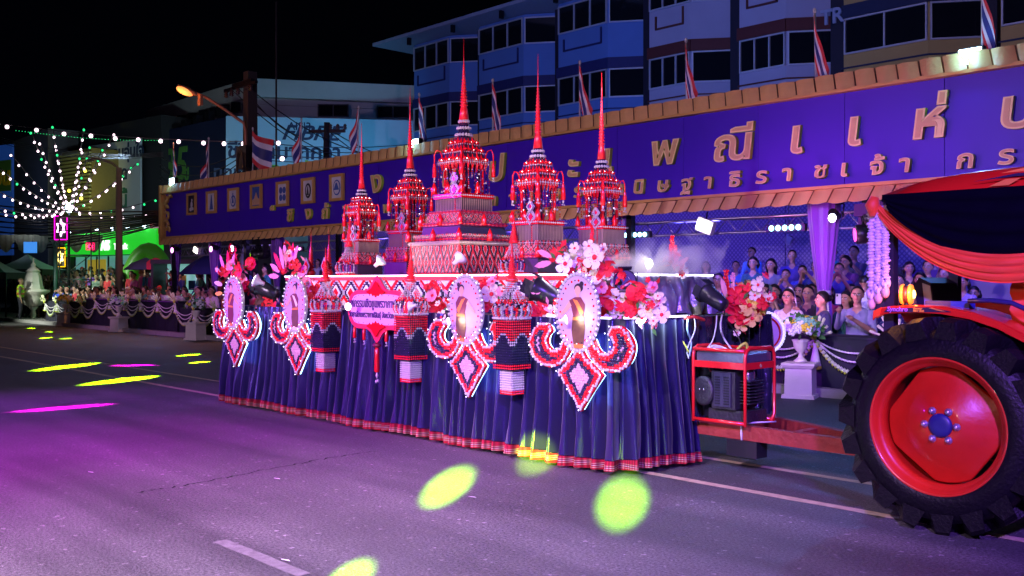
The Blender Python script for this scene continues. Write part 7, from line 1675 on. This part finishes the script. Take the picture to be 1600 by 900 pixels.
def hoopx(x): c = .07; return [(x,gy0,0.0),(x,gy0,gh-c),(x,gy0+c*.3,gh-c*.3),(x,gy0+c,gh),(x,gy1-c,gh),(x,gy1-c*.3,gh-c*.3),(x,gy1,gh-c),(x,gy1,c),(x,gy1-c,0.0)]
for x in (gx0, gx1): MB().tube(hoopx(x), .017, 8).build('frame_hoop', RT, gen)
for y in (gy0, gy1):
    MB().tube([(gx0,y,gh-.02),(gx1,y,gh-.02)], .016, 8).build('top_rail', RT, gen); MB().tube([(gx0,y,.02),(gx1,y,.02)], .016, 8).build('bottom_rail', RT, gen)
MB().box(gx0,gx1,gy0-.008,gy0+.004,gh-.17,gh-.115).build('side_rail', RT, gen); MB().box(gx1-.004,gx1+.008,gy0,gy1,gh-.17,gh-.115).build('side_rail', RT, gen)
MB().prism([(gx0+.03,gh-.13),(gx1-.03,gh-.13),(gx1-.02,gh-.11),(gx1-.02,gh-.05),(gx1-.06,gh-.03),(gx0+.06,gh-.03),(gx0+.02,gh-.05),(gx0+.02,gh-.11)], gy0+.03, gy1-.03).build('fuel_tank', mat('steel_tank', (.25,.25,.3), .3, .7, var=.2, bump=.2), gen)
EN = mat('engine_casting', (.045,.045,.055), .4, .5, var=.3, scale=20, bump=.4, bscale=50)
MB().box(-.12,.16,gy0+.05,gy1-.08,.12,.43).build('engine_block', EN, gen)
rc_ = MB().lathe([(.02,-.02),(.12,-.01),(.125,.05),(.10,.06)], 24).build('recoil_cover', EN, gen, (-.2,gy0+.06,.26)); rc_.rotation_euler = (R(90),0,0)
gl_ = MB().box(-.08,.12,gy0+.028,gy0+.048,.14,.42)
gl_.build('shroud', mat('shroud_blue_grey', (.05,.05,.08), .4, .2), gen)
for i in range(11):
    MB().box(-.065,-.005,gy0+.022,gy0+.029,.16+.022*i,.170+.022*i).build('vent_slot', BLK, gen); MB().box(.04,.105,gy0+.022,gy0+.029,.16+.022*i,.170+.022*i).build('vent_slot', BLK, gen)
cap_ = MB().lathe([(.02,.03),(.05,.025),(.065,.01),(.07,-.01)], 18).build('air_filter_cap', mat('chrome_cap', (.6,.6,.65), .2, .9), gen, (gx1-.07,-.06,.40)); cap_.rotation_euler = (0,R(90),0)
fins = MB()
for i in range(8): fins.box(.165,.29,-.14,.12,.17+.026*i,.178+.026*i)
fins.build('cooling_fins', EN, gen)['kind'] = 'stuff'
MB().tube([(.2,.0,.40),(.24,-.02,.47),(.26,-.05,.49),(.3,-.1,.46)], .012, 6).build('fuel_hose', BLK, gen); MB().tube([(-.15,gy0+.08,.42),(-.17,gy0+.06,.50),(-.12,gy0+.04,.52)], .014, 6).build('lift_handle', mat('dull_red', (.15,.03,.03)), gen)
MB().box(-.2,.26,-.15,.2,.02,.11).build('crankcase', EN, gen)
for k in range(2): MB().lathe([(.006,0),(.012,.004),(.008,.01)], 8).build('bolt', mat('chrome_cap', (.6,.6,.65)), gen, (-.23+.05*k,gy0+.0,.27)).rotation_euler = (R(90),0,0)
MB().prism([(gx1+.009,0)]*3 if False else [(-.02,gh-.15),(.0,gh-.13),(.02,gh-.15),(.0,gh-.162)], gx1+.009, gx1+.013, axis='x').build('diamond_badge', mat('badge_yellow', (.5,.4,.2), .4), gen)
# ================================================================ TRACTOR
TR_ = mat('tractor_red_paint', (.68,.022,.010), .28, var=.16, scale=4, bump=.06, bscale=30, coat=.7)
RUB = mat('tyre_rubber', (.004,.004,.005), .42, var=.6, scale=7, bump=.35, bscale=45, spec=.22)
RIM = mat('rim_red_paint', (.55,.020,.006), .36, var=.22, scale=6, bump=.08, bscale=30, coat=.5)
NAVY = mat('navy_black_satin', (.0015,.0015,.005), .95, var=.2, spec=.03)
CX, CY, CZ = -2.79, 6.36, .700
tc_ = thing('tractor', 'red farm tractor with draped canopy, seen from its big rear wheel', 'tractor', (CX, 7.1, 0))
def rt(x, y, z): return (x-CX, y-7.1, z)
def rear_wheel(y0, side):
    """side -1: outer face looks to -y"""
    w_ = bpy.data.objects.new('rear_wheel', None); COL.objects.link(w_); w_.parent = tc_; w_.location = rt(CX, y0, CZ)
    W = .40; Rt = .635; S = side
    prof = [(.435,.02),(.45,.0),(.50,.005),(.56,.02),(.605,.05),(.63,.10),(.637,.20),(.63,.30),(.605,.35),(.56,.38),(.50,.395),(.45,.40),(.435,.38)]
    tb = MB(); n = 72; V = [(r*math.cos(6.2832*j/n), -S*d if False else d, r*math.sin(6.2832*j/n)) for r, d in prof for j in range(n)]
    tb.add(V, [(i*n+j, i*n+(j+1) % n, (i+1)*n+(j+1) % n, (i+1)*n+j) for i in range(len(prof)-1) for j in range(n)], 0, True); tb.build('tyre', RUB, w_)
    lug = MB(); L_ = []
    # one lug: a curved bar from the shoulder to past the centre line
    def lugpts(sgn):
        P = []
        for k in range(6):
            u = k/5; d = (.015+.225*u) if sgn > 0 else (.385-.225*u); a = -.27*u+.03*math.sin(u*3)
            rb_ = .585+.045*min(1, u*3); rt_ = .703 if u > .12 else .675
            hw = .056-.010*u; P.append((d, a, rb_, rt_, hw))
        return P
    for sgn in (1, -1):
        mb = MB(); V = []
        for d, a, rb_, rt_, hw in lugpts(sgn):
            for r, q in ((rb_-.02,-1.35),(rt_,-.8),(rt_,.8),(rb_-.02,1.35)): an = a+q*hw/r; V.append((r*math.cos(an), d, r*math.sin(an)))
        k = 6; F = [(i*4+j, i*4+(j+1) % 4, (i+1)*4+(j+1) % 4, (i+1)*4+j) for i in range(k-1) for j in range(4)]+[(0,3,2,1),(20,21,22,23)]
        mb.add(V, F); me = mb.mesh('lug', RUB)
        N_ = 19
        for i in range(N_):
            o = link('lug', me, w_); o.rotation_euler = (0, -(6.2832*(i+(.5 if sgn < 0 else 0))/N_+.15), 0)
    # sidewall ribs of the shoulder
    rim = MB(); prof = [(.40,.075),(.425,.035),(.440,.012),(.447,.006),(.447,.025),(.425,.07),(.415,.12),(.39,.18),(.385,.24),(.41,.30),(.425,.37),(.445,.39)]
    prof2 = [(.447,.006),(.440,.003),(.430,.008),(.415,.045),(.40,.060),(.385,.07),(.381,.11),(.390,.16),(.390,.25),(.40,.33),(.43,.385),(.445,.39)]
    V = [(r*math.cos(6.2832*j/64), d, r*math.sin(6.2832*j/64)) for r, d in prof2 for j in range(64)]
    rim.add(V, [(i*64+j, i*64+(j+1) % 64, (i+1)*64+(j+1) % 64, (i+1)*64+j) for i in range(len(prof2)-1) for j in range(64)], 0, True); rim.build('rim', RIM, w_)
    dk = 0 if S < 0 else 0
    # disc: a rounded hexagon-ish plate whose straight edges leave gaps at the rim
    hexa = []
    for k in range(72):
        a = 6.28319*k/72; da = ((a-R(53)+math.pi/4) % (math.pi/2))-math.pi/4; r_ = min(.378, .338/math.cos(da)); hexa.append((r_*math.cos(a), r_*math.sin(a)))
    dm_ = MB(); n = len(hexa); rings = [(1,.150),(.97,.142),(.72,.138),(.66,.112),(.40,.098),(.36,.085),(.24,.083)]; V = []
    for s, d in rings:
        for k, (x, z) in enumerate(hexa):
            if s < .8: a = math.atan2(z, x); x, z = .375*math.cos(a), .375*math.sin(a)
            V.append((x*s, d, z*s))
    F = [(i*n+j, i*n+(j+1) % n, (i+1)*n+(j+1) % n, (i+1)*n+j) for i in range(len(rings)-1) for j in range(n)]+[tuple((len(rings)-1)*n+j for j in range(n))]
    V += [(x, .17, z) for x, z in hexa]; m0 = len(rings)*n; F += [(j, m0+j, m0+(j+1) % n, (j+1) % n) for j in range(n)]+[tuple(m0+j for j in range(n))[::-1]]
    dm_.add(V, F, 0, True); dd_ = dm_.build('wheel_disc', RIM, w_)
    for k in range(6):
        a = R(60*k+0); MB().lathe([(.009,0),(.011,.002)], 8).build('bolt_hole', BLK, w_, (.255*math.cos(a+.5), .1345, .255*math.sin(a+.5))).rotation_euler = (R(90),0,0)
        MB().lathe([(.026,0),(.026,.006),(.016,.008),(.016,.022),(.010,.028)], 8).build('wheel_nut', mat('nut_zinc', (.6,.55,.65), .3, .8), w_, (.105*math.cos(a), .083, .105*math.sin(a))).rotation_euler = (R(90),0,0)
    MB().lathe([(.078,-.01),(.078,.01),(.065,.02),(.03,.025),(.01,.022)], 24).build('hub', mat('hub_blue', (.015,.02,.12), .4), w_, (0,.083,0)).rotation_euler = (R(90),0,0)
    if S > 0: w_.scale = (1,-1,1); w_.location = rt(CX, y0, CZ)
    return w_
rear_wheel(CY-.04, -1); rear_wheel(8.05, 1)
# fender: red shell over the wheel with a lip, inner side plate behind
FP_ = [(-3.27,1.415),(-3.23,1.452),(-3.15,1.465),(-2.98,1.475),(-2.80,1.470),(-2.62,1.440),(-2.45,1.385),(-2.30,1.31),(-2.16,1.20),(-2.06,1.06),(-2.0,.90)]
def fender(y0, y1, out):
    mb = MB(); n = len(FP_); V = []
    for x, z in FP_: V.append(rt(x, y0, z-.05)); V.append(rt(x, y0, z-.008)); V.append(rt(x, y0+.02*(1 if y1 > y0 else -1), z)); V.append(rt(x, y1, z)); V.append(rt(x, y1, z-.015)); V.append(rt(x, y0+.03*(1 if y1 > y0 else -1), z-.015)); V.append(rt(x, y0+.008*(1 if y1 > y0 else -1), z-.05))
    k = 7; F = [(i*k+j, i*k+(j+1) % k, (i+1)*k+(j+1) % k, (i+1)*k+j) for i in range(n-1) for j in range(k)]+[tuple(range(k))[::-1], tuple((n-1)*k+j for j in range(k))]
    mb.add(V, F, 0, False); f_ = mb.build('fender', TR_, tc_)
    MB().prism([(p[0]-CX, p[1]-.016) for p in FP_]+[(-2.15-CX,.8),(-2.5-CX,.9),(-2.5-CX,1.2),(-2.9-CX,1.30),(-3.2-CX,1.30)], y1-7.1-.01, y1-7.1+.01).build('fender_side_plate', TR_, f_)
    return f_
fe = fender(6.44, 6.86, -1); fender(7.98, 7.56, 1)
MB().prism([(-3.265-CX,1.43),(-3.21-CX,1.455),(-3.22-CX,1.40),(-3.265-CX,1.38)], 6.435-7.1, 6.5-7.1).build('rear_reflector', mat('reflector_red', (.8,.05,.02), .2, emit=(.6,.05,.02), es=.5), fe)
# decal strip on the fender's outer lip
def decal(body, x, z, size, m, sx=1, y=6.432): text(body, (x-CX, y-7.1, z), size, fe, [m], .0015, .001, .15, sx=sx)
for i in range(0): pass
MB().prism([(-3.19-CX,1.423),(-3.165-CX,1.452),(-2.88-CX,1.462),(-2.74-CX,1.437),(-2.74-CX,1.432),(-2.85-CX,1.430)], 6.437-7.1, 6.4395-7.1).build('decal_ground', mat('decal_dark', (.02,.01,.04), .4), fe)
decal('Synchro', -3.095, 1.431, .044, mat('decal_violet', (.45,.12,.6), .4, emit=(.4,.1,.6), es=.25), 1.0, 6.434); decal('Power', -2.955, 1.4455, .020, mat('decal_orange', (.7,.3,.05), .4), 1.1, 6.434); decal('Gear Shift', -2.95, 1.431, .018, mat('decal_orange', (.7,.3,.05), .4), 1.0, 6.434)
MB().prism([(-2.885-CX,1.457),(-2.80-CX,1.437),(-2.77-CX,1.437),(-2.86-CX,1.459)], 6.434-7.1, 6.436-7.1).build('decal_stripe', mat('decal_orange', (.7,.3,.05), .4), fe)
# beacon lamp on the fender corner
bc = bpy.data.objects.new('beacon_lamp', None); COL.objects.link(bc); bc.parent = tc_; bc.location = rt(-3.07, 6.52, 1.545)
AMB = mat('amber_lens', (1,.4,.05), .25, emit=(1,.20,.01), es=2.0); AMB2 = mat('amber_glow', (1,.8,.2), .25, emit=(1,.62,.12), es=7)
MB().lathe([(.062,-.018),(.058,.018)], 24).build('lamp_band', mat('lamp_band_brown', (.12,.04,.02), .4), bc).rotation_euler = (R(90),0,R(104))
for s in (-1, 1):
    o = MB().lathe([(.066,.016),(.070,.022),(.062,.038),(.03,.044)], 24).build('amber_lens', AMB, bc); o.rotation_euler = (R(90)+(0 if s > 0 else R(180)),0,R(104))
MB().ell((.050,.0,0), .012,.018,.03, 8, 6).build('filament_glow', AMB2, bc)
MB().tube([(0,0,-.06),(0,0,-.08)], .02, 8).build('lamp_stem', BLK, bc)
point('beacon_light', (-3.02, 6.40, 1.56), 3.0, (1,.4,.08), .05)
# body: gearbox, axle, bonnet running on out of the frame, floor, seat, controls, canopy
MB().box(-.55,.95,-.28,.28,.45,1.0).build('gearbox', mat('gearbox_dark', (.03,.03,.05), .5, .3), tc_)
ax = MB().tube([(0,-.55,CZ),(0,.8,CZ)], .10, 14).build('rear_axle', mat('gearbox_dark', (.03,.03,.05), .5, .3), tc_)
MB().box(-.75,-.5,-.06,.06,.38,.5).build('hitch', BLKM, tc_)
for k_, P_ in enumerate(([(-.5,-.2,1.0),(-.66,-.24,.86),(-.7,-.2,.62),(-.6,-.12,.5)], [(-.5,.1,1.0),(-.62,.05,.8),(-.72,0,.6)], [(-.45,-.42,1.3),(-.56,-.46,1.2),(-.58,-.4,1.02),(-.5,-.28,.95)])): MB().tube(P_, .012, 6).build('hydraulic_hose', BLK, tc_)
for s_ in (-1, 1): MB().tube([(-.3,s_*.24,.55),(-.72,s_*.22,.50)], .018, 6).build('lift_arm', BLKM, tc_)
MB().prism([(1.15,.75),(2.6,.75),(2.65,1.15),(2.5,1.32),(1.15,1.45)], -.32, .32).build('bonnet', TR_, tc_)
MB().box(.95,1.2,-.4,.4,.6,1.3).build('firewall', mat('blue_grey_panel', (.03,.04,.12), .5), tc_)
for s in (-1, 1):
    fw = MB().lathe([(.2,-.12),(.40,-.11),(.43,-.05),(.43,.05),(.40,.11),(.2,.12)], 28).build('front_wheel', RUB, tc_, (2.2, s*.62, .43)); fw.rotation_euler = (R(90),0,0)
MB().tube([(2.2,-.55,.43),(2.2,.55,.43)], .06, 8).build('front_axle', BLKM, tc_)
seat = MB().prism([(-.32,1.20),(.12,1.20),(.14,1.27),(-.22,1.30),(-.28,1.62),(-.36,1.66),(-.40,1.60)], -.22, .22).build('seat', mat('seat_black', (.015,.015,.03), .4), tc_)
MB().prism([(-.30,1.30),(-.24,1.31),(-.28,1.60),(-.335,1.62)], -.225, -.2205).build('seat_piping', mat('seat_piping', (.5,.55,.6), .4), seat)
MB().tube([(.62,0,1.15),(.50,0,1.50)], .022, 8).build('steering_column', BLK, tc_)
stw = MB(); stw.tube([(.19*math.cos(a*.3307), .19*math.sin(a*.3307), 0) for a in range(20)], .014, 6); stw.tube([(-.19,0,0),(.19,0,0)], .01, 5).tube([(0,-.19,0),(0,.19,0)], .01, 5)
o = stw.build('steering_wheel', BLK, tc_, (.49,0,1.52)); o.rotation_euler = (0,R(-25),0)
MB().box(-.20,.02,-.48,-.36,1.47,1.50).box(-.17,-.02,-.46,-.38,1.40,1.47).build('lever_box', mat('lever_grey', (.08,.05,.12), .4), tc_)
MB().box(-.02,.10,-.50,-.40,1.40,1.50).build('control_panel', mat('control_blue', (.03,.06,.35), .4), tc_)
P = [(.10,1.485),(.24,1.49),(.37,1.475),(.47,1.43),(.55,1.35),(.58,1.22)]
MB().tube([(x+.02, -.56, z+.02) for x, z in P], .016, 8).build('grab_rail', mat('rail_dark_blue', (.02,.02,.10), .35), tc_)
for (x, y) in ((-.42,-.52),(-.42,.52),(1.0,-.5),(1.0,.5)): MB().box(x-.035,x+.035,y-.035,y+.035,1.0 if x > 0 else 1.2,2.20).build('canopy_post', mat('post_black_violet', (.02,.015,.04), .4), tc_)
# canopy roof: flattened shell
mb = MB(); nu, nv = 22, 12; V = []
rx0, rx1, ry0, ry1 = -3.22, -1.35, 6.50, 7.70
for j in range(nv+1):
    v = j/nv*2-1
    for i in range(nu+1):
        u = i/nu*2-1; hgt = .155*(max(0, 1-abs(u)**2.6))**.55*(max(0, 1-abs(v)**4))**.5; V.append(rt((rx0+rx1)/2+u*(rx1-rx0)/2, (ry0+ry1)/2+v*(ry1-ry0)/2, 2.225+hgt))
base = len(V); mb.add(V, [(j*(nu+1)+i, j*(nu+1)+i+1, (j+1)*(nu+1)+i+1, (j+1)*(nu+1)+i) for j in range(nv) for i in range(nu)], 0, True)
rf_ = mb.build('canopy_roof', TR_, tc_, flip=False)
MB().box(rx0-CX-.01, rx1-CX+.01, ry0-7.1-.01, ry1-7.1+.01, 2.19, 2.224).build('canopy_rim', NAVY, tc_)
# decal swoosh on the roof's near flank
def roofz(x): u = (x-(rx0+rx1)/2)/((rx1-rx0)/2); return u
for P, m_ in (([(-2.62,2.268),(-2.35,2.285),(-2.0,2.275),(-1.8,2.25),(-1.8,2.262),(-2.0,2.295),(-2.35,2.303)], mat('decal_dark', (.02,.01,.04))), ([(-2.52,2.232),(-2.40,2.232),(-2.33,2.272),(-2.42,2.270)], mat('decal_roof_orange', (.75,.25,.04), .4)), ([(-2.45,2.31),(-2.3,2.312),(-2.1,2.345),(-2.2,2.35)], mat('decal_roof_orange', (.75,.25,.04), .4))):
    MB().prism([(x-CX, z) for x, z in P], ry0-7.1-.014, ry0-7.1-.011).build('roof_decal', m_, rf_)
# drapes: black swag and orange swag hung from the canopy rim
def drape(name, x0, x1, topz, z_in, z_out, y, m, seed, folds=5, thick=.10, lab=None):
    """cloth swag: upper edge sags from z at the ends to z_in in the middle, lower edge to z_out"""
    nu, nv = 60, 14; V = []
    for j in range(nv+1):
        v = j/nv
        for i in range(nu+1):
            u = i/nu; sag = (4*u*(1-u))**.85; zt = topz-z_in*sag; zb = topz-.02-z_out*sag-.05*(1-sag)
            z = zt+(zb-zt)*v; x = x0+(x1-x0)*u
            yy = y-thick*.5*sag*math.sin(math.pi*(.15+.85*v))-.014*math.sin(v*folds*6.283+math.sin(u*4+seed)*.8)*(.35+sag)+.006*math.sin(u*40+v*9)
            V.append(rt(x, yy, z))
    return MB().add(V, [(j*(nu+1)+i, j*(nu+1)+i+1, (j+1)*(nu+1)+i+1, (j+1)*(nu+1)+i) for j in range(nv) for i in range(nu)], 0, True)
t_or = drape('o', -3.27, -1.55, 2.20, .36, .56, 6.47, ORANGE, 1)
oo = t_or.build('orange_drape', ORANGE, None, (CX,7.1,0), flip=False); tag(oo, 'orange red cloth swag hanging from the tractor canopy', 'drape')
t_bl = drape('b', -3.17, -1.60, 2.205, .0, .41, 6.425, NAVY, 2, 4, .06); oo = t_bl.build('black_drape', NAVY, None, (CX,7.1,0), flip=False); tag(oo, 'black cloth swag hanging over the orange one on the tractor canopy', 'drape')
# drape knot at the corner and the falling tail
mb = MB(); mb.tube([rt(-3.27,6.47,2.21),rt(-3.285,6.46,2.15),rt(-3.28,6.455,2.08)], [.03,.05,.02], 10); mb.build('orange_drape_tail', ORANGE, oo, (-oo.location.x+CX if False else 0,0,0), flip=True)
# orange cloth further in, beside the bonnet
V = []
for j in range(13):
    for i in range(25): u = i/24; v = j/12; V.append((.33+1.1*u, -.42+.025*math.sin(v*22+u*3)+.02*math.sin(u*17), 1.66-.42*v-.03*math.sin(u*3)))
o = MB().add(V, [(j*25+i, j*25+i+1, (j+1)*25+i+1, (j+1)*25+i) for j in range(12) for i in range(24)], 0, True).build('orange_side_cloth', ORANGE, None, (CX,7.1,0), flip=False); tag(o, 'crumpled orange cloth hung beside the tractor grab rail', 'cloth')
# white flower garlands hanging from the canopy corner
for k, dx in enumerate((0, .05, .10)):
    mb = MB(); L_ = .56-.04*k
    for i in range(26): u = i/25; mb.ell((.006*math.sin(i*2.1), .006*math.cos(i*1.7), -L_*u), .029+.006*(i % 2), .029, .015, 7, 4)
    for i in range(10): a = i*.63; mb.ell((.022*math.cos(a), .022*math.sin(a), -L_-.03-.012*(i % 3)), .016,.016,.028, 6, 4, 0)
    mb.ell((0,0,-L_-.10), .030,.03,.045, 8, 6, 1)
    o = mb.build('flower_garland', [mat('garland_violet_white', (.72,.62,.8), .6, var=.1, scale=30), mat('garland_tip_peach', (.75,.5,.45), .6)], None, (-3.31+dx, 6.50, 2.14)); tag(o, ['white flower garland hanging leftmost from the tractor canopy corner','middle white flower garland on the canopy corner','white flower garland closest to the canopy post'][k], 'garland', 'garlands on the canopy corner')
